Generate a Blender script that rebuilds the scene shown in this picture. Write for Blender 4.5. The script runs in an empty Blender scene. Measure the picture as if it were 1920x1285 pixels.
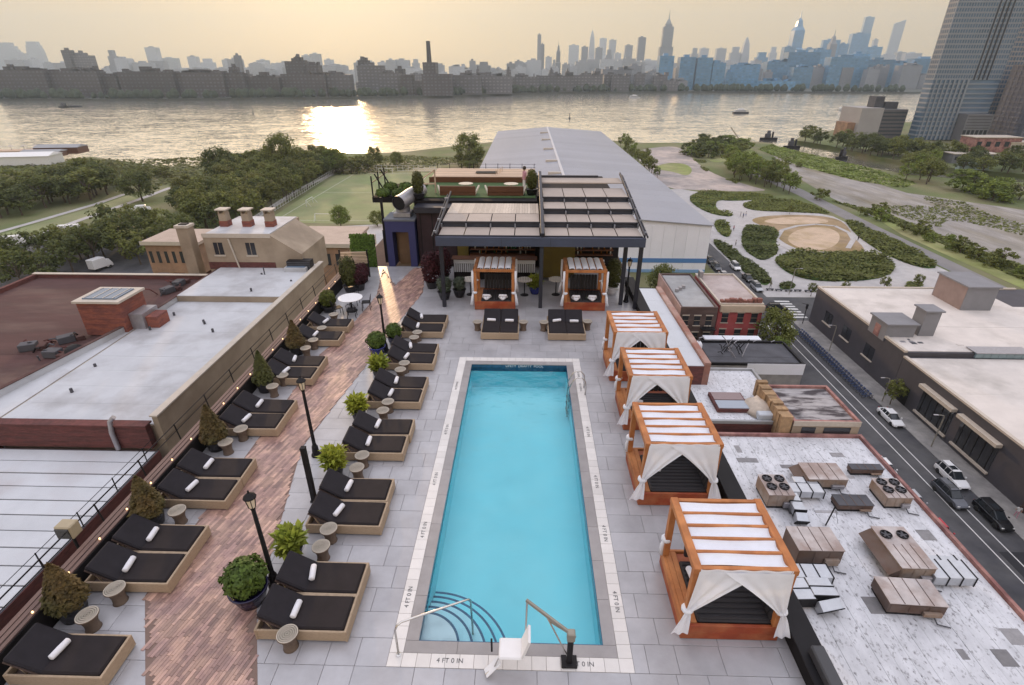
import bpy, bmesh, math, random
from math import sin, cos, pi, radians, atan, sqrt
from mathutils import Vector, Matrix, Euler, noise

# ------------------------------------------------------------------ camera, world, sun, exposure
SC = bpy.context.scene
COL = SC.collection
EYE = 11.5                                   # metres above the pool deck
cam_data = bpy.data.cameras.new("camera")
cam_data.sensor_width = 36.0
cam_data.lens = 18.75
cam_data.clip_start = 0.1
cam_data.clip_end = 30000
cam = bpy.data.objects.new("camera", cam_data)
COL.objects.link(cam)
cam.location = (0, 0, EYE)
cam.rotation_euler = (radians(90 - 27.0), 0, radians(1.53))
SC.camera = cam

SUN_EL, SUN_AZ = 9.0, -18.0                  # low hazy sun over the river, azimuth from +Y towards +X
sun_vec = Vector((sin(radians(SUN_AZ)) * cos(radians(SUN_EL)), cos(radians(SUN_AZ)) * cos(radians(SUN_EL)), sin(radians(SUN_EL))))
world = bpy.data.worlds.new("World")
SC.world = world
world.use_nodes = True
wn, wl = world.node_tree.nodes, world.node_tree.links
wn.clear()
w_out = wn.new("ShaderNodeOutputWorld")
w_bg = wn.new("ShaderNodeBackground")
w_sky = wn.new("ShaderNodeTexSky")
w_sky.sky_type = "NISHITA"
w_sky.sun_disc = False
w_sky.sun_elevation = radians(SUN_EL)
w_sky.sun_rotation = radians(SUN_AZ)
w_sky.altitude = 30
w_sky.air_density = 1.0
w_sky.dust_density = 3.0
w_sky.ozone_density = 1.5
w_geo = wn.new("ShaderNodeNewGeometry")        # elevation of the view direction
w_sep = wn.new("ShaderNodeSeparateXYZ")
wl.new(w_geo.outputs["Incoming"], w_sep.inputs[0])
w_el = wn.new("ShaderNodeMapRange")
w_el.interpolation_type = "SMOOTHSTEP"
w_el.inputs["From Min"].default_value, w_el.inputs["From Max"].default_value = -0.02, -0.75
wl.new(w_sep.outputs["Z"], w_el.inputs["Value"])
w_veil = wn.new("ShaderNodeMix")              # hazy veil: cream at the horizon, pale lavender-blue overhead
w_veil.data_type = "RGBA"
w_veil.inputs["A"].default_value = (8.1, 5.95, 3.2, 1)
w_veil.inputs["B"].default_value = (11.6, 11.5, 12.9, 1)
wl.new(w_el.outputs["Result"], w_veil.inputs["Factor"])
w_mix = wn.new("ShaderNodeMix")
w_mix.data_type = "RGBA"
w_mix.inputs["Factor"].default_value = 0.94
wl.new(w_sky.outputs["Color"], w_mix.inputs["A"])
wl.new(w_veil.outputs["Result"], w_mix.inputs["B"])
wl.new(w_mix.outputs["Result"], w_bg.inputs["Color"])
w_bg.inputs["Strength"].default_value = 0.12
wl.new(w_bg.outputs["Background"], w_out.inputs["Surface"])

sun_data = bpy.data.lights.new("sun", "SUN")
sun_data.energy = 2.0
sun_data.angle = radians(1.5)
sun_data.color = (1.0, 0.66, 0.36)
sun = bpy.data.objects.new("sun", sun_data)
COL.objects.link(sun)
sun.rotation_euler = sun_vec.to_track_quat("Z", "Y").to_euler()
sun.location = (-60, 180, 40)

SC.view_settings.view_transform = "Standard"
SC.view_settings.look = "None"
SC.view_settings.gamma = 1.0
SC.view_settings.use_curve_mapping = False
SC.view_settings.exposure = 0.0
SC.render.engine = "CYCLES"
cy = SC.cycles
cy.max_bounces = 6
cy.diffuse_bounces = 3
cy.glossy_bounces = 3
cy.transmission_bounces = 4
cy.transparent_max_bounces = 8
cy.volume_bounces = 0
cy.caustics_reflective = False
cy.caustics_refractive = False
cy.use_denoising = True
cy.sample_clamp_indirect = 4.0

R = random.Random(7)
STREET = -36.5                                # height of the street and park, deck at 0
RIVER = -39.5

# ------------------------------------------------------------------ helpers
class MB:
    """collects boxes, tubes, prisms and sheets, then links them as one mesh object"""
    def __init__(s):
        s.v, s.f = [], []
    def add(s, vs, fs):
        n = len(s.v)
        s.v.extend(vs)
        s.f.extend([tuple(i + n for i in f) for f in fs])
        return s
    def box(s, x0, x1, y0, y1, z0, z1, b=0.0, m=None):
        if b <= 0:
            vs = [(x, y, z) for z in (z0, z1) for y in (y0, y1) for x in (x0, x1)]
            fs = [(0, 2, 3, 1), (4, 5, 7, 6), (0, 1, 5, 4), (1, 3, 7, 5), (3, 2, 6, 7), (2, 0, 4, 6)]
        else:
            b = min(b, (x1 - x0) * .45, (y1 - y0) * .45, (z1 - z0) * .45)
            vs, fs, ix = [], [], {}
            X, Y, Z = (x0, x1), (y0, y1), (z0, z1)
            sg = (1, -1)
            for i in (0, 1):
                for j in (0, 1):
                    for k in (0, 1):
                        for a in range(3):
                            p = [X[i] + b * sg[i], Y[j] + b * sg[j], Z[k] + b * sg[k]]
                            p[a] = (X[i], Y[j], Z[k])[a]
                            ix[i, j, k, a] = len(vs)
                            vs.append(tuple(p))
            g = lambda i, j, k, a: ix[i, j, k, a]
            for i in (0, 1):
                fs.append([g(i, 0, 0, 0), g(i, 0, 1, 0), g(i, 1, 1, 0), g(i, 1, 0, 0)][::(1 if i == 0 else -1)])
                fs.append([g(0, i, 0, 1), g(1, i, 0, 1), g(1, i, 1, 1), g(0, i, 1, 1)][::(1 if i == 0 else -1)])
                fs.append([g(0, 0, i, 2), g(0, 1, i, 2), g(1, 1, i, 2), g(1, 0, i, 2)][::(1 if i == 0 else -1)])
            for i in (0, 1):
                for j in (0, 1):
                    fs.append([g(i, j, 0, 0), g(i, j, 1, 0), g(i, j, 1, 1), g(i, j, 0, 1)])
                    fs.append([g(i, 0, j, 0), g(i, 1, j, 0), g(i, 1, j, 2), g(i, 0, j, 2)])
                    fs.append([g(0, i, j, 1), g(1, i, j, 1), g(1, i, j, 2), g(0, i, j, 2)])
            for i in (0, 1):
                for j in (0, 1):
                    for k in (0, 1):
                        fs.append([g(i, j, k, 0), g(i, j, k, 1), g(i, j, k, 2)])
        if m is not None:
            vs = [tuple(m @ Vector(p)) for p in vs]
        return s.add(vs, fs)
    def bar(s, p0, p1, w, h, b=0.0, up=(0, 0, 1)):
        """a rectangular bar from p0 to p1, w across, h along up"""
        p0, p1 = Vector(p0), Vector(p1)
        d = (p1 - p0)
        L = d.length
        d.normalize()
        u = Vector(up)
        sd = d.cross(u)
        if sd.length < 1e-4:
            sd = d.cross(Vector((1, 0, 0)))
        sd.normalize()
        u = sd.cross(d)
        m = Matrix((( d.x, sd.x, u.x, p0.x), (d.y, sd.y, u.y, p0.y), (d.z, sd.z, u.z, p0.z), (0, 0, 0, 1)))
        return s.box(0, L, -w / 2, w / 2, -h / 2, h / 2, b, m)
    def tube(s, pts, r, n=8, cap=True, r1=None):
        pts = [Vector(p) for p in pts]
        k = len(pts)
        rings, prev = [], None
        for i, p in enumerate(pts):
            d = (pts[min(i + 1, k - 1)] - pts[max(i - 1, 0)]).normalized()
            a = prev if prev is not None else (Vector((1, 0, 0)) if abs(d.x) < .9 else Vector((0, 1, 0)))
            a = (a - d * a.dot(d)).normalized()
            prev = a
            c = d.cross(a)
            rr = r if r1 is None else r + (r1 - r) * i / max(1, k - 1)
            rings.append([tuple(p + (a * cos(2 * pi * j / n) + c * sin(2 * pi * j / n)) * rr) for j in range(n)])
        vs = [q for g in rings for q in g]
        fs = [(i * n + j, i * n + (j + 1) % n, (i + 1) * n + (j + 1) % n, (i + 1) * n + j) for i in range(k - 1) for j in range(n)]
        if cap:
            fs += [tuple(range(n))[::-1], tuple((k - 1) * n + j for j in range(n))]
        return s.add(vs, fs)
    def lathe(s, prof, n=16, c=(0, 0, 0), a0=0.0, a1=2 * pi):
        full = abs(a1 - a0 - 2 * pi) < 1e-6
        m = n if full else n + 1
        vs = [(c[0] + r * cos(a0 + (a1 - a0) * j / n), c[1] + r * sin(a0 + (a1 - a0) * j / n), c[2] + z) for r, z in prof for j in range(m)]
        fs = []
        for i in range(len(prof) - 1):
            for j in range(n):
                j2 = (j + 1) % m
                fs.append((i * m + j, i * m + j2, (i + 1) * m + j2, (i + 1) * m + j))
        if prof[0][0] > 1e-6 and full:
            fs.append(tuple(range(m))[::-1])
        if prof[-1][0] > 1e-6 and full:
            fs.append(tuple((len(prof) - 1) * m + j for j in range(m)))
        return s.add(vs, fs)
    def prism(s, poly, z0, z1):
        n = len(poly)
        ar = sum(poly[i][0] * poly[(i + 1) % n][1] - poly[(i + 1) % n][0] * poly[i][1] for i in range(n))
        if ar < 0:
            poly = poly[::-1]
        vs = [(x, y, z0) for x, y in poly] + [(x, y, z1) for x, y in poly]
        fs = [tuple(range(n))[::-1], tuple(range(n, 2 * n))] + [(i, (i + 1) % n, n + (i + 1) % n, n + i) for i in range(n)]
        return s.add(vs, fs)
    def sheet(s, poly, z):
        n = len(poly)
        ar = sum(poly[i][0] * poly[(i + 1) % n][1] - poly[(i + 1) % n][0] * poly[i][1] for i in range(n))
        if ar < 0:
            poly = poly[::-1]
        return s.add([(x, y, z) for x, y in poly], [tuple(range(n))])
    def quad(s, a, b, c, d):
        return s.add([tuple(a), tuple(b), tuple(c), tuple(d)], [(0, 1, 2, 3)])
    def mesh(s, name, mat=None, smooth=False):
        me = bpy.data.meshes.new(name)
        me.from_pydata(s.v, [], s.f)
        me.update()
        if smooth:
            me.polygons.foreach_set("use_smooth", [True] * len(me.polygons))
        if mat:
            me.materials.append(mat)
        return me
    def build(s, name, mat=None, parent=None, smooth=False, loc=None, rz=0.0):
        return link(name, s.mesh(name, mat, smooth), parent, loc, rz)

def link(name, me, parent=None, loc=None, rz=0.0):
    o = bpy.data.objects.new(name, me)
    COL.objects.link(o)
    if parent is not None:
        o.parent = parent
    if loc is not None:
        o.location = loc
    if rz:
        o.rotation_euler.z = rz
    return o
def tag(o, label=None, cat=None, group=None, kind=None):
    if label: o["label"] = label
    if cat: o["category"] = cat
    if group: o["group"] = group
    if kind: o["kind"] = kind
    return o
def thing(name, label, cat, loc=(0, 0, 0), rz=0.0, group=None):
    o = link(name, None, None, loc, rz)
    o.empty_display_size = 0.3
    return tag(o, label, cat, group)
def setting(mb, name, mat, kind="structure", smooth=False, parent=None):
    o = mb.build(name, mat, parent, smooth)
    o["kind"] = kind
    return o
KIDS = {}
def copy_tree(o, loc=None, rz=None, label=None, group=None, parent=None, scale=None):
    """a copy of a thing with copies of its parts and their parts; meshes are shared"""
    c = o.copy()
    COL.objects.link(c)
    if parent is not None:
        c.parent = parent
    if loc is not None:
        c.location = loc
    if rz is not None:
        c.rotation_euler.z = rz
    if scale is not None:
        c.scale = (scale,) * 3 if isinstance(scale, (int, float)) else scale
    if label:
        c["label"] = label
    if group:
        c["group"] = group
    if o.name not in KIDS:
        KIDS[o.name] = list(o.children)
    for ch in KIDS[o.name]:
        copy_tree(ch, parent=c)
    return c

# ------------------------------------------------------------------ materials
MATS = {}
def mat(name, col, rough=0.6, metal=0.0, var=0.0, scale=3.0, col2=None, mixscale=None, mixpow=(0.4, 0.6), bump=0.0, bscale=30.0,
        stretch=(1, 1, 1), objvar=0.0, island=0.0, spec=0.5, obj=False, emit=0.0, sheen=0.0, transl=0.0, alpha=1.0, detail=4.0):
    """one procedural surface: base colour with fine variation, an optional second colour in patches, relief"""
    if name in MATS:
        return MATS[name]
    m = bpy.data.materials.new(name)
    m.use_nodes = True
    nt = m.node_tree
    N, L = nt.nodes, nt.links
    bs = N["Principled BSDF"]
    bs.inputs["Base Color"].default_value = (*col, 1)
    bs.inputs["Roughness"].default_value = rough
    bs.inputs["Metallic"].default_value = metal
    bs.inputs["Specular IOR Level"].default_value = spec
    if sheen: bs.inputs["Sheen Weight"].default_value = sheen
    if alpha < 1: bs.inputs["Alpha"].default_value = alpha
    if emit:
        bs.inputs["Emission Color"].default_value = (*col, 1)
        bs.inputs["Emission Strength"].default_value = emit
    need = var or col2 or bump
    vec = None
    if need:
        mp = N.new("ShaderNodeMapping")
        mp.inputs["Scale"].default_value = stretch
        if obj:
            tc = N.new("ShaderNodeTexCoord")
            L.new(tc.outputs["Object"], mp.inputs["Vector"])
        else:
            ge = N.new("ShaderNodeNewGeometry")
            L.new(ge.outputs["Position"], mp.inputs["Vector"])
        vec = mp.outputs["Vector"]
    out = None
    def noise_tex(sc, dt=4.0):
        t = N.new("ShaderNodeTexNoise")
        t.inputs["Scale"].default_value = sc
        t.inputs["Detail"].default_value = dt
        t.inputs["Roughness"].default_value = 0.6
        L.new(vec, t.inputs["Vector"])
        return t
    if col2:
        t = noise_tex(mixscale or scale, 6.0)
        r = N.new("ShaderNodeMapRange")
        r.inputs["From Min"].default_value, r.inputs["From Max"].default_value = mixpow
        L.new(t.outputs["Fac"], r.inputs["Value"])
        mx = N.new("ShaderNodeMix")
        mx.data_type = "RGBA"
        mx.inputs["A"].default_value = (*col, 1)
        mx.inputs["B"].default_value = (*col2, 1)
        L.new(r.outputs["Result"], mx.inputs["Factor"])
        out = mx.outputs["Result"]
    val = None
    if var:
        t = noise_tex(scale, detail)
        r = N.new("ShaderNodeMapRange")
        r.inputs["From Min"].default_value, r.inputs["From Max"].default_value = 0.25, 0.75
        r.inputs["To Min"].default_value, r.inputs["To Max"].default_value = 1 - var, 1 + var
        L.new(t.outputs["Fac"], r.inputs["Value"])
        val = r.outputs["Result"]
    for amount, node, sock in ((objvar, "ShaderNodeObjectInfo", "Random"), (island, "ShaderNodeNewGeometry", "Random Per Island")):
        if amount:
            oi = N.new(node)
            r = N.new("ShaderNodeMapRange")
            r.inputs["To Min"].default_value, r.inputs["To Max"].default_value = 1 - amount, 1 + amount
            L.new(oi.outputs[sock], r.inputs["Value"])
            if val is None:
                val = r.outputs["Result"]
            else:
                mu = N.new("ShaderNodeMath")
                mu.operation = "MULTIPLY"
                L.new(val, mu.inputs[0])
                L.new(r.outputs["Result"], mu.inputs[1])
                val = mu.outputs["Value"]
    if val is not None:
        hs = N.new("ShaderNodeHueSaturation")
        if out is not None:
            L.new(out, hs.inputs["Color"])
        else:
            hs.inputs["Color"].default_value = (*col, 1)
        L.new(val, hs.inputs["Value"])
        out = hs.outputs["Color"]
    if out is not None:
        L.new(out, bs.inputs["Base Color"])
    if bump:
        t = noise_tex(bscale, 3.0)
        bp = N.new("ShaderNodeBump")
        bp.inputs["Strength"].default_value = bump
        bp.inputs["Distance"].default_value = 0.02
        L.new(t.outputs["Fac"], bp.inputs["Height"])
        L.new(bp.outputs["Normal"], bs.inputs["Normal"])
    if transl:
        tr = N.new("ShaderNodeBsdfTranslucent")
        tr.inputs["Color"].default_value = (*col, 1)
        if out is not None:
            L.new(out, tr.inputs["Color"])
        ms = N.new("ShaderNodeMixShader")
        ms.inputs["Fac"].default_value = transl
        L.new(bs.outputs["BSDF"], ms.inputs[1])
        L.new(tr.outputs["BSDF"], ms.inputs[2])
        L.new(ms.outputs["Shader"], N["Material Output"].inputs["Surface"])
    MATS[name] = m
    return m
def text_mesh(txt, size, name="lettering"):
    cu = bpy.data.curves.new(name, "FONT")
    cu.body = txt
    cu.size = size
    cu.align_x = "CENTER"
    cu.align_y = "CENTER"
    cu.extrude = 0.002
    o = bpy.data.objects.new(name, cu)
    COL.objects.link(o)
    dg = bpy.context.evaluated_depsgraph_get()
    me = bpy.data.meshes.new_from_object(o.evaluated_get(dg))
    bpy.data.objects.remove(o)
    bpy.data.curves.remove(cu)
    me.materials.clear()
    return me
ORD = ["first", "second", "third", "fourth", "fifth", "sixth", "seventh", "eighth", "ninth", "tenth", "eleventh", "twelfth"]

# ------------------------------------------------------------------ the setting: land, river, roads, park
m_earth = mat("dry_earth", (0.21, 0.195, 0.10), 0.95, var=0.35, scale=0.06, col2=(0.10, 0.125, 0.04), mixscale=0.03, mixpow=(0.38, 0.55))
m_asphalt = mat("asphalt", (0.055, 0.055, 0.062), 0.9, var=0.25, scale=0.4, col2=(0.085, 0.083, 0.085), mixscale=0.15)
m_concrete = mat("pale_concrete", (0.44, 0.42, 0.41), 0.9, var=0.12, scale=0.5, col2=(0.40, 0.38, 0.375), mixscale=0.12)
m_walk = mat("sidewalk_concrete", (0.30, 0.285, 0.27), 0.9, var=0.18, scale=0.8, col2=(0.22, 0.21, 0.205), mixscale=0.3)
m_gravel = mat("pinkish_gravel", (0.46, 0.385, 0.345), 0.95, var=0.22, scale=0.25, col2=(0.27, 0.245, 0.235), mixscale=0.05)
m_greygravel = mat("grey_gravel", (0.29, 0.27, 0.255), 0.95, var=0.3, scale=0.25, col2=(0.19, 0.165, 0.115), mixscale=0.09, mixpow=(0.45, 0.7), stretch=(1, .25, 1))
m_lawn = mat("park_lawn", (0.085, 0.16, 0.035), 0.9, var=0.4, scale=0.25, col2=(0.055, 0.105, 0.025), mixscale=0.09)
m_drygrass = mat("dry_meadow", (0.20, 0.25, 0.06), 0.95, var=0.35, scale=0.12, col2=(0.27, 0.26, 0.12), mixscale=0.035)
m_turf = mat("sports_turf", (0.20, 0.235, 0.095), 0.9, var=0.2, scale=0.08, col2=(0.235, 0.235, 0.115), mixscale=0.05)
m_sand = mat("oval_sand", (0.50, 0.38, 0.275), 0.95, var=0.15, scale=0.3, col2=(0.36, 0.27, 0.15), mixscale=0.12, mixpow=(0.5, 0.7))
m_paint = mat("road_paint", (0.62, 0.62, 0.60), 0.7, var=0.2, scale=2.0)

SHORE = [(-1500, 120), (-700, 230), (-420, 290), (-330, 330), (-279.1, 305.92), (-273.58, 343.83), (-206.9, 307.85), (-178.83, 312.42), (-161.21, 342.23), (-146.82, 356.79), (-129.56, 367.32), (-100.09, 363.01), (-80.82, 371.22),
         (-52.81, 403), (0, 452), (66.41, 438.92), (84.41, 425.73), (120.3, 426.69), (146.74, 448.23), (167.89, 438.14), (182.52, 428.35), (178.87, 406.18), (185.97, 351.51), (188.8, 324.19), (197.72, 292.55), (215.51, 279.2), (300, 250), (420, 120), (900, -500), (-1500, -500)]
def land(name, poly, top, bottom, material):
    """a land sheet with a bank down to the water at its edge"""
    mb = MB().prism(poly, bottom, top)
    return setting(mb, name, material)
land("ground", SHORE, STREET, RIVER - 0.6, m_earth)
NORTH = [(207.81, 448.55), (213.18, 438.64), (219.02, 416.95), (221.56, 386.59), (222.8, 357.92), (226.66, 339.03), (240.8, 313.37), (300, 268), (420, 140), (900, -480), (2600, -480), (2600, 1250), (1250, 1080), (640, 800), (430, 640), (313.76, 566.47), (226.86, 478.14)]
land("north_bank_ground", NORTH, STREET - 0.5, RIVER - 0.6, m_earth)
FAR = [(-6500, 1000), (-1500, 1060), (-992.65, 1074.4), (-691.64, 1082.44), (-416.21, 1163.49), (-159.44, 1254.36), (-37.01, 1384.61), (93.79, 1470.12), (427.85, 1533.01), (944.9, 1492.88), (1500, 1600), (6500, 2100), (6500, 6450), (-6500, 6450)]
m_farland = mat("far_shore_land", (0.07, 0.075, 0.06), 0.95, var=0.3, scale=0.01)
land("far_shore", FAR, RIVER + 4, RIVER - 0.6, m_farland)

# river: rippled water that mirrors the hazy sky and the low sun
def water_material(name, deep, scale, strength, rough):
    m = bpy.data.materials.new(name)
    m.use_nodes = True
    N, L = m.node_tree.nodes, m.node_tree.links
    bs = N["Principled BSDF"]
    bs.inputs["Base Color"].default_value = (*deep, 1)
    bs.inputs["Roughness"].default_value = rough
    bs.inputs["IOR"].default_value = 1.333
    bs.inputs["Metallic"].default_value = 0.92
    ge = N.new("ShaderNodeNewGeometry")
    acc = None
    for sc, amp, sx in scale:                     # wave slopes of three sizes, added up
        mp = N.new("ShaderNodeMapping")
        mp.inputs["Scale"].default_value = (sx, 1, 1)
        mp.inputs["Rotation"].default_value = (0, 0, 0.15)
        L.new(ge.outputs["Position"], mp.inputs["Vector"])
        t = N.new("ShaderNodeTexNoise")
        t.inputs["Scale"].default_value = sc
        t.inputs["Detail"].default_value = 3
        L.new(mp.outputs["Vector"], t.inputs["Vector"])
        v = N.new("ShaderNodeVectorMath")
        v.operation = "MULTIPLY_ADD"
        v.inputs[1].default_value = (amp * strength * 4, amp * strength * 1.2, 0)
        v.inputs[2].default_value = (-amp * strength * 2.0, -amp * strength * .6, 0)
        L.new(t.outputs["Color"], v.inputs[0])
        if acc is None:
            acc = v.outputs[0]
        else:
            a = N.new("ShaderNodeVectorMath")
            L.new(acc, a.inputs[0])
            L.new(v.outputs[0], a.inputs[1])
            acc = a.outputs[0]
    a = N.new("ShaderNodeVectorMath")
    a.inputs[1].default_value = (0, 0, 1)
    L.new(acc, a.inputs[0])
    nz = N.new("ShaderNodeVectorMath")
    nz.operation = "NORMALIZE"
    L.new(a.outputs[0], nz.inputs[0])
    L.new(nz.outputs[0], bs.inputs["Normal"])
    return m
m_river = water_material("river_water", (0.97, 0.92, 0.82), ((0.02, 0.03, 0.35), (0.09, 0.07, 0.4), (0.35, 0.12, 0.5), (1.3, 0.12, 0.6)), 1.1, 0.14)
setting(MB().sheet([(-6600, -520), (6600, -520), (6600, 6480), (-6600, 6480)], RIVER), "river", m_river)

def patch(name, poly, material, lift=0.02, kind="structure", z=STREET):
    return setting(MB().sheet(poly, z + lift), name, material, kind)
# street in front of the dark warehouse, its pavements, the crossing
patch("street", [(43.6, -60), (57.4, -60), (57.4, 330), (50.5, 330), (50.5, 135), (43.6, 125)], m_asphalt, 0.03)
patch("side_street", [(-60, 119), (-60, 126), (43.6, 124.9), (43.59, 107), (30, 106)], m_asphalt, 0.026)
patch("cross_street", [(57.41, 106), (57.41, 119.5), (140, 119.5), (140, 106)], m_asphalt, 0.03)
setting(MB().box(57.4, 60.9, -60, 105.9, STREET, STREET + 0.13), "pavement", m_walk)
setting(MB().box(39.5, 43.6, -60, 103.5, STREET, STREET + 0.13), "pavement", m_walk)
mb = MB()
for x in (52.7, 54.5):
    mb.box(x - 0.07, x + 0.07, -40, 101, STREET + 0.034, STREET + 0.04)
for k in range(6):
    mb.box(49.6 + k * 1.25, 50.2 + k * 1.25, 101.6, 104.8, STREET + 0.034, STREET + 0.04)
for k in range(7):
    mb.box(58.2, 61.6, 107.6 + k * 1.5, 108.3 + k * 1.5, STREET + 0.034, STREET + 0.04)
setting(mb, "road_marking", m_paint)
patch("patched_road_surface", [(53.3, 33), (57.2, 33), (57.2, 44), (53.3, 44)], mat("fresh_asphalt", (0.022, 0.022, 0.026), 0.85, var=0.15, scale=0.5), 0.033)

# park: pale paths with planted beds
patch("park_paving", [(57.42, 119.6), (113.4, 119.6), (113.4, 200), (98, 222), (70, 250), (57.42, 250)], m_concrete, 0.03)
def soften(poly, n=2):
    """rounds the corners of an outline"""
    for _ in range(n):
        out = []
        for a, b in zip(poly, poly[1:] + poly[:1]):
            out += [(a[0] * .75 + b[0] * .25, a[1] * .75 + b[1] * .25), (a[0] * .25 + b[0] * .75, a[1] * .25 + b[1] * .75)]
        poly = out
    return poly
BEDS = [[(58.17, 164.33), (61.15, 168.56), (62.54, 157.74), (63.53, 143.38), (64.09, 135.57), (62.64, 129.55), (59.42, 126.45), (58.55, 133.78), (57.97, 146.49)],
        [(77.58, 188.33), (83.64, 184.89), (84.54, 177.39), (77.91, 165.44), (75.19, 154.9), (67.14, 146.26), (65.77, 150.58), (65.66, 158.91), (70.81, 174.42)],
        [(70.76, 149.73), (78.03, 154.98), (81.9, 156.65), (89.88, 153.75), (99.72, 157.66), (103.85, 152.6), (102.73, 144.43), (96.79, 136.44), (88.12, 131.39), (78.16, 130.35), (72.09, 131.74), (69.21, 137.81)],
        [(114.91, 195.37), (116.31, 191.59), (117.29, 175.67), (117.3, 158.13), (113.93, 143.37), (108.93, 140.59), (105.65, 146.82), (105.45, 159.43), (108.7, 177.38)],
        [(66.59, 224.16), (73.55, 241.59), (85.24, 245.41), (106.01, 241.31), (105.42, 231.39), (86.37, 224.69), (78.53, 227.54), (73.34, 207.45), (77.69, 204.12), (75.84, 197.48), (68.71, 202.19)],
        [(67.34, 192.56), (71.51, 189.65), (68.1, 175.64), (64.25, 169.25), (64.05, 179.51)],
        [(87.85, 222.73), (101.2, 229.18), (113.2, 226.42), (114.29, 208.54), (114.75, 203.42), (100.22, 206.43), (84.92, 208.63)],
        [(63.3, 126.93), (66.09, 130.41), (68.54, 128.94), (66.22, 125.18), (62.74, 124.01)],
        [(93.06, 124.82), (96.96, 130.47), (101.28, 130.97), (98.3, 126.76)]]
BEDS = [soften(b) for b in BEDS]
for b in BEDS:
    patch("planting_bed", b, m_lawn, 0.05)
patch("dry_grass", soften([(80.36, 194.45), (90.07, 201.11), (106.35, 202.37), (113.4, 196.9), (111.3, 185.63), (105.93, 172.21), (102.12, 157.73), (97.99, 154.48), (91.45, 155.34), (82.15, 157.19), (80.33, 167.27), (83.29, 177.36), (81.79, 184.84)]),
      mat("straw_grass", (0.24, 0.17, 0.075), 0.95, var=0.3, scale=0.2, col2=(0.33, 0.24, 0.15), mixscale=0.08), 0.045)
patch("sand_oval", soften([(83.39, 169.76), (90.4, 179.54), (98.06, 184.56), (103.59, 184.01), (104.11, 176.61), (97.08, 164.22), (89.34, 157.38), (84.24, 158.32), (82.33, 162.68)]), m_sand, 0.06)
patch("upper_sand", soften([(84.01, 193), (97.3, 199.66), (107.96, 197.54), (108.35, 190.63), (96.01, 188.09), (86.66, 187.84)]), m_sand, 0.06)
mb = MB()
ring = [(81, 170.92), (86.38, 180.11), (94.1, 185.88), (101.62, 188.24), (107.05, 186.22), (107.29, 177.34), (104.27, 169.1), (97.68, 159.76)]
for a, b in zip(ring, ring[1:]):
    mb.bar((a[0], a[1], STREET + .05), (b[0], b[1], STREET + .05), 1.4, 0.1)
ring = [(79.99, 167.26), (78.89, 161.47), (79.59, 157.12), (81.5, 154.04), (87.51, 155.23)]
for a, b in zip(ring, ring[1:]):
    mb.bar((a[0], a[1], STREET + .05), (b[0], b[1], STREET + .05), 1.2, 0.14)
setting(mb, "oval_path", m_concrete)
patch("park_road", [(113.6, 119.5), (119.4, 119.5), (121.5, 186), (125, 250), (122, 330), (116.5, 330), (117.5, 240), (115.4, 186)], mat("worn_road", (0.20, 0.19, 0.19), 0.9, var=0.15, scale=0.2), 0.035)
patch("gravel_lot", soften([(69.57, 380.55), (108.34, 413.48), (103.54, 363.48), (96, 293.08), (104.87, 257.03), (109.77, 244.88), (75.17, 247.53), (63.07, 252.11), (66.14, 304.19)]), m_gravel, 0.03)
patch("weedy_strip", soften([(67.37, 306), (82.05, 329.32), (91.94, 325.55), (90.88, 304.85), (81.83, 281.62), (78.14, 297.6)]), m_drygrass, 0.05)
patch("rubble_field", [(159.1, 364.97), (165.09, 342.07), (167.6, 244.1), (192.82, 211.52), (130.75, 135.31), (126.83, 178.52), (129.07, 232.02), (137.32, 286.19), (144.66, 331)], m_greygravel, 0.025)
patch("green_meadow", [(158.15, 391.14), (177.29, 415.32), (183.99, 351.46), (189.84, 307.5), (186.07, 265.77), (171.98, 255.02), (160.88, 274.84), (154.07, 317.5)], m_drygrass, 0.05)
patch("green_meadow", [(130.13, 209.84), (136.8, 207.41), (135.71, 176.16), (137.84, 144.01), (122.86, 125.61), (122.96, 157.22), (123.43, 175.83)], m_drygrass, 0.045)
patch("shore_meadow", [(106.92, 376.24), (124.29, 426.8), (164.17, 427.86), (151.2, 377.42), (132.85, 341.2), (110.22, 330.07)], m_drygrass, 0.04)

# sports field to the west with white lines
patch("soccer_field", [(-93, 186), (-46, 184), (-46, 291), (-99, 293)], m_turf, 0.03)
mb = MB()
for x in (-90, -51):
    mb.box(x - .08, x + .08, 189, 288, STREET + .034, STREET + .04)
for y in (189, 238, 288):
    mb.box(-90.08, -50.92, y - .08, y + .08, STREET + .042, STREET + .046)
setting(mb, "pitch_line", m_paint)
patch("park_lawn", [(-172.99, 167.91), (-170.39, 208.14), (-172.67, 230.47), (-162, 222.14), (-160.29, 194.41), (-161.38, 155.05)], m_turf, 0.03)
mb = MB()
for line in ([(-176.55, 164.04), (-175.06, 183.06), (-173.81, 212.8), (-175.34, 232.65)], [(-160.11, 146.55), (-160.01, 169.55), (-161.09, 192.76), (-162, 222.14), (-164.08, 247.29)], [(-98.01, 180.03), (-103.64, 245.18), (-100.13, 296.25), (-87.62, 303.66)]):
    for a, b in zip(line, line[1:]):
        mb.bar((a[0], a[1], STREET + .04), (b[0], b[1], STREET + .04), 2.6, 0.06)
setting(mb, "footpath", m_concrete)
patch("sandy_shore", [(-101.22, 299.72), (-88.57, 318.73), (-67.05, 335.86), (-44.49, 336.46), (-24.09, 301.78), (-80.25, 286.73)], mat("shore_sand", (0.36, 0.30, 0.20), 0.95, var=0.2, scale=0.1, col2=(0.20, 0.19, 0.08), mixscale=0.06), 0.04)
patch("school_yard", [(-84.56, 176.9), (-48.13, 184.97), (-31.5, 116.33), (-55.47, 115.69)], m_concrete, 0.03)
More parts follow.
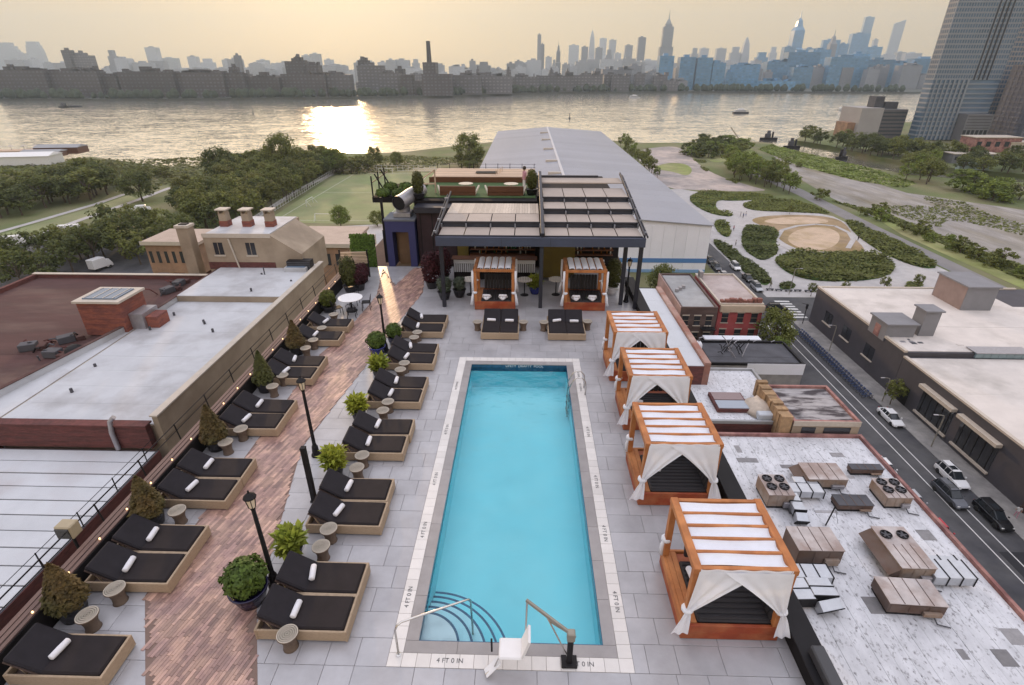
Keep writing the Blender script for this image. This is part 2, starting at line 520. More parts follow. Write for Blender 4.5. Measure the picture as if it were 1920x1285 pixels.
patch("yard", [(-139.33, 113.45), (-162.21, 135.99), (-157.08, 174.96), (-140.06, 182.51), (-104.81, 152.19), (-82.58, 114.97)], m_asphalt, 0.03)

# evening haze over city and river: one even box of air
haze_mat = bpy.data.materials.new("evening_haze")
haze_mat.use_nodes = True
hn, hl = haze_mat.node_tree.nodes, haze_mat.node_tree.links
hn.clear()
h_out = hn.new("ShaderNodeOutputMaterial")
h_vol = hn.new("ShaderNodeVolumePrincipled")
h_vol.inputs["Color"].default_value = (0.64, 0.80, 0.95, 1)
h_vol.inputs["Density"].default_value = 0.00013
h_vol.inputs["Anisotropy"].default_value = 0.4
hl.new(h_vol.outputs["Volume"], h_out.inputs["Volume"])
haze = setting(MB().box(-6700, 6700, -560, 6550, RIVER - 1.7, 540), "haze", haze_mat, "stuff")

# ------------------------------------------------------------------ the rooftop: deck, brick walk, pool
m_paver = mat("stone_paver", (0.385, 0.38, 0.395), 0.30, var=0.08, scale=2.2, objvar=0.07, col2=(0.32, 0.312, 0.325), mixscale=0.7, bump=0.12, bscale=60, spec=1.0)
m_paver_far = mat("stone_paver_far", (0.385, 0.38, 0.395), 0.30, var=0.08, scale=2.2, island=0.07, col2=(0.32, 0.312, 0.325), mixscale=0.7, spec=1.0)
m_joint = mat("deck_joint", (0.25, 0.245, 0.25), 0.9, var=0.1, scale=3)
m_black = mat("black_metal", (0.012, 0.011, 0.013), 0.6, var=0.2, scale=2, spec=0.25)
m_darkwall = mat("dark_roof_wall", (0.016, 0.014, 0.015), 0.85, spec=0.2, var=0.3, scale=1.5)
m_brick = mat("walk_brick", (0.44, 0.275, 0.21), 0.34, objvar=0.36, var=0.12, scale=8, col2=(0.29, 0.175, 0.15), mixscale=1.6, mixpow=(0.42, 0.58), spec=0.6)
m_brick_far = mat("walk_brick_far", (0.44, 0.275, 0.21), 0.34, island=0.36, var=0.12, scale=8, col2=(0.29, 0.175, 0.15), mixscale=1.6, mixpow=(0.42, 0.58), spec=0.6)
m_whitetile = mat("white_pool_tile", (0.66, 0.63, 0.60), 0.45, objvar=0.06, var=0.06, scale=3, bump=0.05, bscale=40)
m_coping = mat("grey_coping", (0.30, 0.28, 0.275), 0.6, objvar=0.08, var=0.14, scale=2.0, bump=0.1, bscale=50)

PX0, PX1, PY0, PY1 = -2.35, 1.845, 7.65, 20.48           # water edge
RX0, RX1, RY0, RY1 = -2.92, 2.45, 7.03, 21.04            # outside of the white tile band
m_hotelwall = mat("hotel_brick", (0.10, 0.06, 0.05), 0.9, var=0.2, scale=1.0)
hotel = thing("hotel_building", "dark brick hotel block carrying the rooftop pool deck", "hotel", (0, 0, 0))
mb = MB()
for x0, x1, y0, y1 in ((-11.3, PX0 - .25, -12, 44), (PX1 + .25, 6.6, -12, 44), (PX0 - .25, PX1 + .25, -12, PY0 - .25), (PX0 - .25, PX1 + .25, PY1 + .25, 44)):
    mb.box(x0, x1, y0, y1, STREET, -0.3)
mb.build("wall", m_hotelwall, hotel)
deck_mb = MB()
for x0, x1, y0, y1 in ((-11.3, PX0, -12, 33.6), (PX1, 6.6, -12, 33.6), (PX0, PX1, -12, PY0), (PX0, PX1, PY1, 33.6)):
    deck_mb.box(x0, x1, y0, y1, -0.296, -0.03)
deck = setting(deck_mb, "pool_deck", m_joint)

def inside(p, poly):
    c, n = False, len(poly)
    for i in range(n):
        (x0, y0), (x1, y1) = poly[i], poly[(i + 1) % n]
        if (y0 > p[1]) != (y1 > p[1]) and p[0] < (x1 - x0) * (p[1] - y0) / (y1 - y0) + x0:
            c = not c
    return c
WALK_R = [(-5.3, 4.4), (-5.52, 6.57), (-6.4, 8.44), (-7.58, 14.43), (-7.34, 16.69), (-6.94, 20.01), (-6.6, 23.72), (-6.36, 25.67), (-5.95, 28.81), (-6.54, 33.13)]
WALK_L = [(-7.31, 33.1), (-7.81, 29.88), (-9.3, 32.95), (-8.53, 28.25), (-8.81, 23.53), (-9.3, 21.0), (-9.3, 9.0), (-9.25, 8.6), (-7.88, 6.51), (-7.3, 4.4)]
WALK = WALK_R + WALK_L
def gap_to_walk(x, y):
    return min(abs(x - a[0]) + abs(y - a[1]) for a in WALK)

# stone pavers, one by one near the camera, the far rest joined
pv = []
def paver_zone(x0, x1, y0, y1, seed):
    r = random.Random(seed)
    y = y0
    row = 0
    while y < y1 - 0.05:
        h = min(0.655, y1 - y)
        x = x0 - (0 if row % 2 else 0.35)
        while x < x1 - 0.02:
            w = r.choice((0.66, 0.66, 0.99, 1.32))
            a, b = max(x, x0), min(x + w, x1)
            if x1 - b < 0.2:
                b = x1
            if b - a > 0.05:
                pv.append((a, b, y, y + h))
            x = b if b == x1 else x + w
        y += 0.655
        row += 1
paver_zone(-10.85, 6.0, 3.8, RY0, 1)
paver_zone(-10.85, RX0, RY0, RY1, 2)
paver_zone(RX1, 6.0, RY0, RY1, 3)
paver_zone(-10.85, 6.0, RY1, 33.4, 4)
def covered(t):
    return all(inside(p, WALK) for p in ((t[0] - .05, t[2] - .05), (t[1] + .05, t[2] - .05), (t[0] - .05, t[3] + .05), (t[1] + .05, t[3] + .05)))
pv = [t for t in pv if not covered(t)]
pv.sort(key=lambda t: t[2] + 0.12 * abs((t[0] + t[1]) / 2) + (0 if t[2] > 5.6 else 60))
PCACHE = {}
far_pv = MB()
for i, (a, b, c, d) in enumerate(pv):
    w, h = round(b - a - 0.008, 3), round(d - c - 0.008, 3)
    if i < 296:
        if (w, h) not in PCACHE:
            PCACHE[w, h] = MB().box(-w / 2, w / 2, -h / 2, h / 2, -0.028, 0, 0.004).mesh("paver", m_paver)
        link("paver", PCACHE[w, h], deck, ((a + b) / 2, (c + d) / 2, R.uniform(-.0015, .0015)))
    else:
        far_pv.box(a + .004, b - .004, c + .004, d - .004, -0.028, R.uniform(-.0015, .0015))
setting(far_pv, "paving", m_paver_far, "stuff", parent=deck)

# brick walk of narrow bricks laid at a slant
walk = setting(MB().sheet(WALK, 0.004), "brick_walk", mat("walk_mortar", (0.20, 0.135, 0.11), 0.9, var=0.15, scale=2))
bricks = []
ca, sa = cos(radians(-14)), sin(radians(-14))
bw, bl = 0.082, 0.46
for i in range(-160, 160):
    off = R.random() * bl
    for j in range(-10, 95):
        u, v = i * bw, j * bl + off
        x, y = -7.8 + u * ca - v * sa, 4 + u * sa + v * ca
        if 4.3 < y < 33.5 and inside((x, y), WALK) and inside((x - .12 * sa, y + .12 * ca), WALK) and inside((x + .12 * sa, y - .12 * ca), WALK):
            bricks.append((x, y))
bricks.sort(key=lambda p: p[1] + (0 if p[1] > 6.0 else 60))
brick_me = MB().box(-bw / 2 + .003, bw / 2 - .003, -bl / 2 + .003, bl / 2 - .003, 0.002, 0.016, 0.002).mesh("brick", m_brick)
far_b = MB()
rot14 = Matrix.Rotation(radians(-14), 4, "Z")
for i, (x, y) in enumerate(bricks):
    if i < 298:
        o = link("brick", brick_me, walk, (x, y, R.uniform(-.002, .002)), radians(-14))
    else:
        far_b.box(-bw / 2 + .003, bw / 2 - .003, -bl / 2 + .003, bl / 2 - .003, 0.002, 0.016 + R.uniform(-.002, .002), 0, Matrix.Translation((x, y, 0)) @ rot14)
setting(far_b, "brickwork", m_brick_far, "stuff", parent=walk)
for i, p in enumerate(((-8.73, 8.25), (-6.74, 8.46))):
    o = MB().lathe([(.0, .017), (.045, .017), (.05, .024), (.035, .028), (0, .028)], 14).build("recessed_light", mat("dull_steel", (0.5, 0.5, 0.5), 0.35, 0.9), walk, (p[0], p[1], 0.002))

# the pool
pool = setting(MB().box(PX0 - .25, PX1 + .25, PY0 - .25, PY1 + .25, -1.75, -1.6), "pool_basin", mat("pool_shell", (0.5, 0.5, 0.5), 0.8))
m_poolblue = mat("pool_plaster", (0.31, 0.88, 0.965), 0.6, var=0.04, scale=0.6, col2=(0.36, 0.90, 0.97), mixscale=0.35)
m_bluetile = mat("blue_waterline_tile", (0.03, 0.10, 0.19), 0.25, var=0.3, scale=6, objvar=0.15)
flr = MB()
flr.add([(PX0, PY0, -1.14), (PX1, PY0, -1.14), (PX1, PY1, -1.2), (PX0, PY1, -1.2)], [(0, 1, 2, 3)])
flr.build("pool_floor", m_poolblue, pool)
for q in ((-0.95, 20.93), (0.49, 20.88)):
    MB().box(q[0] - .22, q[0] + .22, q[1] - .22, q[1] + .22, -1.198, -1.175, .01).build("drain_cover", mat("drain_grey", (0.20, 0.42, 0.50), 0.6), pool)
wl_ = MB()
wl_.box(PX0 - .2, PX0, PY0 - .2, PY1 + .2, -1.6, -0.03)
wl_.box(PX1, PX1 + .2, PY0 - .2, PY1 + .2, -1.6, -0.03)
wl_.box(PX0, PX1, PY0 - .2, PY0, -1.6, -0.03)
wl_.box(PX0, PX1, PY1, PY1 + .2, -1.6, -0.03)
wl_.build("pool_wall", m_poolblue, pool)
for x0, x1, y0, y1 in ((PX0, PX0 + .012, PY0, PY1), (PX1 - .012, PX1, PY0, PY1), (PX0 + .0125, PX1 - .0125, PY0, PY0 + .012), (PX0 + .0125, PX1 - .0125, PY1 - .012, PY1)):
    MB().box(x0, x1, y0, y1, -0.36, -0.012).build("waterline_band", m_bluetile, pool)
# coping stones and the white band
def ring_tiles(x0, x1, y0, y1, w, step, z, name, material, parent):
    cache = {}
    def put(a, b, c, d):
        k = (round(b - a, 3), round(d - c, 3))
        if k not in cache:
            cache[k] = MB().box(-k[0] / 2 + .003, k[0] / 2 - .003, -k[1] / 2 + .003, k[1] / 2 - .003, -0.03, 0.006, 0.004).mesh(name, material)
        link(name, cache[k], parent, ((a + b) / 2, (c + d) / 2, z + R.uniform(-.001, .001)))
    n = max(1, round((x1 - x0) / step)); s_ = (x1 - x0) / n
    for k in range(n):
        put(x0 + k * s_, x0 + (k + 1) * s_, y0, y0 + w)
        put(x0 + k * s_, x0 + (k + 1) * s_, y1 - w, y1)
    n = max(1, round((y1 - y0 - 2 * w) / step)); s_ = (y1 - y0 - 2 * w) / n
    for k in range(n):
        put(x0, x0 + w, y0 + w + k * s_, y0 + w + (k + 1) * s_)
        put(x1 - w, x1, y0 + w + k * s_, y0 + w + (k + 1) * s_)
BWD = 0.315
ring_tiles(RX0, RX1, RY0, RY1, BWD, 0.315, 0.004, "tile", m_whitetile, deck)
x0, x1, y0, y1 = RX0 + BWD, RX1 - BWD, RY0 + BWD, RY1 - BWD
ring_tiles(x0, x1, y0, y1, (PX0 - x0 + x1 - PX1 + PY0 - y0 + y1 - PY1) / 4 + .02, 1.2, 0.002, "coping_stone", m_coping, deck)
# entry steps: quarter rounds in the near corner, dark nosing on each
m_step = mat("pale_step", (0.85, 0.90, 0.92), 0.6, var=0.05, scale=1.5)
for k, (r, z) in enumerate(((0.92, -0.30), (1.24, -0.52), (1.55, -0.74), (1.85, -0.94), (2.12, -1.12))):
    mb = MB()
    mb.lathe([(0.001, z), (r, z), (r, -1.3)], 28, (PX0 + .013, PY0 + .013, 0), 0, pi / 2)
    st = mb.build("step", m_step if k < 1 else (mat("pale_blue_step", (0.60, 0.89, 0.95), 0.6) if k < 3 else m_poolblue), pool)
    MB().lathe([(r - .05, z + .001), (r - .05, z + .006), (r + .006, z + .006), (r + .006, z - .05)], 28, (PX0 + .013, PY0 + .013, 0), 0, pi / 2).build("nosing", m_bluetile, st)
# water: clear, faintly rippled
mw = bpy.data.materials.new("pool_water")
mw.use_nodes = True
N, L = mw.node_tree.nodes, mw.node_tree.links
N.clear()
o_ = N.new("ShaderNodeOutputMaterial")
tb = N.new("ShaderNodeBsdfTransparent"); tb.inputs["Color"].default_value = (0.85, 0.985, 1.0, 1)
gb = N.new("ShaderNodeBsdfGlossy"); gb.inputs["Roughness"].default_value = 0.06; gb.inputs["Color"].default_value = (0.9, 0.95, 1, 1)
fr = N.new("ShaderNodeFresnel"); fr.inputs["IOR"].default_value = 1.4
tn = N.new("ShaderNodeTexNoise"); tn.inputs["Scale"].default_value = 1.8; tn.inputs["Detail"].default_value = 3
gp = N.new("ShaderNodeNewGeometry"); L.new(gp.outputs["Position"], tn.inputs["Vector"])
bp = N.new("ShaderNodeBump"); bp.inputs["Strength"].default_value = 0.6; bp.inputs["Distance"].default_value = 0.12
L.new(tn.outputs["Fac"], bp.inputs["Height"]); L.new(bp.outputs["Normal"], gb.inputs["Normal"]); L.new(bp.outputs["Normal"], fr.inputs["Normal"])
ms = N.new("ShaderNodeMixShader")
L.new(fr.outputs["Fac"], ms.inputs[0]); L.new(tb.outputs["BSDF"], ms.inputs[1]); L.new(gb.outputs["BSDF"], ms.inputs[2]); L.new(ms.outputs["Shader"], o_.inputs["Surface"])
setting(MB().sheet([(PX0 + .012, PY0 + .012), (PX1 - .012, PY0 + .012), (PX1 - .012, PY1 - .012), (PX0 + .012, PY1 - .012)], -0.17), "pool_water", mw)
# lettering
m_ink = mat("black_lettering", (0.06, 0.06, 0.06), 0.5)
m_white = mat("white_lettering", (0.8, 0.8, 0.8), 0.5)
me_d = text_mesh("4 FT 0 IN", 0.15, "depth_marking"); me_d.materials.append(m_ink)
me_n = text_mesh("NO DIVING", 0.12, "depth_marking"); me_n.materials.append(m_ink)
for x, y, rz in ((-1.55, RY0 + .16, 0), (1.3, RY0 + .16, 0)):
    link("depth_marking", me_d, deck, (x, y, 0.0115), rz)
for y in (8.75, 10.9, 13.0, 15.6, 18.6):
    link("depth_marking", me_d if y < 16 else me_n, deck, (RX0 + .155, y, 0.0115), radians(90))
for y in (8.75, 10.9, 13.0, 15.6, 18.6, 19.6):
    link("depth_marking", me_d if y < 16 else me_n, deck, (RX1 - .155, y, 0.0115), radians(-90))
me_t = text_mesh("LIFETY  DRAFTY  POOL", 0.16, "wall_lettering"); me_t.materials.append(m_white)
o = link("wall_lettering", me_t, pool, (0.0, PY1 - .0145, -0.10)); o.rotation_euler.x = pi / 2
for y in (9.5, 12.6, 16.6, 19.4):
    for x, rz in ((PX0 + .0125, 1), (PX1 - .0125, -1)):
        o = MB().lathe([(0, 0), (.07, 0), (.06, .015), (0, .018)], 12).build("pool_lamp", mat("lens_white", (0.7, 0.75, 0.8), 0.3), pool, (x, y, -0.5))
        o.rotation_euler.y = rz * pi / 2

# rails and ladder of polished steel
m_steel = mat("polished_steel", (0.62, 0.60, 0.57), 0.22, 1.0, var=0.08, scale=6)
t = thing("pool_handrail", "bent steel handrail over the curved entry steps", "handrail", (-2.7, 7.3, 0))
MB().tube([(0.0, 0.0, 0), (-0.02, .05, .75), (0.03, .08, .88), (0.12, .13, .93), (1.35, .92, .60), (1.47, 1.0, .56), (1.51, 1.03, .50), (1.53, 1.04, -.95)], 0.024, 10).build("rail", m_steel, t, True)
MB().lathe([(0, 0.012), (.06, .012), (.06, .022), (.03, .035), (0, .035)], 12, (0, 0, 0)).build("flange", m_steel, t)
t = thing("pool_ladder", "steel pool ladder hooked over the pool edge", "ladder", (PX1, 18.3, 0))
for y in (-.26, .26):
    MB().tube([(.58, y, 0.01), (.60, y, .35), (.55, y, .62), (.42, y, .78), (.25, y, .80), (.1, y, .68), (-.06, y, .3), (-.09, y, -.2), (-.09, y, -1.05)], 0.024, 10).build("rail", m_steel, t, True)
for z in (-.35, -.65, -.95):
    MB().box(-.13, -.03, -.26, .26, z - .015, z + .015, .006).build("rung", m_steel, t)
# pool lift with its seat
m_plastic = mat("white_plastic", (0.74, 0.73, 0.73), 0.65, var=0.04, scale=4)
m_putty = mat("putty_metal", (0.27, 0.25, 0.21), 0.5, 0.2, var=0.1, scale=5)
t = thing("pool_lift", "pool lift with white moulded seat at the near pool edge", "pool lift", (1.05, 7.22, 0))
MB().box(-.17, .17, -.14, .14, 0.012, .07, .01).build("base_plate", m_black, t)
MB().box(-.06, .06, -.06, .06, .07, .95, .015).build("mast", m_black, t)
MB().bar((0, 0, .98), (-.95, .55, 1.28), .055, .085, .01).build("boom", m_putty, t)
MB().bar((.1, -.02, .9), (-.45, .27, 1.0), .03, .035).build("actuator", m_putty, t)
MB().box(-.085, .085, -.08, .08, .8, 1.05, .02).build("control_box", m_putty, t)
MB().tube([(-.05, 0, .25), (-.5, .28, 1.1)], .018, 8).build("brace", m_steel, t)
MB().tube([(-.93, .54, 1.22), (-.95, .3, .6), (-.98, .05, .45)], .022, 8).build("hanger", m_steel, t)
sm = MB()
sm.box(-1.52, -1.02, -.28, .20, .46, .53, .03)
sm.build("seat", m_plastic, t)
MB().add([(-1.05, -.26, .5), (-1.05, .18, .5), (-.9, .16, 1.02), (-.9, -.24, 1.02), (-1.0, -.26, .48), (-1.0, .18, .48), (-.85, .16, 1.0), (-.85, -.24, 1.0)], [(0, 3, 2, 1), (4, 5, 6, 7), (0, 1, 5, 4), (1, 2, 6, 5), (2, 3, 7, 6), (3, 0, 4, 7)]).build("backrest", m_plastic, t)
MB().bar((-1.5, -.2, .35), (-1.8, -.32, .06), .2, .03, .01).build("footrest", m_plastic, t)
MB().tube([(-1.52, -.25, .5), (-1.62, -.28, .2), (-1.8, -.34, .08)], .015, 8).build("leg_tube", m_steel, t)
MB().box(-1.7, -1.66, .0, .04, .3, .72, .008).build("armrest", m_black, t)

# ------------------------------------------------------------------ edges of the deck
t = thing("deck_parapet", "dark parapet with slatted ledge along the neighbour's white roofs", "parapet", (-11.0, 18, 0))
MB().box(-.3, .12, -24, 15.6, -0.29, .62).build("wall", m_darkwall, t)
m_ledge = mat("weathered_ledge", (0.16, 0.10, 0.085), 0.7, var=0.25, scale=2, stretch=(3, .3, 1))
for k in range(3):
    MB().box(-.30 + k * .14, -.19 + k * .14, -24, 15.6, .622, .66).build("slat", m_ledge, t)
t = thing("parapet_railing", "thin black railing outside the deck parapet", "railing", (-11.42, 18, 0))
for z in (.95, 1.2):
    MB().tube([(0, -24, z), (0, 15.5, z)], .014, 6).build("rail", m_black, t)
me_p = MB().bar((.1, 0, .3), (0, 0, 1.22), .03, .03).mesh("post", m_black)
for k in range(21):
    link("post", me_p, t, (0, -22 + k * 1.8, 0))
m_bulb = mat("warm_bulb", (1.0, 0.62, 0.30), 0.4, emit=3.0)
t = thing("string_lights", "string of small warm bulbs along the parapet ledge", "string lights", (-10.93, 18, .66))
me_b = MB().lathe([(0, -.03), (.022, -.015), (.025, .01), (.015, .03), (0, .035)], 8).mesh("bulb", m_bulb, True)
for k in range(25):
    link("bulb", me_b, t, (0, -12.5 + k * 1.05, .05))
MB().tube([(0, -13 + k * .52, .085 - (.02 if k % 2 else 0)) for k in range(52)], .006, 4).build("cable", m_black, t)
t = thing("edge_parapet", "black parapet at the deck edge beside the cabanas", "parapet", (6.2, 16, 0))
MB().box(-.2, .22, -22, 14.5, -0.29, .42).build("wall", m_darkwall, t)
MB().box(-.26, .28, -22, 14.5, .422, .47, .01).build("coping", m_black, t)
MB().box(-.1, .18, -9.6, -8.7, .475, .72, .03).build("junction_box", mat("grey_box", (0.05, 0.05, 0.055), 0.5), t)
t = thing("speaker_box", "beige floodlight box on a post outside the parapet", "floodlight", (-11.5, 9.6, .4))
MB().box(-.22, .2, -.16, .16, .55, .95, .03).build("housing", mat("beige_housing", (0.36, 0.30, 0.20), 0.6, var=0.1, scale=5), t)
MB().bar((0, 0, -.4), (0, 0, .55), .05, .05).build("post", m_black, t)
MB().box(-.18, .16, -.19, -.162, .6, .9).build("lens", mat("lens_dark", (0.05, 0.05, 0.05), 0.2), t)

# ------------------------------------------------------------------ the bar pavilion at the far end
m_frame = mat("charcoal_frame", (0.030, 0.031, 0.042), 0.45, 0.3, var=0.1, scale=2)
m_fascia = mat("slate_fascia", (0.060, 0.072, 0.115), 0.45, 0.2, var=0.12, scale=1.0)
m_canvas = mat("tan_canvas", (0.39, 0.33, 0.285), 0.75, var=0.08, scale=1.2, objvar=0.08)
m_glassy = mat("dark_clerestory", (0.035, 0.042, 0.060), 0.15, var=0.2, scale=1)
t = thing("pergola", "charcoal steel pergola with stepped tan canvas roof over the bar", "pergola", (0, 26.6, 0))
for x, y in ((-4.4, .2), (.82, .2), (5.93, .15), (5.25, .75), (-4.4, 9.6), (5.93, 13.0)):
    MB().box(x - .1, x + .1, y - .1, y + .1, 0, 3.62, .012).build("post", m_frame, t)
MB().box(-4.62, 6.06, -.12, .12, 3.5, 3.96).build("front_beam", m_fascia, t)
for x in (-1.25, 1.25):
    MB().box(x - .01, x + .01, -.128, -.118, 3.5, 3.96).build("beam_joint", m_frame, t)
steps = [(0.12, 1.62, 4.02), (1.62, 3.25, 4.35), (3.25, 4.85, 4.68), (4.85, 7.3, 5.0)]
def roof_rows(x0, x1, rows, ncol):
    for k, (y0, y1, z) in enumerate(rows):
        w = (x1 - x0) / ncol
        for j in range(ncol):
            a, b = x0 + j * w + .025, x0 + (j + 1) * w - .025
            MB().add([(a, y0 + .03, z - .02), (b, y0 + .03, z - .02), (b, y1 - .05, z + .03), (a, y1 - .05, z + .03), (a, y0 + .03, z - .06), (b, y0 + .03, z - .06), (b, y1 - .05, z - .01), (a, y1 - .05, z - .01)],
                     [(0, 1, 2, 3), (7, 6, 5, 4), (0, 4, 5, 1), (1, 5, 6, 2), (2, 6, 7, 3), (3, 7, 4, 0)]).build("roof_panel", m_canvas, t)
        MB().box(x0, x1, y0 - .06, y0 + .02, z - .09, z + .0, .008).build("roof_rail", m_frame, t)
        if k:
            MB().box(x0 + .02, x1 - .02, y0 + .021, y0 + .05, rows[k - 1][2] + .02, z - .091).build("clerestory", m_glassy, t)
            for j in range(ncol + 1):
                xx = x0 + j * w
                MB().box(xx - .03, xx + .03, y0 - .22, y0 + .015, rows[k - 1][2] + .04, z - .1).build("bracket", mat("pale_bracket", (0.34, 0.36, 0.42), 0.35, 0.6), t)
roof_rows(.95, 5.92, steps, 4)
roof_rows(-4.5, .72, steps[:2], 4)
def rail(x0, y0, z0, x1, y1, z1, w=.09, h=.16, name="side_rail", m=None):
    return MB().bar((x0, y0, z0), (x1, y1, z1), w, h, .01).build(name, m or m_frame, t)
rail(5.98, -.1, 4.08, 5.98, 9.0, 5.62); rail(6.14, -.1, 4.02, 6.14, 9.0, 5.5, .06, .1)
rail(-4.58, -.1, 4.08, -4.58, 6.2, 4.95); rail(-4.78, -.1, 3.98, -4.78, 6.2, 4.8, .06, .1)
rail(.84, -.1, 4.1, .84, 9.0, 5.66, .18, .2)
for k in range(6):
    y = .4 + k * 1.5
    for x0, x1 in ((5.98, 6.14),) + (((-4.78, -4.58),) if y < 6 else ()):
        MB().box(x0, x1, y - .05, y + .05, 4.0 + .165 * y, 4.1 + .165 * y).build("rail_bracket", mat("pale_bracket", (0.3, 0.3, 0.3)), t)
MB().box(.95, 5.92, 7.35, 9.0, 5.28, 5.34).build("top_panel", m_canvas, t)
MB().box(.7, 4.6, 9.02, 9.14, 5.36, 5.48).build("back_beam", m_frame, t)
m_plank = mat("pale_planks", (0.50, 0.43, 0.36), 0.7, objvar=0.16, var=0.12, scale=4, stretch=(4, .6, 1))
me_pl = MB().box(-.075, .075, 0, 2.5, 0, .04).mesh("plank", m_plank)
for k in range(33):
    link("plank", me_pl, t, (-4.4 + k * .157, 3.35, 4.33))
MB().box(-4.5, .72, 3.22, 3.34, 4.1, 4.36).build("plank_edge_beam", m_frame, t)

# bar under the pergola
m_olive = mat("olive_panel", (0.13, 0.095, 0.012), 0.7, var=0.25, scale=1.5)
m_walnut = mat("walnut", (0.115, 0.045, 0.022), 0.45, var=0.3, scale=3, stretch=(1, 6, 6))
m_bartile = mat("white_bar_slat", (0.60, 0.62, 0.66), 0.4, objvar=0.08)
t = thing("bar_wall", "dark back wall of the bar with olive panels and walnut shelves", "wall", (0, 33.3, 0))
MB().box(-4.5, 6.0, .3, .5, 0, 3.9).build("wall", m_darkwall, t)
MB().box(-4.4, -3.7, -.05, .29, .2, 3.4).build("panel", m_olive, t)
MB().box(.95, 2.95, -2.3, .29, .2, 3.3).build("panel", m_olive, t)
for z in (.90, 1.22, 1.75):
    MB().box(-3.6, .6, -.1, .29, z, z + .05).build("shelf", m_walnut, t)
    MB().box(3.1, 5.6, -.1, .29, z, z + .05).build("shelf", m_walnut, t)
MB().box(-3.6, .6, -.25, .29, .3, .88).build("back_counter", m_walnut, t)
m_bot = [mat("amber_glass", (0.22, 0.09, 0.02), 0.15), mat("clear_glass", (0.5, 0.5, 0.48), 0.15), mat("green_glass", (0.04, 0.12, 0.05), 0.15)]
bot_me = [MB().lathe([(.045, 0), (.045, .2), (.016, .26), (.016, .33), (0, .33)], 8).mesh("bottle", m, True) for m in m_bot]
names = ["amber", "clear", "green"]
for k in range(46):
    i = R.choice((0, 0, 1, 1, 2))
    x = R.uniform(-3.5, .5) if k < 32 else R.uniform(3.2, 5.5)
    z = R.choice((.95, 1.27, 1.27)) + .002
    tag(link("bottle", bot_me[i], None, (x, 33.3 + R.uniform(0, .15), z)), f"{names[i]} glass bottle on the walnut back-bar shelves", "bottle", f"{names[i]} bottles behind the bar")
t = thing("bar_counter", "bar counter faced with white upright slats under the pergola", "bar", (-1.9, 31.0, 0))
MB().box(-2.5, 2.5, .1, .5, 0, 1.32).build("body", m_darkwall, t)
MB().box(-2.6, 2.6, -.12, .56, 1.325, 1.38, .012).build("top", m_walnut, t)
MB().box(-2.48, 2.48, .03, .095, 1.04, 1.3).build("upper_band", m_bartile, t)
me_s = MB().box(-.045, .045, .02, .095, .5, 1.02, .008).mesh("slat", m_bartile)
for k in range(38):
    link("slat", me_s, t, (-2.42 + k * .131, 0, 0))
m_rope = mat("pale_rattan", (0.42, 0.33, 0.22), 0.7, var=0.2, scale=10)
# white round tables behind the cabanas with woven tops
m_tabletop = mat("white_slatted_top", (0.66, 0.62, 0.56), 0.5)
for x, y, w in ((-3.15, 28.6, "west of the first rear cabana"), (-.05, 28.6, "between the two rear cabanas"), (1.75, 28.7, "just west of the second rear cabana")):
    t = thing("bistro_table", f"round pale slatted bistro table {w}", "table", (x, y, 0), 0, "round tables under the pergola")
    for k in range(9):
        c = -.38 + k * .095
        hw = sqrt(max(.02, .44 ** 2 - c * c))
        MB().box(c - .04, c + .04, -hw, hw, .93, .96).build("top_slat", m_tabletop, t)
    MB().lathe([(.24, 0), (.24, .02), (.03, .05), (.03, .925)], 12).build("pedestal", m_black, t)

# terrace above the bar: turf, sofas, bleacher steps
m_woodtan = mat("tan_bench_boards", (0.52, 0.385, 0.28), 0.65, objvar=0.14, var=0.12, scale=3, stretch=(.5, 4, 4))
t = thing("upper_terrace", "upper terrace block with turf floor above the bar", "terrace", (0, 34.8, 0))
MB().box(-7.3, .7, 0, 9.3, 0, 4.0).build("block", m_darkwall, t)
MB().box(.72, 6.0, 1.6, 9.3, 0, 4.0).build("block", m_darkwall, t)
tu = MB().box(-7.2, .6, 0.9, 6.1, 4.004, 4.05).build("turf", mat("green_turf", (0.045, 0.09, 0.025), 0.9, var=0.3, scale=3), t)
MB().box(-7.3, .7, 6.15, 6.25, 4.0, 4.42).build("back_wall", m_walnut, t)
for k in range(7):
    MB().box(-7.1, .65, 6.27 + k * .42, 6.66 + k * .42, 4.40 + k * .02, 4.46 + k * .02, .01).build("bench_board", m_woodtan, t)
MB().box(-7.1, .65, 6.27, 9.2, 4.001, 4.39).build("bench_base", m_walnut, t)
MB().box(-3.9, -2.3, 7.2, 8.0, 4.55, 4.58).build("stair_opening", m_black, t)
for k in range(5):
    MB().bar((-2.3 + .1 * k, 6.5 + k * .4, 4.5), (-2.3 + .1 * k, 6.5 + k * .4, 4.9), .04, .04).build("handrail_post", m_woodtan, t)
t = thing("terrace_railing", "thin dark railing along the back of the upper terrace", "railing", (0, 44.05, 4.4))
for z in (.25, .5):
    MB().tube([(-7.2, 0, z), (.7, 0, z)], .012, 6).build("rail", m_black, t)
me_p = MB().box(-.02, .02, -.02, .02, -.3, .55).mesh("post", m_black)
for k in range(9):
    link("post", me_p, t, (-7.1 + k * .96, 0, 0))
m_cushion = mat("cream_cushion", (0.56, 0.50, 0.40), 0.8)
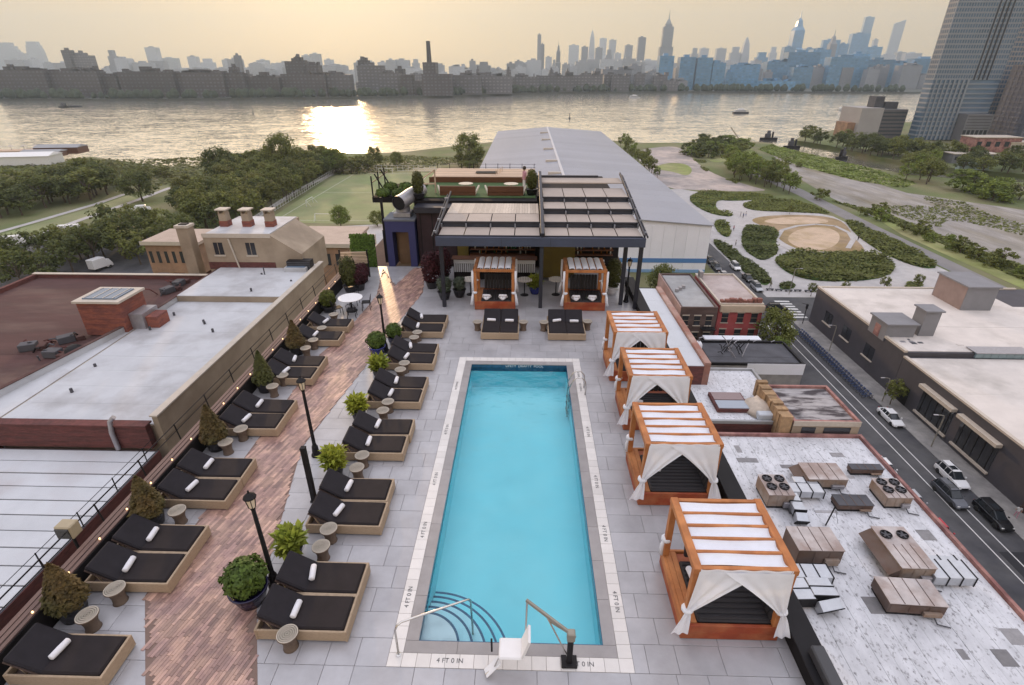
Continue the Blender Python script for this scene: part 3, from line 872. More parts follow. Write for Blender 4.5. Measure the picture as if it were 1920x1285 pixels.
for x, w in ((-4.6, "beside the terrace planter"), (-1.4, "near the bushy terrace shrub")):
    t = thing("terrace_sofa", f"low dark sofa with pale seat on the turf terrace {w}", "sofa", (x, 36.6, 4.05), 0, "sofas on the upper terrace")
    MB().box(-1.2, 1.2, -.4, .4, .0, .22, .02).build("frame", m_walnut, t)
    MB().box(-1.2, 1.2, -.42, -.3, .22, .62, .02).build("backrest", m_walnut, t)
    MB().box(-1.15, 1.15, -.28, .38, .225, .36, .04).build("seat_cushion", m_cushion, t)
    for s_ in (-1, 1):
        MB().bar((s_ * 1.15, -.35, .1), (s_ * 1.4, .2, .55), .1, .1).build("armrest", m_cushion, t)
    o = thing("low_table", f"round cream low table on the turf {w}", "table", (x + .3, 38.6, 4.05), 0, "low tables on the upper terrace")
    MB().lathe([(.1, 0), (.1, .3), (.5, .31), (.52, .36), (0, .36)], 14).build("top", m_cushion, o)
# planted balcony on the west side with leaning posts
t = thing("terrace_balcony", "planted balcony box with slanting black posts beside the upper terrace", "balcony", (-8.6, 38.5, 3.4))
MB().box(-2.0, 1.3, -1.6, 3.4, 0, .35).build("trough", m_darkwall, t)
for k in range(5):
    MB().bar((-1.95 + (.75 if k % 2 else 0), -1.5 + k * .9, .3), (-1.95, -1.5 + k * .9, 1.75), .08, .08).build("post", m_black, t)
MB().bar((-1.95, -1.55, 1.3), (-1.95, 3.3, 1.3), .05, .05).build("rail", m_black, t)
t = thing("timber_frame", "pale timber A-frame gable on the terrace edge", "frame", (-6.7, 37.0, 4.05))
MB().bar((-.9, 0, .6), (.5, 0, 1.5), .09, .09).build("rafter", m_woodtan, t)
MB().bar((-.9, 0, .6), (.55, 0, .62), .08, .08).build("tie_beam", m_woodtan, t)
MB().bar((.5, 0, 0), (.5, 0, 1.55), .09, .09).build("upright", m_woodtan, t)
# blue stair tower, silver duct, dark link building
m_blue = mat("royal_blue_render", (0.030, 0.033, 0.115), 0.6, var=0.1, scale=1)
t = thing("stair_tower", "royal blue stair tower with open brown doorway", "stair tower", (-8.05, 33.4, 0))
MB().box(-.95, -.52, 0, 1.9, 0, 3.0).build("wall", m_blue, t)
MB().box(.52, .95, 0, 1.9, 0, 3.0).build("wall", m_blue, t)
MB().box(-.519, .519, 0, 1.9, 2.3, 3.0).build("lintel", m_blue, t)
MB().box(-.519, .519, 1.0, 1.9, 0, 2.299).build("inner_wall", mat("brown_door", (0.15, 0.085, 0.04), 0.5, var=0.2, scale=2), t)
MB().box(-.30, .40, .55, .62, 0.01, 2.2).build("door", mat("brown_door", (0.1, 0.06, 0.03)), t)
MB().box(-1.0, 1.0, -.04, 1.95, 3.002, 3.12).build("roof", mat("grey_roof_cap", (0.12, 0.13, 0.15), 0.6), t)
m_duct = mat("galvanised_duct", (0.36, 0.35, 0.37), 0.45, 0.6, var=0.15, scale=3)
t = thing("exhaust_duct", "fat silver exhaust duct on top of the blue stair tower", "duct", (-7.95, 34.4, 3.12))
MB().box(-.55, .55, -.55, .55, 0.002, .3, .03).build("curb", m_duct, t)
MB().lathe([(.45, .3), (.45, .6)], 16).build("collar", m_duct, t)
MB().tube([(-.1, -.75, .95), (.1, -.2, 1.0), (.35, .6, 1.12), (.9, 1.9, 1.3)], .46, 18, False).build("barrel", m_duct, t, True)
MB().tube([(-.1, -.7, .95), (.1, -.2, 1.0)], .44, 18).build("mouth", m_black, t)
t = thing("link_wall", "dark burgundy wall between the blue tower and the bar", "wall", (-5.8, 33.8, 0))
MB().box(-1.2, 1.3, 0, .9, 0, 3.5).build("wall", mat("burgundy_wall", (0.028, 0.012, 0.016), 0.7, var=0.3, scale=2), t)
MB().box(-1.3, 1.4, -.3, .95, 3.502, 3.85).build("beam", m_frame, t)
for k in range(3):
    MB().box(-1.0 + k * .75, -.94 + k * .75, -.02, -.001, .1, 3.4).build("batten", m_black, t)
t = thing("black_mast", "thin black post standing west of the blue stair tower", "post", (-9.3, 34.3, 2.2))
MB().box(-.07, .07, -.07, .07, 0, 2.1).build("shaft", m_black, t)
MB().box(-.11, .11, -.11, .11, -2.2, 0).build("base", m_black, t)

# ------------------------------------------------------------------ deck furniture
m_wicker = mat("tan_wicker", (0.37, 0.275, 0.185), 0.65, var=0.18, scale=14, stretch=(1, 1, 5), obj=True, objvar=0.07, bump=0.25, bscale=120)
m_wickerdark = mat("brown_tray", (0.085, 0.055, 0.045), 0.7, var=0.25, scale=6)
m_fabric = mat("black_cushion", (0.016, 0.0135, 0.017), 0.8, var=0.2, scale=5, spec=0.3, bump=0.12, bscale=300)
m_fabric2 = mat("charcoal_cushion", (0.017, 0.0125, 0.0135), 0.8, var=0.25, scale=2.5, spec=0.3, bump=0.1, bscale=260)
m_towel = mat("white_towel", (0.74, 0.73, 0.76), 0.9, var=0.05, scale=14, bump=0.4, bscale=120)
def cushion(x0, x1, y0, y1, z0, z1, m=None):
    return MB().box(x0, x1, y0, y1, z0, z1, .035, m)
def make_lounger():
    t = thing("sun_lounger", "black cushioned lounger", "sun lounger")
    for s_, nm in ((-1, "side_rail"), (1, "side_rail")):
        MB().box(.06, 2.06, s_ * .455 - .025, s_ * .455 + .025, .05, .36, .01).build(nm, m_wicker, t)
    MB().box(2.03, 2.09, -.481, .481, .03, .365, .012).build("foot_panel", m_wicker, t)
    MB().box(0.0, .058, -.481, .481, .03, .362, .012).build("head_panel", m_wicker, t)
    MB().box(.06, 2.028, -.428, .428, .14, .18).build("tray", m_wickerdark, t)
    cushion(.74, 2.02, -.425, .425, .30, .41).build("seat_cushion", m_fabric2, t)
    a = radians(33)
    rot = Matrix.Translation((.76, 0, .31)) @ Matrix.Rotation(a, 4, "Y")
    cushion(-.78, 0.02, -.425, .425, 0.0, .11, rot).build("back_cushion", m_fabric, t)
    for s_ in (-1, 1):
        MB().bar((.16, s_ * .34, .70), (.36, s_ * .34, .20), .03, .03).build("back_strut", m_wicker, t)
    MB().box(-.76, 0.0, -.43, .43, -.03, -.004, 0.0, rot).build("back_board", m_wickerdark, t)
    return t
lounger = make_lounger()
towel_me = MB()
prof = [(0, -.215), (.045, -.214), (.07, -.2), (.074, 0), (.07, .2), (.045, .214), (0.0, .215)]
towel_me.lathe(prof, 12)
towel_me.v = [(z * 0 + x, z, y) for x, y, z in towel_me.v]
towel_shape = towel_me.mesh("towel", m_towel, True)
fold_shape = MB().box(-.076, -.02, -.2, .2, -.03, .012, .01).mesh("towel_edge", m_towel)
first = [True]
def place_lounger(x, y, rz, label, towel=True, group="black cushioned sun loungers"):
    if first[0]:
        o = lounger
        o.location = (x, y, 0); o.rotation_euler.z = rz
        tag(o, label, "sun lounger", group)
        first[0] = False
    else:
        o = copy_tree(lounger, (x, y, 0), rz, label, group)
    if towel:
        u = R.uniform(.80, .90)
        p = Vector((x, y, 0)) + Matrix.Rotation(rz, 3, "Z") @ Vector((u, R.uniform(-.04, .04), .485))
        tw = thing("rolled_towel", "white towel on the " + label.replace("black cushioned ", "", 1).replace(" from the camera end", "").replace(" standing alone", "").replace("lounger at the camera end of", "first lounger of").replace("in the row facing the pool's far end", "in the far row"), "towel", p, rz + R.uniform(-.3, .3), "rolled towels on the loungers")
        link("roll", towel_shape, tw); link("loose_edge", fold_shape, tw)
NEAR = ["nearest", "second", "third", "fourth", "fifth", "sixth", "seventh"]
# middle row, head towards the walk, feet to the pool
for k, y in enumerate((8.50, 11.61, 14.72, 17.75, 20.72, 23.85)):
    for j, dy in ((0, -.48), (1, .48)):
        w = 1.0 if k < 5 else 1.12
        place_lounger(-6.0 + R.uniform(-.03, .03), y + dy * w, R.uniform(-.018, .018), f"black cushioned lounger, {('nearer', 'farther')[j]} one of {ORD[k]} poolside pair from the camera end")
# wall row
WALLROW = [(6.89, 1), (9.62, 2), (12.45, 2), (15.92, 2), (19.35, 2), (22.30, 1), (23.75, 1)]
for k, (y, n) in enumerate(WALLROW):
    for j in range(n):
        dy = 0 if n == 1 else (-.48, .48)[j]
        if n == 2:
            lab = f"black cushioned lounger, {('nearer', 'farther')[j]} one of {ORD[k - 1]} wall-side pair from the camera end"
        else:
            lab = {0: "black cushioned lounger standing alone at the camera end of the parapet row", 5: "black cushioned lounger standing alone beyond the last parapet-row pair", 6: "black cushioned lounger standing alone next to the round patio table"}[k]
        place_lounger(-10.72, y + dy, R.uniform(-.02, .02), lab)
# beside the nearest one a second lounger just out of the frame's corner
for k, (x, w) in enumerate(((-1.63, "first"), (-.77, "second"), (1.59, "third"), (2.43, "fourth"))):
    place_lounger(x, 24.9, radians(-90), f"black cushioned lounger, {w} from the walk in the row facing the pool's far end")

# drum side tables with ringed tops
m_drum = mat("brown_drum_weave", (0.135, 0.095, 0.068), 0.7, var=0.3, scale=20, stretch=(1, 1, 4), obj=True, bump=0.4, bscale=90)
m_ringl = mat("pale_ring", (0.52, 0.46, 0.38), 0.6, var=0.1, scale=20)
m_ringd = mat("dark_ring", (0.09, 0.065, 0.048), 0.65)
def make_table():
    t = thing("side_table", "drum side table", "side table")
    MB().lathe([(.17, 0), (.15, .02), (.145, .2), (.19, .38), (.235, .43), (.235, .455), (0, .455)], 22).build("drum", m_drum, t, True)
    MB().lathe([(0, .457), (.215, .457)], 24).build("top", m_ringd, t)
    for r in (.025, .075, .12, .165, .205):
        MB().lathe([(r, .4575), (r, .464), (r + .022, .464), (r + .022, .4575)], 24).build("ring", m_ringl, t)
    return t
table0 = make_table()
TABLES = [(-9.9, 7.75, "beside the lone lounger nearest the camera"), (-9.75, 8.45, "near the first wall-side pair, camera side"), (-9.75, 11.0, "between the first and second wall-side pairs"),
          (-9.95, 14.1, "between the second and third wall-side pairs, nearer one"), (-9.8, 14.85, "between the second and third wall-side pairs, farther one"), (-9.9, 17.65, "between the third and fourth wall-side pairs, nearer one"),
          (-9.85, 18.5, "between the third and fourth wall-side pairs, farther one"), (-9.8, 20.9, "just beyond the fourth wall-side pair"), (-9.75, 21.7, "between fourth wall-side pair and lone lounger"), (-9.8, 23.0, "between the two lone loungers near the patio table"), (-9.75, 24.6, "between the last parapet lounger and the patio table"),
          (-5.15, 7.42, "at the near corner of the first poolside pair"), (-5.25, 9.85, "just past the first poolside pair"), (-5.25, 10.45, "just before the second poolside pair"), (-5.2, 12.95, "just past the second poolside pair"),
          (-5.2, 13.55, "just before the third poolside pair"), (-5.15, 16.1, "just past the third poolside pair"), (-5.1, 16.68, "just before the fourth poolside pair"), (-5.15, 19.1, "just past the fourth poolside pair"),
          (-5.1, 19.65, "just before the fifth poolside pair"), (-5.15, 22.1, "just past the fifth poolside pair"), (-5.1, 22.65, "just before the sixth poolside pair"),
          (-2.35, 23.9, "west of the first far-row lounger"), (-.08, 23.95, "east of the second far-row lounger"), (.93, 23.95, "west of the third far-row lounger"), (3.1, 24.1, "east of the last far-row lounger")]
for k, (x, y, w) in enumerate(TABLES):
    lab = "brown drum side table with ringed top, " + w
    if k == 0:
        table0.location = (x, y, 0); tag(table0, lab, "side table", "drum side tables")
    else:
        copy_tree(table0, (x, y, 0), R.uniform(0, 6), lab, "drum side tables")

# black lamp posts
m_lamp = mat("frosted_lamp_glass", (0.75, 0.62, 0.45), 0.35)
def lamp_post(x, y, h, label):
    t = thing("lamp_post", label, "lamp post", (x, y, 0), 0, "black lamp posts on the deck")
    MB().lathe([(.16, 0), (.16, .06), (.12, .1), (.1, .38), (.075, .42), (.06, .5), (.045, h - .5), (.055, h - .48), (.06, h - .44)], 10).build("post", m_black, t)
    MB().lathe([(.03, h - .44), (.075, h - .4), (.115, h - .12), (.0, h - .12)], 6).build("lantern_glass", m_lamp, t)
    for k in range(6):
        a = k * pi / 3
        MB().bar((.08 * cos(a), .08 * sin(a), h - .4), (.122 * cos(a), .122 * sin(a), h - .1), .016, .016).build("lantern_rib", m_black, t)
    MB().lathe([(.15, h - .12), (.14, h - .09), (.06, h - .01), (.025, h + .01), (.02, h + .07), (0, h + .09)], 10).build("cap", m_black, t)
    return t
lamp_post(-6.18, 9.0, 3.02, "black lamp post beside the large round shrub and nearest poolside loungers")
lamp_post(-6.94, 14.05, 3.02, "black lamp post on the brick walk beside the third wall-side lounger pair")
lamp_post(-6.36, 21.5, 2.8, "black lamp post behind the blue glazed planter")
lamp_post(5.62, 27.75, 2.5, "black lamp post next to the pergola's outer column")
t = thing("bollard_post", "square black bollard post at the edge of the brick walk", "post", (-6.25, 11.95, 0))
MB().box(-.07, .07, -.07, .07, 0, 1.95, .01).build("shaft", m_black, t)
MB().box(-.1, .1, -.1, .1, 0, .05, .008).build("foot", m_black, t)
MB().box(-.076, .076, -.076, .076, 1.952, 2.0, .01).build("cap", m_black, t)

# round patio table with black chairs
t = thing("patio_table", "round white-topped patio table near the blue stair tower", "table", (-9.3, 26.1, 0))
MB().lathe([(.62, .73), (.64, .745), (.64, .765), (.62, .775), (0, .775)], 28).build("top", m_plastic, t)
MB().lathe([(.3, 0), (.3, .03), (.05, .06), (.05, .728)], 12).build("pedestal", m_black, t)
def bistro_chair(x, y, rz, label):
    t = thing("patio_chair", label, "chair", (x, y, 0), rz, "black chairs around the patio table")
    MB().box(-.22, .22, -.22, .22, .42, .46, .015).build("seat", m_black, t)
    for sx in (-1, 1):
        for sy in (-1, 1):
            MB().bar((sx * .19, sy * .19, .42), (sx * .22, sy * .22, 0), .025, .025).build("leg", m_black, t)
    MB().tube([(-.2, -.21, .45), (-.21, -.26, .75), (-.1, -.29, .84), (.1, -.29, .84), (.21, -.26, .75), (.2, -.21, .45)], .016, 6).build("back_frame", m_black, t)
    for k in range(3):
        MB().bar((-.1 + k * .1, -.22, .46), (-.08 + k * .08, -.285, .83), .012, .012).build("back_slat", m_black, t)
bistro_chair(-9.05, 25.3, radians(10), "black patio chair on the camera side of the white-topped table")
bistro_chair(-9.85, 25.5, radians(-50), "black patio chair on the parapet side of the white-topped table")
bistro_chair(-8.55, 26.3, radians(100), "black patio chair on the walk side of the white-topped table")
bistro_chair(-9.4, 26.95, radians(180), "black patio chair behind the white-topped table")

# ------------------------------------------------------------------ cabanas
m_cedar = mat("orange_cedar", (0.47, 0.19, 0.065), 0.6, var=0.22, scale=2.2, stretch=(1, 1, 1), obj=True, col2=(0.36, 0.13, 0.042), mixscale=1.6, objvar=0.08, spec=0.4)
m_cedar2 = mat("red_cedar_base", (0.36, 0.11, 0.04), 0.6, var=0.25, scale=2.0, obj=True, col2=(0.27, 0.045, 0.012), mixscale=1.4, objvar=0.1)
m_cloth = mat("white_canvas_cloth", (0.86, 0.88, 0.94), 0.85, transl=0.18, var=0.04, scale=4, bump=0.15, bscale=14)
m_quilt = mat("black_quilted_cushion", (0.016, 0.014, 0.017), 0.65, var=0.2, scale=4)
def grid(fn, nu, nv):
    vs = [fn(i / nu, j / nv) for j in range(nv + 1) for i in range(nu + 1)]
    fs = [(j * (nu + 1) + i, j * (nu + 1) + i + 1, (j + 1) * (nu + 1) + i + 1, (j + 1) * (nu + 1) + i) for j in range(nv) for i in range(nu)]
    return MB().add(vs, fs)
def swag(x0, x1, xt, y, ztop, ztie, zend, flare, dirn, seed):
    """a curtain gathered from the beam (x0..x1) to a tie at xt, its tail flaring below"""
    rr = random.Random(seed)
    ph = rr.random() * 6
    def up(u, v):
        e = v ** 1.25
        xa, xb = x0 + (xt - .05 - x0) * e, x1 + (xt + .06 - x1) * e
        if dirn > 0:
            xa = x0 + (xt - .05 - x0) * v
            xb = x1 + (xt + .06 - x1) * (v ** 1.12)
        else:
            xa = x0 + (xt - .06 - x0) * (v ** 1.12)
            xb = x1 + (xt + .05 - x1) * v
        x = xa + (xb - xa) * u
        inner = u if dirn > 0 else 1 - u
        z = ztop + (ztie - ztop) * (v - .10 * inner * sin(pi * v)) 
        fold = .035 * sin(u * 17 + ph + v * 1.5) * (v ** .7) * (1 - .3 * v) + .02 * sin(u * 8 + ph)* v
        return (x, y - .03 - fold - .05 * sin(pi * v) * inner, z)
    def tail(u, v):
        w = .06 + (flare - .06) * (v ** .8)
        x = xt + (u - .5) * 2 * w - dirn * flare * .55 * v
        fold = .035 * sin(u * 13 + ph) * (1 - v * .3)
        return (x, y - .05 - fold - .03 * v, ztie + (zend - ztie) * v + .05 * abs(u - .5) * v)
    return grid(up, 22, 12), grid(tail, 12, 8)
def make_cabana(front_drapes=True, seed=0):
    t = thing("cabana", "orange cedar cabana", "cabana")
    W, Dp, H = 2.14, 2.05, 2.3
    for a in ((0.0, W + .06, 0.0, .07), (0.0, W + .06, Dp + .02, Dp + .09)):
        MB().box(*a, .25, .48, .008).build("base_board", m_cedar if a[2] else m_cedar2, t)
        MB().box(a[0] + .01, a[1] - .01, a[2] + .008, a[3] - .002, .02, .246, .008).build("base_board", m_cedar2, t)
    for a in ((0.0, .07, .072, Dp + .018), (W - .01, W + .06, .072, Dp + .018)):
        MB().box(*a, .25, .48, .008).build("base_board", m_cedar, t)
        MB().box(a[0] + .006, a[1] - .006, a[2], a[3], .02, .246, .008).build("base_board", m_cedar2, t)
    for k in range(2):
        MB().box(.072 + k * .14, .205 + k * .14, .08, Dp + .01, .445, .485, .006).build("ledge_board", m_cedar, t)
    MB().box(.352, W - .02, .08, Dp, .37, .42).build("seat_deck", m_cedar2, t)
    for x in (.075, W - .075):
        for y in (.08, Dp - .06):
            MB().box(x - .075, x + .075, y - .075, y + .075, .481, H - .151, .008).build("post", m_cedar, t)
    for x in (.075, W - .075):
        MB().box(x - .085, x + .085, -.02, Dp + .04, H - .15, H, .01).build("side_beam", m_cedar, t)
    for y in (.05, Dp - .03):
        MB().box(.162, W - .162, y - .05, y + .05, H - .148, H - .012, .006).build("cross_beam", m_cedar, t)
    n = 4
    lines = [(.09 + (Dp - .18) * k / (n + 1)) for k in range(n + 2)]
    along = front_drapes
    if along:
        for y in lines[1:-1]:
            MB().box(.162, W - .162, y - .034, y + .034, H - .07, H + .004, .006).build("roof_slat", m_cedar, t)
        for k in range(n + 1):
            y0, y1 = lines[k] + .03, lines[k + 1] - .03
            grid(lambda u, v: (.165 + (W - .33) * u, y0 + (y1 - y0) * v, H - .03 - .07 * sin(pi * v) + .014 * sin(u * (6 + seed) + k * 2 + seed)), 10, 6).build("roof_cloth", m_cloth, t, True)
    else:
        lx = [.165 + (W - .33) * k / 5 for k in range(6)]
        for x in lx[1:-1]:
            MB().box(x - .026, x + .026, .092, Dp - .072, H - .06, H - .008, .004).build("roof_slat", m_cedar, t)
        for k in range(5):
            a, b = lx[k] + .03, lx[k + 1] - .03
            grid(lambda u, v: (a + (b - a) * u, .1 + (Dp - .18) * v, H + .015 + .05 * sin(pi * u)), 6, 8).build("roof_cloth", m_cloth, t, True)
    # seat mattress with raised channels, backrest along the far side
    MB().box(.36, W - .04, .10, Dp - .3, .421, .52, .03).build("seat_mattress", m_quilt, t)
    for k in range(11):
        if front_drapes:
            MB().box(.38, W - .07, .14 + k * .145, .235 + k * .145, .505, .55, .02).build("channel", m_quilt, t)
        else:
            MB().box(.39 + k * .152, .50 + k * .152, .14, Dp - .36, .505, .55, .02).build("channel", m_quilt, t)
    if front_drapes:
        rb = Matrix.Translation((W - .16, .12, .54)) @ Matrix.Rotation(radians(18), 4, "Y")
        for k in range(10):
            MB().box(-.05, .06, .0 + k * .17, .155 + k * .17, 0, .75, .03, rb).build("back_channel", m_quilt, t)
        rb = Matrix.Translation((.5, Dp - .2, .54)) @ Matrix.Rotation(radians(-14), 4, "X")
        for k in range(8):
            MB().box(k * .18, .165 + k * .18, -.05, .06, 0, .7, .03, rb).build("back_channel", m_quilt, t)
    else:
        rb = Matrix.Translation((.42, Dp - .26, .54)) @ Matrix.Rotation(radians(-12), 4, "X")
        for k in range(9):
            MB().box(k * .168, .155 + k * .168, -.05, .06, 0, .85, .03, rb).build("back_channel", m_quilt, t)
        MB().box(.36, W - .06, .08, .2, .421, .48, .01).build("front_cushion", m_quilt, t)
    def band(x, y, z):
        MB().lathe([(.115, z - .06), (.135, z - .02), (.135, z + .02), (.115, z + .06)], 10, (x, y, 0)).build("tie_band", m_cloth, t, True)
    if front_drapes:
        a, b = swag(.1, 1.42 - .09 * (seed % 3), .03, .0, H - .06, .98, .30, .19 + .02 * (seed % 2), 1, 3 + seed * 5)
        a.build("curtain", m_cloth, t, True); b.build("curtain_tail", m_cloth, t, True)
        a, b = swag(.62 + .08 * (seed % 2), W - .1, W - .06, -.02, H - .05, .98, .28, .17 + .02 * ((seed + 1) % 3), -1, 8 + seed * 7)
        a.build("curtain", m_cloth, t, True); b.build("curtain_tail", m_cloth, t, True)
        grid(lambda u, v: (.118 + (W - .236) * u, -.025 - .012 * sin(u * 25), H + .0 - .16 * v), 30, 3).build("valance", m_cloth, t, True)
        for y in (.0, Dp):
            band(.05, .05 if y < 1 else Dp - .03, .98)
        MB().tube([(.03, Dp - .03, .98), (-.03, Dp - .02, .75), (-.02, Dp - .03, .45)], .045, 8, True, .07).build("curtain_tail", m_cloth, t, True)
        band(W - .05, .05, .98)
    else:
        for x in (-.0, W):
            sgn = -1 if x < 1 else 1
            for y in (.02, Dp - .05):
                MB().tube([(x + sgn * .05, y + .03, H - .1), (x + sgn * .07, y + .04, 1.5), (x + sgn * .05, y, 1.0)], .07, 8, True, .045).build("curtain", m_cloth, t, True)
                MB().tube([(x + sgn * .05, y, 1.0), (x + sgn * .1, y, .7), (x + sgn * .14, y, .3)], .045, 8, True, .095).build("curtain_tail", m_cloth, t, True)
                band(x - sgn * .03, y + .03, 1.0)
            if sgn > 0:
                grid(lambda u, v: (x + .03 + .02 * sin(u * 22), .1 + (Dp - .2) * (u - .5) * (1 - .5 * v) + Dp / 2 - .1, H - .05 - 1.0 * v), 16, 6).build("side_curtain", m_cloth, t, True)
    return t
cab = make_cabana(True)
CABS = [(3.59, 7.83, "nearest one at the deck corner"), (3.40, 12.0, "second from the camera end"), (3.56, 15.72, "third from the camera end"), (3.53, 19.1, "farthest one toward the pergola")]
for k, (x, y, w) in enumerate(CABS):
    lab = "orange poolside cabana with swagged curtains, " + w
    if k == 0:
        cab.location = (x, y, 0); tag(cab, lab, "cabana", "orange cabanas along the pool")
    else:
        o = make_cabana(True, k)
        o.location = (x, y, 0); o.rotation_euler.z = (0, .006, -.008, .005)[k]
        tag(o, lab, "cabana", "orange cabanas along the pool")
    for j, (dx, dy, rz) in enumerate(((.52, 1.25, .1), (.62, .98, 1.2))):
        tw = thing("rolled_towel", f"white towel, {('farther', 'nearer')[j]} of two in the poolside cabana, {w}", "towel", (x + dx, y + dy, .62), rz, "towels in the cabanas")
        link("roll", towel_shape, tw); link("loose_edge", fold_shape, tw)
cab2 = make_cabana(False)
for k, (x, w) in enumerate(((-2.72, "at the bar counter"), (2.08, "at the olive wall"))):
    lab = "open-fronted orange cabana with striped white roof, " + w
    if k == 0:
        cab2.location = (x, 26.38, 0); tag(cab2, lab, "cabana", "rear cabanas under the pergola edge")
    else:
        copy_tree(cab2, (x, 26.38, 0), 0, lab, "rear cabanas under the pergola edge")
    for j, dx in enumerate((.62, 1.5)):
        for i, (a, b, c, rz) in enumerate(((-.08, 0, .62, .5), (.12, .02, .62, -.5), (.02, .02, .74, 1.5))):
            tw = thing("rolled_towel", f"{('western', 'eastern', 'top')[i]} towel of the {('west', 'east')[j]} stack in the cabana {w}", "towel", (x + dx + a, 26.62 + b, c), rz, "stacked towels in the rear cabanas")
            link("roll", towel_shape, tw)

# ------------------------------------------------------------------ neighbours west of the deck
m_whiteroof = mat("white_membrane", (0.50, 0.51, 0.53), 0.7, var=0.09, scale=0.5, col2=(0.33, 0.32, 0.325), mixscale=0.22, mixpow=(0.47, 0.72), bump=0.1, bscale=8)
m_seamroof = mat("grey_membrane", (0.56, 0.575, 0.60), 0.7, var=0.07, scale=0.8, objvar=0.06, col2=(0.40, 0.37, 0.37), mixscale=0.2, mixpow=(0.5, 0.75))
m_beige = mat("beige_render", (0.36, 0.29, 0.215), 0.85, var=0.12, scale=0.6, col2=(0.28, 0.22, 0.16), mixscale=0.25)
m_redbrick = mat("dark_red_brick", (0.135, 0.045, 0.04), 0.9, var=0.3, scale=3, stretch=(1, 1, 5), col2=(0.09, 0.035, 0.032), mixscale=0.8)
m_rust = mat("rust_brown_roof", (0.075, 0.033, 0.03), 0.9, var=0.3, scale=0.5, stretch=(.4, 1.4, 1), col2=(0.13, 0.085, 0.07), mixscale=0.15, mixpow=(0.5, 0.75))
m_capstone = mat("pale_capping", (0.50, 0.44, 0.37), 0.7, var=0.1, scale=2)
m_rooftar = mat("dark_tar_roof", (0.075, 0.075, 0.085), 0.85, var=0.3, scale=0.5)
ZW = -10.5
t = thing("white_roof_building", "beige walled building with broad white membrane roof beside the deck parapet", "building", (-31, 46, 0))
MB().box(-6.4, 5.6, -16.1, 6.0, STREET, ZW - .1).build("wall", m_beige, t)
MB().box(-6.4, 5.6, 6.001, 17, STREET, ZW + .55).build("wall", m_beige, t)
for k in range(9):
    MB().box(-6.2, 5.4, -16 + k * 2.44, -13.575 + k * 2.44, ZW - .095, ZW - .04 + R.uniform(0, .008)).build("roof_sheet", m_whiteroof, t)
for k in range(4):
    MB().box(-6.2, 5.4, 6.05 + k * 2.7, 8.735 + k * 2.7, ZW + .555, ZW + .61 + R.uniform(0, .008)).build("roof_sheet", m_whiteroof, t)
MB().box(5.3, 5.7, -16.2, 17.1, ZW - 1.2, ZW + .75).build("parapet", m_beige, t)
MB().box(5.22, 5.78, -16.3, 17.2, ZW + .752, ZW + .87).build("capping", m_capstone, t)
MB().box(-6.5, -6.25, 1.6, 17.1, ZW - .1, ZW + .5).build("parapet", m_whiteroof, t)
MB().box(-6.55, -6.2, 1.55, 17.2, ZW + .502, ZW + .56).build("capping", m_rust, t)
MB().prism([(-6.41, -16.05), (-9.3, -16.05), (-6.41, 1.6)], STREET, ZW - .05).build("roof_wedge", m_whiteroof, t)
MB().bar((-9.35, -16.1, ZW + .2), (-6.4, 1.7, ZW + .2), .26, .6).build("parapet", m_whiteroof, t)
MB().bar((-9.35, -16.15, ZW + .53), (-6.4, 1.75, ZW + .53), .36, .06).build("capping", m_rust, t)
for k in range(11):
    x, y = R.uniform(-5.5, 4.5), R.uniform(-14, 15)
    z = ZW - .03 if y < 5.8 else ZW + .62
    if 5 < y < 6.5: continue
    h = R.choice((.25, .9, .15, .35))
    tag(MB().tube([(0, 0, 0), (0, 0, h)], .07 if h > .5 else .11, 8).build("vent_pipe", m_rooftar, None, False, (-31 + x, 46 + y, z)), "small dark vent pipe on the white membrane roof beside the deck", "vent pipe", "vent pipes on the white roof")
t = thing("roof_screen", "black louvred screen box at the far corner of the white roof", "screen", (-27.2, 61.0, ZW + .62))
MB().box(-1.4, 1.4, -.6, .6, 0, 1.1).build("panel", m_black, t)
for k in range(4):
    MB().box(-1.42, 1.42, -.64, -.602, .12 + k * .25, .26 + k * .25).build("louvre", m_rooftar, t)
t = thing("roof_hatch", "white framed skylight box next to the black louvred screen", "skylight", (-27.44, 60.74) + (ZW + .6,))
MB().box(-1.3, 1.3, -1, 1, 0, .5).build("curb", m_whiteroof, t)
MB().box(-1.1, 1.1, -.8, .8, .502, .56).build("glazing", mat("blue_glazing", (0.15, 0.2, 0.27), 0.15), t)

LZ = -12.05                                       # the lower roof
t = thing("brick_party_wall", "dark red brick wall stepping down to the lower seamed roof", "wall", (-33, 29.4, 0))
for j in range(4):
    MB().box(-10, 7.1, -.2 - .003 * (j % 2), .3, LZ + j * .46, LZ + .45 + j * .46).build("brick_course", m_redbrick, t)
MB().box(-10.1, 7.2, -.3, .4, LZ + 1.842, LZ + 1.96).build("capping", m_redbrick, t)
tag(MB().tube([(-28.2, 29.0, -12.0), (-28.2, 29.0, -10.6), (-28.2, 29.2, -9.8), (-27.9, 29.3, -9.5)], .16, 10).build("downpipe", m_duct, None), "fat grey duct pipe climbing the dark red brick wall", "duct pipe")
t = thing("lower_roof_building", "building with pale seamed membrane roof, lowest beside the deck", "building", (-33, 15, 0))
MB().box(-12, 7.6, -20, 14.1, STREET, LZ - .1).build("wall", m_redbrick, t)
MB().box(-11.95, 7.55, -19.95, 14.05, LZ - .099, LZ - .085).build("roof_base", m_rooftar, t)
for k in range(28):
    MB().box(-11.9, 7.5, -19.9 + k * 1.21, -18.78 + k * 1.21, LZ - .084, LZ - .04 + R.uniform(0, .03)).build("roof_sheet", m_seamroof, t)
t = thing("cable_rail", "thin wire guard rail along the seamed roof edge", "railing", (-25.5, 15, LZ))
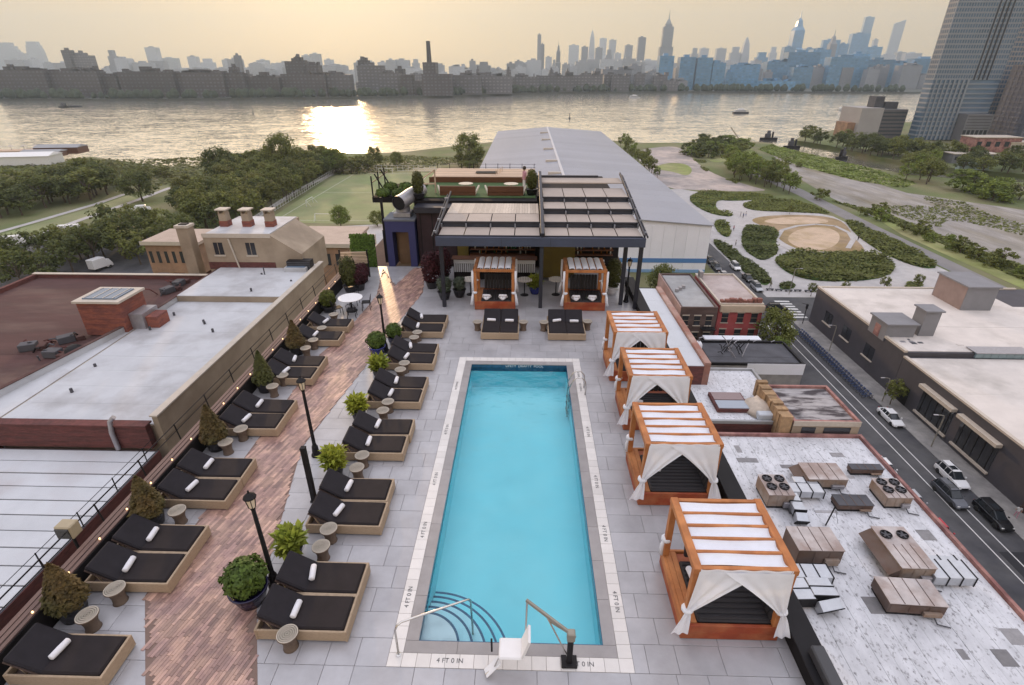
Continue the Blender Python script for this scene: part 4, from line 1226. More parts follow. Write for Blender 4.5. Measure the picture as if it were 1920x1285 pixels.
for z in (.5, 1.0):
    MB().tube([(0, -20, z), (0, 14, z)], .02, 5).build("wire", m_black, t)
for k in range(12):
    MB().bar((0, -19 + k * 2.9, -.1), (0, -19 + k * 2.9, 1.05), .05, .05).build("post", m_black, t)

t = thing("rust_roof_building", "building with large rust brown tar roof and low parapets", "building", (-48.5, 47, 0))
MB().box(-11.2, 10.9, -18, 13.2, STREET, -11.1).build("wall", m_redbrick, t)
for k in range(8):
    MB().box(-11, 10.7, -17.9 + k * 3.87, -14.04 + k * 3.87, -11.095, -11.03 + R.uniform(0, .02)).build("roof_sheet", m_rust, t)
MB().box(-11.4, 11, 13.0, 13.4, -11.1, -10.55).build("parapet", m_redbrick, t)
MB().box(-11.45, -11.0, -18, 12.99, -11.1, -10.55).build("parapet", m_redbrick, t)
MB().box(-11.5, 11.05, 12.95, 13.45, -10.548, -10.46).build("capping", m_capstone, t)
q = (-38.82, 44.44)
t = thing("stair_bulkhead", "red brick stair bulkhead with glass skylight roof between the white and rust roofs", "bulkhead", (q[0] - .6, q[1] + 1.5, -10.9))
m_orangebrick = mat("worn_red_brick", (0.26, 0.085, 0.055), 0.9, var=0.25, scale=2.5, stretch=(1, 1, 4), col2=(0.17, 0.06, 0.05), mixscale=0.7)
for j in range(6):
    MB().box(-2.1 + .004 * (j % 2), 1.9, -1.5, 1.9, j * .55, .55 + j * .55 - .015).build("brick_course", m_orangebrick, t)
MB().box(-2.3, 2.1, -1.7, 2.1, 3.3, 3.5).build("roof_frame", m_capstone, t)
MB().box(-1.7, 1.5, -1.1, 1.5, 3.502, 3.62).build("glazing", mat("blue_glazing", (0.15, 0.2, 0.27), 0.15), t)
for k in range(4):
    MB().bar((-1.5 + k * .9, -1.1, 3.64), (-1.5 + k * .9, 1.5, 3.64), .08, .05).build("glazing_bar", m_steel, t)
MB().box(1.91, 3.2, -.8, 1.5, 0, 1.9).build("side_box", m_duct, t)
MB().box(3.21, 4.3, -.5, 1.2, 0, 1.5).build("annex", m_orangebrick, t)


# clutter on the rust roof
CL = [(-41.45, 40.41), (-44.67, 41.65), (-42.51, 43.31), (-40.57, 55.76), (-40.63, 57.97)]
for k, (q, w) in enumerate(zip(CL, ("beside the white roof edge", "at the camera-side end of the rust roof", "next to the white roof capping", "in front of the chimney building", "under the tall chimney stack"))):
    t = thing("rooftop_unit", f"rusty rooftop machine and tangled pipes {w}", "rooftop unit", (q[0], q[1], -11.0), k * .4, "rusty machines on the rust roof")
    MB().box(-.8, .5, -.45, .45, 0, .65, .04).build("casing", m_rooftar, t)
    MB().box(.52, 1.2, -.6, .3, 0, .4, .03).build("pipe_box", m_rust, t)
    for j in range(5):
        p0 = Vector((R.uniform(-1.3, 1.3), R.uniform(-.9, .9), 0)); p1 = p0 + Vector((R.uniform(-1.2, 1.2), R.uniform(-.8, .8), R.uniform(.1, .9)))
        MB().tube([p0, (p0 + p1) / 2 + Vector((0, 0, .25)), p1], .07, 6).build("pipe", (m_redbrick, m_rooftar, m_black)[j % 3], t)
    if k == 0:
        MB().lathe([(.7, .05), (.78, .3), (.7, .8), (.4, 1.05), (0, 1.1)], 12, (1.9, 0, 0)).build("cowl", m_black, t, True)
# beige chimney building
m_window = mat("dark_window", (0.03, 0.032, 0.038), 0.12)
q0, q1 = (-38.49, 61.23), (-30.35, 61.45)
hb = (-35.56, 61.31, 4.12)
W = q1[0] - q0[0]
t = thing("chimney_building", "beige penthouse with three squat chimneys behind the white roof", "building", (q0[0], q0[1], 0))
MB().box(0, W, 0, 9, STREET, -10 + hb[2]).build("wall", m_beige, t)
MB().add([(W + .01, 0, -12), (W + 3.4, 0, -12), (W + 3.4, 8, -12), (W + .01, 8, -12), (W + .01, 0, -10 + hb[2]), (W + 3.4, 0, -10 + hb[2] * .45), (W + 3.4, 8, -10 + hb[2] * .45), (W + .01, 8, -10 + hb[2])],
         [(0, 3, 2, 1), (4, 5, 6, 7), (0, 1, 5, 4), (1, 2, 6, 5), (2, 3, 7, 6), (3, 0, 4, 7)]).build("side_wing", m_beige, t)
MB().box(.2, W - .2, .2, 8.8, -10 + hb[2] + .001, -10 + hb[2] + .1).build("roof", m_whiteroof, t)
MB().box(-.05, W + .05, -.06, -.001, -10 + hb[2] - .3, -10 + hb[2] + .2).build("parapet_trim", m_capstone, t)
MB().box(-.02, W + .02, -.05, -.001, -10.1, -9.2).build("brick_base", m_redbrick, t)
for fx in (.2, .68):
    w = MB().box(W * fx - .55, W * fx + .55, -.04, -.001, -10 + hb[2] * .42, -10 + hb[2] * .78).build("window", m_window, t)
    MB().box(W * fx - .7, W * fx + .7, -.1, -.041, -10 + hb[2] * .37, -10 + hb[2] * .415).build("sill", m_capstone, w)
    MB().box(W * fx - .03, W * fx + .03, -.06, -.041, -10 + hb[2] * .42, -10 + hb[2] * .78).build("mullion", m_beige, w)
MB().tube([(W * .45, -.1, -9.9), (W * .38, -.1, -10 + hb[2] * .9)], .1, 8).build("downpipe", m_capstone, t)
for fx in (.12, .47, .82):
    c = MB().box(W * fx - .52, W * fx + .52, 3.4, 4.5, -10 + hb[2] + .101, -10 + hb[2] + .8).build("chimney", m_orangebrick, t)
    MB().box(W * fx - .47, W * fx + .47, 3.45, 4.45, -10 + hb[2] + .801, -10 + hb[2] + 1.7).build("chimney_shaft", m_beige, c)
    MB().box(W * fx - .68, W * fx + .68, 3.25, 4.65, -10 + hb[2] + 2.1, -10 + hb[2] + 2.25).build("cap", m_capstone, c)
    for sx in (-1, 1):
        MB().box(W * fx + sx * .38 - .07, W * fx + sx * .38 + .07, 3.5, 4.4, -10 + hb[2] + 1.701, -10 + hb[2] + 2.098).build("cap_leg", m_beige, c)
q = (-40.92, 62.61)
t = thing("chimney_stack", "tall square beige chimney stack left of the penthouse", "chimney", (q[0], q[1] - .4, 0))
t["label"] = "tall square beige chimney stack rising where the rust and white roofs meet"
hs_ = (-41.39, 62.6, 5.33)[2]
MB().box(-.75, .65, -.65, .65, -20, -10.5 + hs_).build("shaft", m_beige, t)
MB().box(-.87, .77, -.77, .77, -10.499 + hs_, -10.2 + hs_).build("cap", m_capstone, t)
MB().box(-.5, .4, -.4, .4, -10.199 + hs_, -10.1 + hs_).build("flue", m_black, t)
# low tan roofed buildings behind
m_tanroof = mat("tan_roofing", (0.42, 0.33, 0.27), 0.85, var=0.12, scale=0.4)
m_tanwall = mat("tan_brick_wall", (0.33, 0.20, 0.13), 0.9, var=0.2, scale=0.6, col2=(0.24, 0.15, 0.10), mixscale=0.2)
for nm, a, b, zt, dpt, lab in (("school_annex", (-82.8, 110.59), (-71.01, 110.9), -22, 10, "tan flat-roofed annex with open ground floor among the trees"), ("school_building", (-50.95, 109.86), (-37.81, 110.21), -22, 14, "long tan brick school building between penthouse and sports field")):
    t = thing(nm, lab, "building", (a[0], a[1], 0))
    w = b[0] - a[0]
    MB().box(0, w, 0, dpt, zt - 6.5 if nm == "school_annex" else STREET, zt).build("wall", m_tanwall, t)
    MB().box(-.5, w + .5, -.5, dpt + .5, zt + .002, zt + .6).build("roof", m_tanroof, t)
    MB().box(-.55, w + .55, -.58, -.502, zt - .1, zt + .75).build("parapet_trim", m_capstone, t)
    for k in range(7):
        MB().box(w * (k + .3) / 7, w * (k + .7) / 7, -.06, -.002, zt - 4.2, zt - 1.6).build("window", m_window, t)
    if nm == "school_annex":
        for k in range(4):
            MB().box(w * k / 3.3, w * k / 3.3 + .6, .1, .8, STREET, zt - 6.501).build("column", m_beige, t)
        MB().box(0, w, 6, dpt, STREET, zt - 6.502).build("ground_floor", m_redbrick, t)
    else:
        MB().box(-.5, w, dpt + 6, dpt + 7, STREET, zt - 3).build("yard_wall", m_capstone, t)
t = thing("shed_roof", "long slanted tan canopy roof beside the walk to the sports field", "canopy", (0, 0, 0))
a, b, c, d = (-22.76, 91.05), (-21.34, 88.75), (-25.91, 74.34), (-27.54, 75.76)
MB().prism([a, b, c, d], -14.4, -14.0).build("roof", m_tanroof, t)
MB().prism([b, (b[0] + .5, b[1]), (c[0] + .5, c[1]), c], -14.3, -13.7).build("edge_beam", m_capstone, t)
for u in (.05, .35, .65, .95):
    x, y = b[0] + (c[0] - b[0]) * u, b[1] + (c[1] - b[1]) * u
    MB().box(x - 1.2, x - .9, y, y + .3, STREET, -14.41).build("post", m_woodtan, t)

# ------------------------------------------------------------------ the big grey warehouse
ZE = -23.6
m_metalroof = mat("grey_metal_roof", (0.275, 0.285, 0.325), 0.55, objvar=0.07, var=0.08, scale=0.12, col2=(0.26, 0.265, 0.29), mixscale=0.03, stretch=(1, .2, 1))
m_warewall = mat("white_cladding", (0.80, 0.81, 0.86), 0.6, objvar=0.03, var=0.04, scale=0.3)
m_stripe = mat("blue_stripe", (0.09, 0.22, 0.46), 0.6)
t = thing("warehouse", "long grey metal warehouse with white blue-striped end wall toward the river", "warehouse", (0, 0, 0))
y0, y1, xa, xb, xr = 136.4, 372, -18.8, 47.6, 12.8
MB().box(xa + .2, xb - .2, y0 + .3, y1 - .3, STREET, ZE - .2).build("wall", m_warewall, t)
n = 22
for k in range(n):
    a, b = xa + (xb - xa) * k / n, xa + (xb - xa) * (k + 1) / n
    MB().box(a + .02, b - .02, y0 + (.003 if k % 2 else 0), y0 + .28, STREET, ZE - .25).build("wall_panel", m_warewall, t)
MB().box(xa, xb, y0 - .06, y0 - .004, -33.75, -32.55).build("stripe", m_stripe, t)
MB().box(xa, xb, y0 - .06, y0 - .004, STREET + .05, STREET + .9).build("base_stripe", mat("pale_blue_stripe", (0.22, 0.38, 0.60), 0.6), t)
ny = 28
zr = ZE + 2.6
for side, (x0, x1, z0, z1) in enumerate(((xa - .3, xr - .02, ZE, zr), (xr + .02, xb + .3, zr, ZE))):
    for k in range(ny):
        a, b = y0 - .5 + (y1 - y0 + 1) * k / ny, y0 - .5 + (y1 - y0 + 1) * (k + 1) / ny - .05
        MB().add([(x0, a, z0 - .2), (x1, a, z1 - .2), (x1, b, z1 - .2), (x0, b, z0 - .2), (x0, a, z0), (x1, a, z1), (x1, b, z1), (x0, b, z0)],
                 [(0, 3, 2, 1), (4, 5, 6, 7), (0, 1, 5, 4), (1, 2, 6, 5), (2, 3, 7, 6), (3, 0, 4, 7)]).build("roof_sheet", m_metalroof, t)
MB().add([(xa, y0 + .1, ZE - .25), (xb, y0 + .1, ZE - .25), (xr, y0 + .1, zr - .22), (xa, y0 + .28, ZE - .25), (xb, y0 + .28, ZE - .25), (xr, y0 + .28, zr - .22)], [(0, 1, 2), (5, 4, 3)]).build("gable", m_warewall, t)
MB().box(xr - .5, xr + .5, y0, y1, zr - .02, zr + .22).build("ridge_cap", mat("pale_ridge", (0.5, 0.49, 0.5), 0.6), t)
for y, s_ in ((196, -1), (225, -1), (262, -1), (300, -1), (335, -1)):
    MB().box(xr - 5.2, xr - .6, y, y + 1.1, zr - .35, zr + .5).build("ridge_vent", m_capstone, t)

# ------------------------------------------------------------------ roofs and houses east of the deck
m_tarsilver = mat("flaking_silver_roof", (0.62, 0.625, 0.65), 0.75, var=0.2, scale=0.7, stretch=(1.25, .7, 1), col2=(0.20, 0.195, 0.20), mixscale=3.4, mixpow=(0.55, 0.70), bump=0.3, bscale=6)
m_tarsilver2 = mat("peeling_tar_roof", (0.36, 0.34, 0.34), 0.8, var=0.2, scale=1.5, stretch=(.5, 1.6, 1), col2=(0.055, 0.045, 0.05), mixscale=0.5, mixpow=(0.46, 0.58), bump=0.3, bscale=6)
m_paleroof = mat("pale_blue_roof", (0.50, 0.53, 0.57), 0.6, var=0.06, scale=0.3)
m_greyroof = mat("light_grey_roof", (0.34, 0.345, 0.35), 0.8, var=0.12, scale=0.5, col2=(0.27, 0.27, 0.27), mixscale=0.2)
def flat_building(name, label, x0, x1, y0, y1, zt, wall, roof, strips=4, parapet=.45, pm=None, along="y"):
    t = thing(name, label, "building", ((x0 + x1) / 2, (y0 + y1) / 2, 0))
    w, d = (x1 - x0) / 2, (y1 - y0) / 2
    MB().box(-w, w, -d, d, STREET + .14, zt - .1).build("wall", wall, t)
    for k in range(strips):
        if along == "y":
            MB().box(-w + .35, w - .35, -d + .35 + (2 * d - .7) * k / strips, -d + .35 + (2 * d - .7) * (k + 1) / strips - .02, zt - .098, zt - .04 + R.uniform(0, .02)).build("roof_sheet", roof, t)
        else:
            MB().box(-w + .35 + (2 * w - .7) * k / strips, -w + .35 + (2 * w - .7) * (k + 1) / strips - .02, -d + .35, d - .35, zt - .098, zt - .04 + R.uniform(0, .02)).build("roof_sheet", roof, t)
    if parapet:
        pm = pm or wall
        MB().box(-w, -w + .34, -d, d, zt - .099, zt + parapet).build("parapet", pm, t)
        MB().box(w - .34, w, -d, d, zt - .099, zt + parapet).build("parapet", pm, t)
        MB().box(-w + .341, w - .341, d - .34, d, zt - .099, zt + parapet - .003).build("parapet", pm, t)
        MB().box(-w + .341, w - .341, -d, -d + .34, zt - .099, zt + parapet - .003).build("parapet", pm, t)
    return t
ZH = -27.5
m_pinkbrick = mat("weathered_pink_brick", (0.36, 0.19, 0.165), 0.9, var=0.3, scale=1.5, col2=(0.20, 0.09, 0.085), mixscale=0.4)
eL, eR = (20.42, 52.72), (40.29, 42.7)
hv = flat_building("machine_roof_building", "low building with flaking silver roof crowded with air-conditioning machines", 8, eR[0], -6, (33.15, 52.85)[1], ZH, m_redbrick, m_tarsilver, 26, .35, m_pinkbrick, along="x")
m_patch = mat("grey_roof_patch", (0.30, 0.29, 0.295), 0.8, objvar=0.35, var=0.2, scale=2)
rp = random.Random(17)
for k in range(26):
    w, d = rp.uniform(.5, 2.4), rp.uniform(.3, 1.6)
    x, y = rp.uniform(17, eR[0] - 2), rp.uniform(17, (33.15, 52.85)[1] - 2)
    MB().box(x, x + w, y, y + d, ZH - .045, ZH - .008 + k * .0008).build("roof_patch", m_patch, hv, False, (-hv.location.x, -hv.location.y, 0))
g = (35.66, 52.81, 1.7)
z2 = ZH + g[2]
a, b, c = (32.07, 52.98), (39.93, 53.19), (32.35, 61.27)
t = flat_building("peeling_roof_building", "building with peeling tar roof and beige front wall beside the street", a[0], b[0], a[1], c[1], z2, m_beige, m_tarsilver2, 9, .3, m_pinkbrick)
W = (b[0] - a[0]) / 2; d = (c[1] - a[1]) / 2
for x0, x1 in ((-W * .72, -W * .3), (-W * .05, W * .75)):
    MB().box(x0, x1, -d - .05, -d - .001, ZH + .1, ZH + .1 + g[2] * .62).build("opening", m_window, t)
MB().box(-W - .02, W + .02, -d - .08, -d - .002, z2 - .35, z2 + .32).build("coping_band", m_capstone, t)
t = thing("timber_heap_wall", "rough ochre brick party wall beside the peeling tar roof", "wall", (a[0] - .8, a[1], 0))
for k in range(12):
    MB().box(-.7 + R.uniform(-.1, .1), .6 + R.uniform(-.1, .1), (c[1] - a[1]) * k / 12, (c[1] - a[1]) * (k + 1) / 12 - .05, ZH - 2, z2 + .9 + R.uniform(-.15, .15)).build("block", mat("ochre_brick", (0.34, 0.22, 0.12), 0.9, objvar=0.25, var=0.3, scale=2), t)
a, b, c = (23.1, 54.49), (31.94, 54.73), (24.48, 67.81)
e = (32.98, 68.04)
t = flat_building("silver_roof_house", "house with streaked silver roof, skylight and rubble behind the cabanas", 17, e[0], a[1], c[1], -27.0, m_redbrick, m_tarsilver, 8, .3, m_greyroof, along="x")
q = (26.51, 58.7)
t = thing("roof_skylight", "glass roof skylight with maroon frame on the streaked silver roof", "skylight", (q[0], q[1], -26.95))
MB().box(-2.1, 2.1, -2.0, 2.0, 0, .5).build("curb", m_redbrick, t)
MB().box(-1.9, 1.9, .1, 1.85, .502, .6).build("pane", mat("pinkish_pane", (0.24, 0.17, 0.17), 0.2), t)
MB().box(-1.9, 1.9, -1.85, -.05, .502, .58).build("pane", mat("pale_pane", (0.32, 0.36, 0.42), 0.15), t)
q = (29.77, 57.57)
t = thing("rubble_bag", "lumpy cream tarpaulin heap beside the glass skylight", "tarpaulin", (q[0], q[1], -26.96))
mb = MB()
mb.lathe([(1.9, 0), (1.7, .5), (1.1, 1.0), (.5, 1.2), (0, 1.25)], 14)
mb.v = [(x * 1.0 + noise.noise((x, y, z)) * .4, y * 1.3, max(0, z + noise.noise((x * 1.7, y, z + 3)) * .35)) for x, y, z in mb.v]
mb.build("heap", mat("cream_tarpaulin", (0.52, 0.44, 0.36), 0.8, var=0.2, scale=1.5, bump=0.5, bscale=4), t, True)
MB().box(-.9, .9, -2.6, -1.6, 0, .9, .1).build("crate", m_paleroof, t)
a, b, c, d = (30.35, 77.22), (45.5, 77.63), (32.4, 85.6), (46.17, 85.97)
t = flat_building("black_roof_building", "single-storey building with black roof and white fascia facing the cabanas", a[0], (b[0] + d[0]) / 2, a[1], c[1], -31.5, m_walk, m_rooftar, 3, .35, m_black)
W = ((b[0] + d[0]) / 2 - a[0]) / 2; d_ = (c[1] - a[1]) / 2
MB().box(-W * .2, W + .05, -d_ - .06, -d_ - .002, -33.2, -31.2).build("fascia", m_warewall, t)
for k in range(3):
    MB().bar((-W * .1 + k * W * .4, d_ - .4, -31.2), (-W * .1 + k * W * .4, d_ - 1.4, -30.4), .1, .1).build("sign_bracket", m_warewall, t)
q = (35.42, 81.45)
t = thing("metal_tangle", "dark heap of bent metal and cables on the black roof", "scrap heap", (q[0], q[1], -31.45))
for k in range(16):
    p0 = Vector((R.uniform(-2.5, 2.5), R.uniform(-2, 2), 0.05)); p1 = p0 + Vector((R.uniform(-1.6, 1.6), R.uniform(-1.2, 1.2), R.uniform(.3, 2.2)))
    MB().tube([p0, (p0 + p1) / 2 + Vector((0, 0, .3)), p1], .08, 5).build("bent_pipe", m_black if k % 3 else m_duct, t)
m_skirt = mat("patched_brick_side", (0.40, 0.27, 0.23), 0.9, var=0.35, scale=0.8, col2=(0.25, 0.12, 0.09), mixscale=0.4)
sa, sb, sc_, sd = (20.98, 92.1), (24.19, 90.33), (24.68, 63.45), (17.77, 63.27)
t = thing("pale_roof_building", "long building with smooth pale blue roof between the cabanas and brick houses", "building", (0, 0, 0))
MB().prism([(10, sc_[1]), (sc_[0] - .35, sc_[1]), (sb[0] - .35, sa[1]), (10, sa[1])], STREET + .1, -24.1).build("wall", m_redbrick, t)
for k in range(5):
    u0, u1 = k / 5, (k + 1) / 5
    yy0, yy1 = sc_[1] + (sa[1] - sc_[1]) * u0, sc_[1] + (sa[1] - sc_[1]) * u1 - .03
    xx0, xx1 = sc_[0] - .4 + (sb[0] - sc_[0]) * u0, sc_[0] - .4 + (sb[0] - sc_[0]) * u1
    MB().prism([(10, yy0), (xx0, yy0), (xx1, yy1), (10, yy1)], -24.098, -24.0).build("roof_sheet", m_paleroof, t)
MB().prism([(sc_[0] - .35, sc_[1]), (sc_[0] + .5, sc_[1]), (sb[0] + .5, sa[1]), (sb[0] - .35, sa[1])], -30, -23.6).build("side_wall", m_skirt, t)
# brown brick house and red brick house
def window_set(t, xs, zs, y, w, h, wall_m):
    for z in zs:
        for x in xs:
            f = MB().box(x - w / 2, x + w / 2, y - .04, y - .002, z, z + h).build("window", m_window, t)
            MB().box(x - w / 2 - .15, x + w / 2 + .15, y - .16, y - .041, z - .18, z - .002).build("sill", m_capstone, f)
            MB().box(x - w / 2 - .12, x + w / 2 + .12, y - .12, y - .041, z + h + .002, z + h + .22).build("lintel", m_capstone, f)
            MB().box(x - w / 2, x + w / 2, y - .07, y - .041, z + h * .48, z + h * .52).build("sash_bar", m_beige, f)
m_brownbrick = mat("brown_brick", (0.125, 0.085, 0.075), 0.9, var=0.3, scale=1.2, stretch=(1, 1, 3), col2=(0.085, 0.055, 0.05), mixscale=0.3)
m_rosebrick = mat("rose_painted_brick", (0.40, 0.085, 0.09), 0.85, var=0.2, scale=0.8, col2=(0.33, 0.06, 0.055), mixscale=0.25)
a, b, c = (28.69, 91.07), (35.45, 91.25), (29.39, 109.54)
W = b[0] - a[0]
t = flat_building("brown_brick_house", "brown brick house with flat grey roof and patched pink side wall", a[0], b[0], a[1], c[1], -27.5, m_brownbrick, m_greyroof, 4, .3, m_brownbrick)
d_ = (c[1] - a[1]) / 2
window_set(t, (-W * .34, -W * .02, W * .3), (-30.8, -34.2), -d_, 1.1, 1.9, m_brownbrick)
MB().box(-W / 2 - .1, -W / 2 - .003, -d_, d_, STREET + 2, -27.2).build("side_render", mat("pink_patched_render", (0.50, 0.34, 0.31), 0.9, var=0.25, scale=0.6, col2=(0.36, 0.2, 0.17), mixscale=0.3), t)
MB().box(W * .1, W * .48, -d_ - 1.3, -d_ - .003, -31.3, -31.15).build("fire_escape", m_black, t)
for k in range(6):
    MB().box(W * .1 + k * W * .076, W * .1 + k * W * .076 + .06, -d_ - 1.3, -d_ - 1.24, -31.149, -30.2).build("fire_escape_bar", m_black, t)
for k in range(3):
    MB().box(-W * .35 + k * .9, -W * .35 + k * .9 + .6, -1 + k, -.4 + k, -27.45, -26.9).build("roof_box", m_duct, t)
a2, b2, c2 = (37.48, 94.24), (45.15, 94.44), (38.24, 111.17)
W = b2[0] - a2[0]
t = flat_building("red_brick_house", "rose red painted brick house with cream cornice and ragged roof edge", a2[0] - .6, b2[0], a2[1], c2[1], -28.0, m_rosebrick, mat("pinkish_roof", (0.46, 0.39, 0.37), 0.8, var=0.12, scale=0.5, col2=(0.36, 0.29, 0.27), mixscale=0.2), 4, .3, m_capstone)
d_ = (c2[1] - a2[1]) / 2
MB().box(-W / 2 - .2, W / 2 + .4, -d_ - .5, -d_ - .003, -29.3, -28.0).build("cornice", mat("cream_cornice", (0.50, 0.40, 0.30), 0.8, var=0.1, scale=1), t)
window_set(t, (-W * .36, W * .02, W * .36), (-31.6, -35.0), -d_, 1.2, 1.95, m_rosebrick)
for k in range(9):
    MB().box(-W / 2 + k * W / 9, -W / 2 + k * W / 9 + R.uniform(.5, 1.1), -d_ + .4, -d_ + 1.2, -27.95, -27.95 + R.uniform(.5, 1.1)).build("roof_rubble", mat("red_rubble", (0.22, 0.09, 0.07), 0.9, var=0.3, scale=2), t)
MB().box(-W / 2 - .2, -W / 2 + .5, d_ - 3, d_ - 1.5, -27.95, -26.4).build("roof_turret", m_duct, t)
q = (29.84, 82.38)
t = thing("water_heater", "white vertical tank standing in the yard under the brown brick house", "tank", (q[0], q[1], -33))
MB().lathe([(.7, 0), (.7, 2.6), (.4, 3.1), (0, 3.2)], 12).build("shell", m_warewall, t, True)
MB().tube([(0, 0, 3.2), (0, 0, 3.8), (.6, 0, 4.0)], .12, 6).build("pipe", m_duct, t)
t = thing("white_canopy", "long white canopy strip in front of the red brick house", "canopy", (0, 0, 0))
a, b = (32.8, 87.67), (42.96, 88.38)
MB().box(a[0], b[0], a[1], a[1] + 1.6, -32.3, -32).build("sheet", m_warewall, t)
for k in range(4):
    x = a[0] + (b[0] - a[0]) * k / 3.05
    MB().box(x, x + .12, a[1] + .2, a[1] + .32, STREET, -32.301).build("post", m_black, t)

# machines on the silver roof
m_unitm = mat("weathered_unit_beige", (0.31, 0.26, 0.225), 0.7, var=0.15, scale=1.2, col2=(0.25, 0.17, 0.12), mixscale=0.5)
m_unitb = mat("weathered_unit_brown", (0.155, 0.115, 0.10), 0.75, var=0.25, scale=1.0, col2=(0.10, 0.06, 0.045), mixscale=0.5)
m_unitt = mat("unit_top_grey", (0.50, 0.46, 0.45), 0.7, var=0.14, scale=1.0, col2=(0.33, 0.26, 0.235), mixscale=0.4)
def unit(cx, cy, w, d, h, rz, label, fans=0, hood=False, dark=False):
    t = thing("rooftop_unit", label, "rooftop unit", (cx, cy, ZH), rz, "air-conditioning machines on the silver roof")
    MB().box(-w / 2 + .1, w / 2 - .1, -d / 2 + .1, d / 2 - .1, -.04, .25).build("curb", m_black, t)
    MB().box(-w / 2, w / 2, -d / 2, d / 2, .252, h, .04).build("casing", m_unitb if dark else m_unitm, t)
    MB().box(-w / 2 - .03, w / 2 + .03, -d / 2 - .03, d / 2 + .03, h + .002, h + .06).build("top", m_rooftar if dark == 2 else m_unitt, t)
    for k in range(3):
        MB().box(-w / 2 + w * (k + .08) / 3, -w / 2 + w * (k + .92) / 3, -d / 2 - .035, -d / 2 - .002, .35, h - .12, .01).build("panel", m_unitb if dark else m_unitm, t)
    for k in range(1, 4):
        MB().box(-w / 2 + w * k / 4 - .03, -w / 2 + w * k / 4 + .03, -d / 2 - .02, d / 2 * (.1 if fans else 1), h + .061, h + .085).build("top_seam", m_unitb, t)
    MB().box(w * .1, w * .42, -d / 2 - .3, -d / 2 - .036, .3, h * .55, .03).build("control_box", m_unitm if dark else m_duct, t)
    MB().tube([(w * .3, -d / 2 - .15, .3), (w * .3, -d / 2 - .7, .12), (w * .3 + .9, -d / 2 - .9, .08)], .06, 6).build("pipe", m_rooftar, t)
    for k in range(fans):
        fx = (-w * .25 + (k % 2) * w * .5) if fans > 1 else 0
        fy = d * .28 - (k // 2) * d * .4
        f = MB().lathe([(.46, h + .061), (.5, h + .2), (.42, h + .2), (.42, h + .075), (0, h + .075)], 16, (fx, fy, 0)).build("fan", m_black, t)
        mb = MB()
        for a in range(5):
            mb.bar((fx, fy, h + .13), (fx + .4 * cos(a * 1.257), fy + .4 * sin(a * 1.257), h + .15), .16, .015)
        mb.build("blades", m_rooftar, f)
    if hood:
        MB().add([(-w / 2 - .02, -d / 2, .3), (-w / 2 - .02, d / 2, .3), (-w / 2 - .02, d / 2, h * .9), (-w / 2 - .02, -d / 2, h * .9), (-w / 2 - .9, -d / 2, h * .5), (-w / 2 - .9, d / 2, h * .5)],
                 [(0, 4, 5, 1), (0, 3, 4), (1, 5, 2), (3, 2, 5, 4), (0, 1, 2, 3)]).build("hood", m_unitb, t)
    return t
def at_roof(a, b):                                       # centre of two corner points
    return ((a[0] + b[0]) / 2, (a[1] + b[1]) / 2)
q = at_roof((23.69, 40.83), (27.48, 43.54)); unit(q[0], q[1], 2.5, 3.0, 1.7, 0, "beige roof machine with four black fans next to the nearest cabana", 4)
q = at_roof((28.64, 43.51), (34.64, 46.24)); unit(q[0], q[1], 4.0, 2.6, 1.3, 0, "long beige roof machine with dark hood, second farthest from the street parapet", 0, True)
q = at_roof((23.73, 33.83), (28.4, 36.45)); unit(q[0], q[1], 3.9, 2.7, 1.8, 0, "dark brown roof machine just beside the nearest cabana's roof", 0, False, True)
q = at_roof((30.68, 32.51), (36.2, 36.53)); unit(q[0], q[1], 2.9, 4.6, 1.7, 0, "pinkish beige roof machine with two black fans and a brown hood", 2, True)
q = at_roof((28.86, 29.07), (34.25, 31.46)); unit(q[0], q[1], 4.4, 2.5, 1.3, radians(-3), "wide rusty box machine nearest the camera on the silver roof", 0, False, True)
q = at_roof((35.27, 41.01), (39.34, 43.7)); unit(q[0], q[1], 2.5, 2.8, 1.4, 0, "small tan machine with four fans beside the brick street parapet", 4)
q = at_roof((30.75, 40.38), (35.07, 41.97)); unit(q[0], q[1], 3.4, 1.5, .8, 0, "low flat black-topped machine between the fan units", 0, False, 2)
q = at_roof((35.03, 45.74), (39.09, 46.89)); unit(q[0], q[1], 3.4, .9, .8, 0, "narrow dark machine against the peeling-roof building", 0, False, 2)
m_ductroof = mat("silver_roof_duct", (0.52, 0.54, 0.57), 0.35, 0.6, var=0.1, scale=1.5)
def duct_run(pts, w, h, label):
    t = thing("roof_duct", label, "duct", (0, 0, 0), 0, "silver ducts on the flaking roof")
    for a, b in zip(pts, pts[1:]):
        a, b = Vector(a), Vector(b)
        n = max(1, round((b - a).length / 1.2))
        for k in range(n):
            p, q_ = a + (b - a) * k / n, a + (b - a) * (k + 1) / n
            e = (q_ - p).normalized() * .02
            MB().bar(p + e, q_ - e, w, h, .03).build("duct_section", m_ductroof, t)
            MB().bar(q_ - e * 2, q_ + e * 2, w + .1, h + .1).build("flange", m_black, t)
    return t
zz = ZH + .75
def P3(p, z=zz):
    return (p[0], p[1], z)
duct_run([P3((26.94, 42.57)), P3((30.47, 42.5))], 1.3, .8, "silver duct run leaving the four-fan machine sideways")
duct_run([P3((27.04, 41.8)), P3((26.89, 39.31)), P3((26.83, 38.52), ZH + .3)], 1.1, .8, "silver duct bending down beside the four-fan machine")
duct_run([P3((28.16, 43.87)), P3((30.54, 43.77))], .9, .6, "short silver duct behind the four-fan machine")
duct_run([P3((22.75, 32.29)), P3((26.15, 32.27))], 1.4, .8, "silver duct along the front of the dark brown machine")
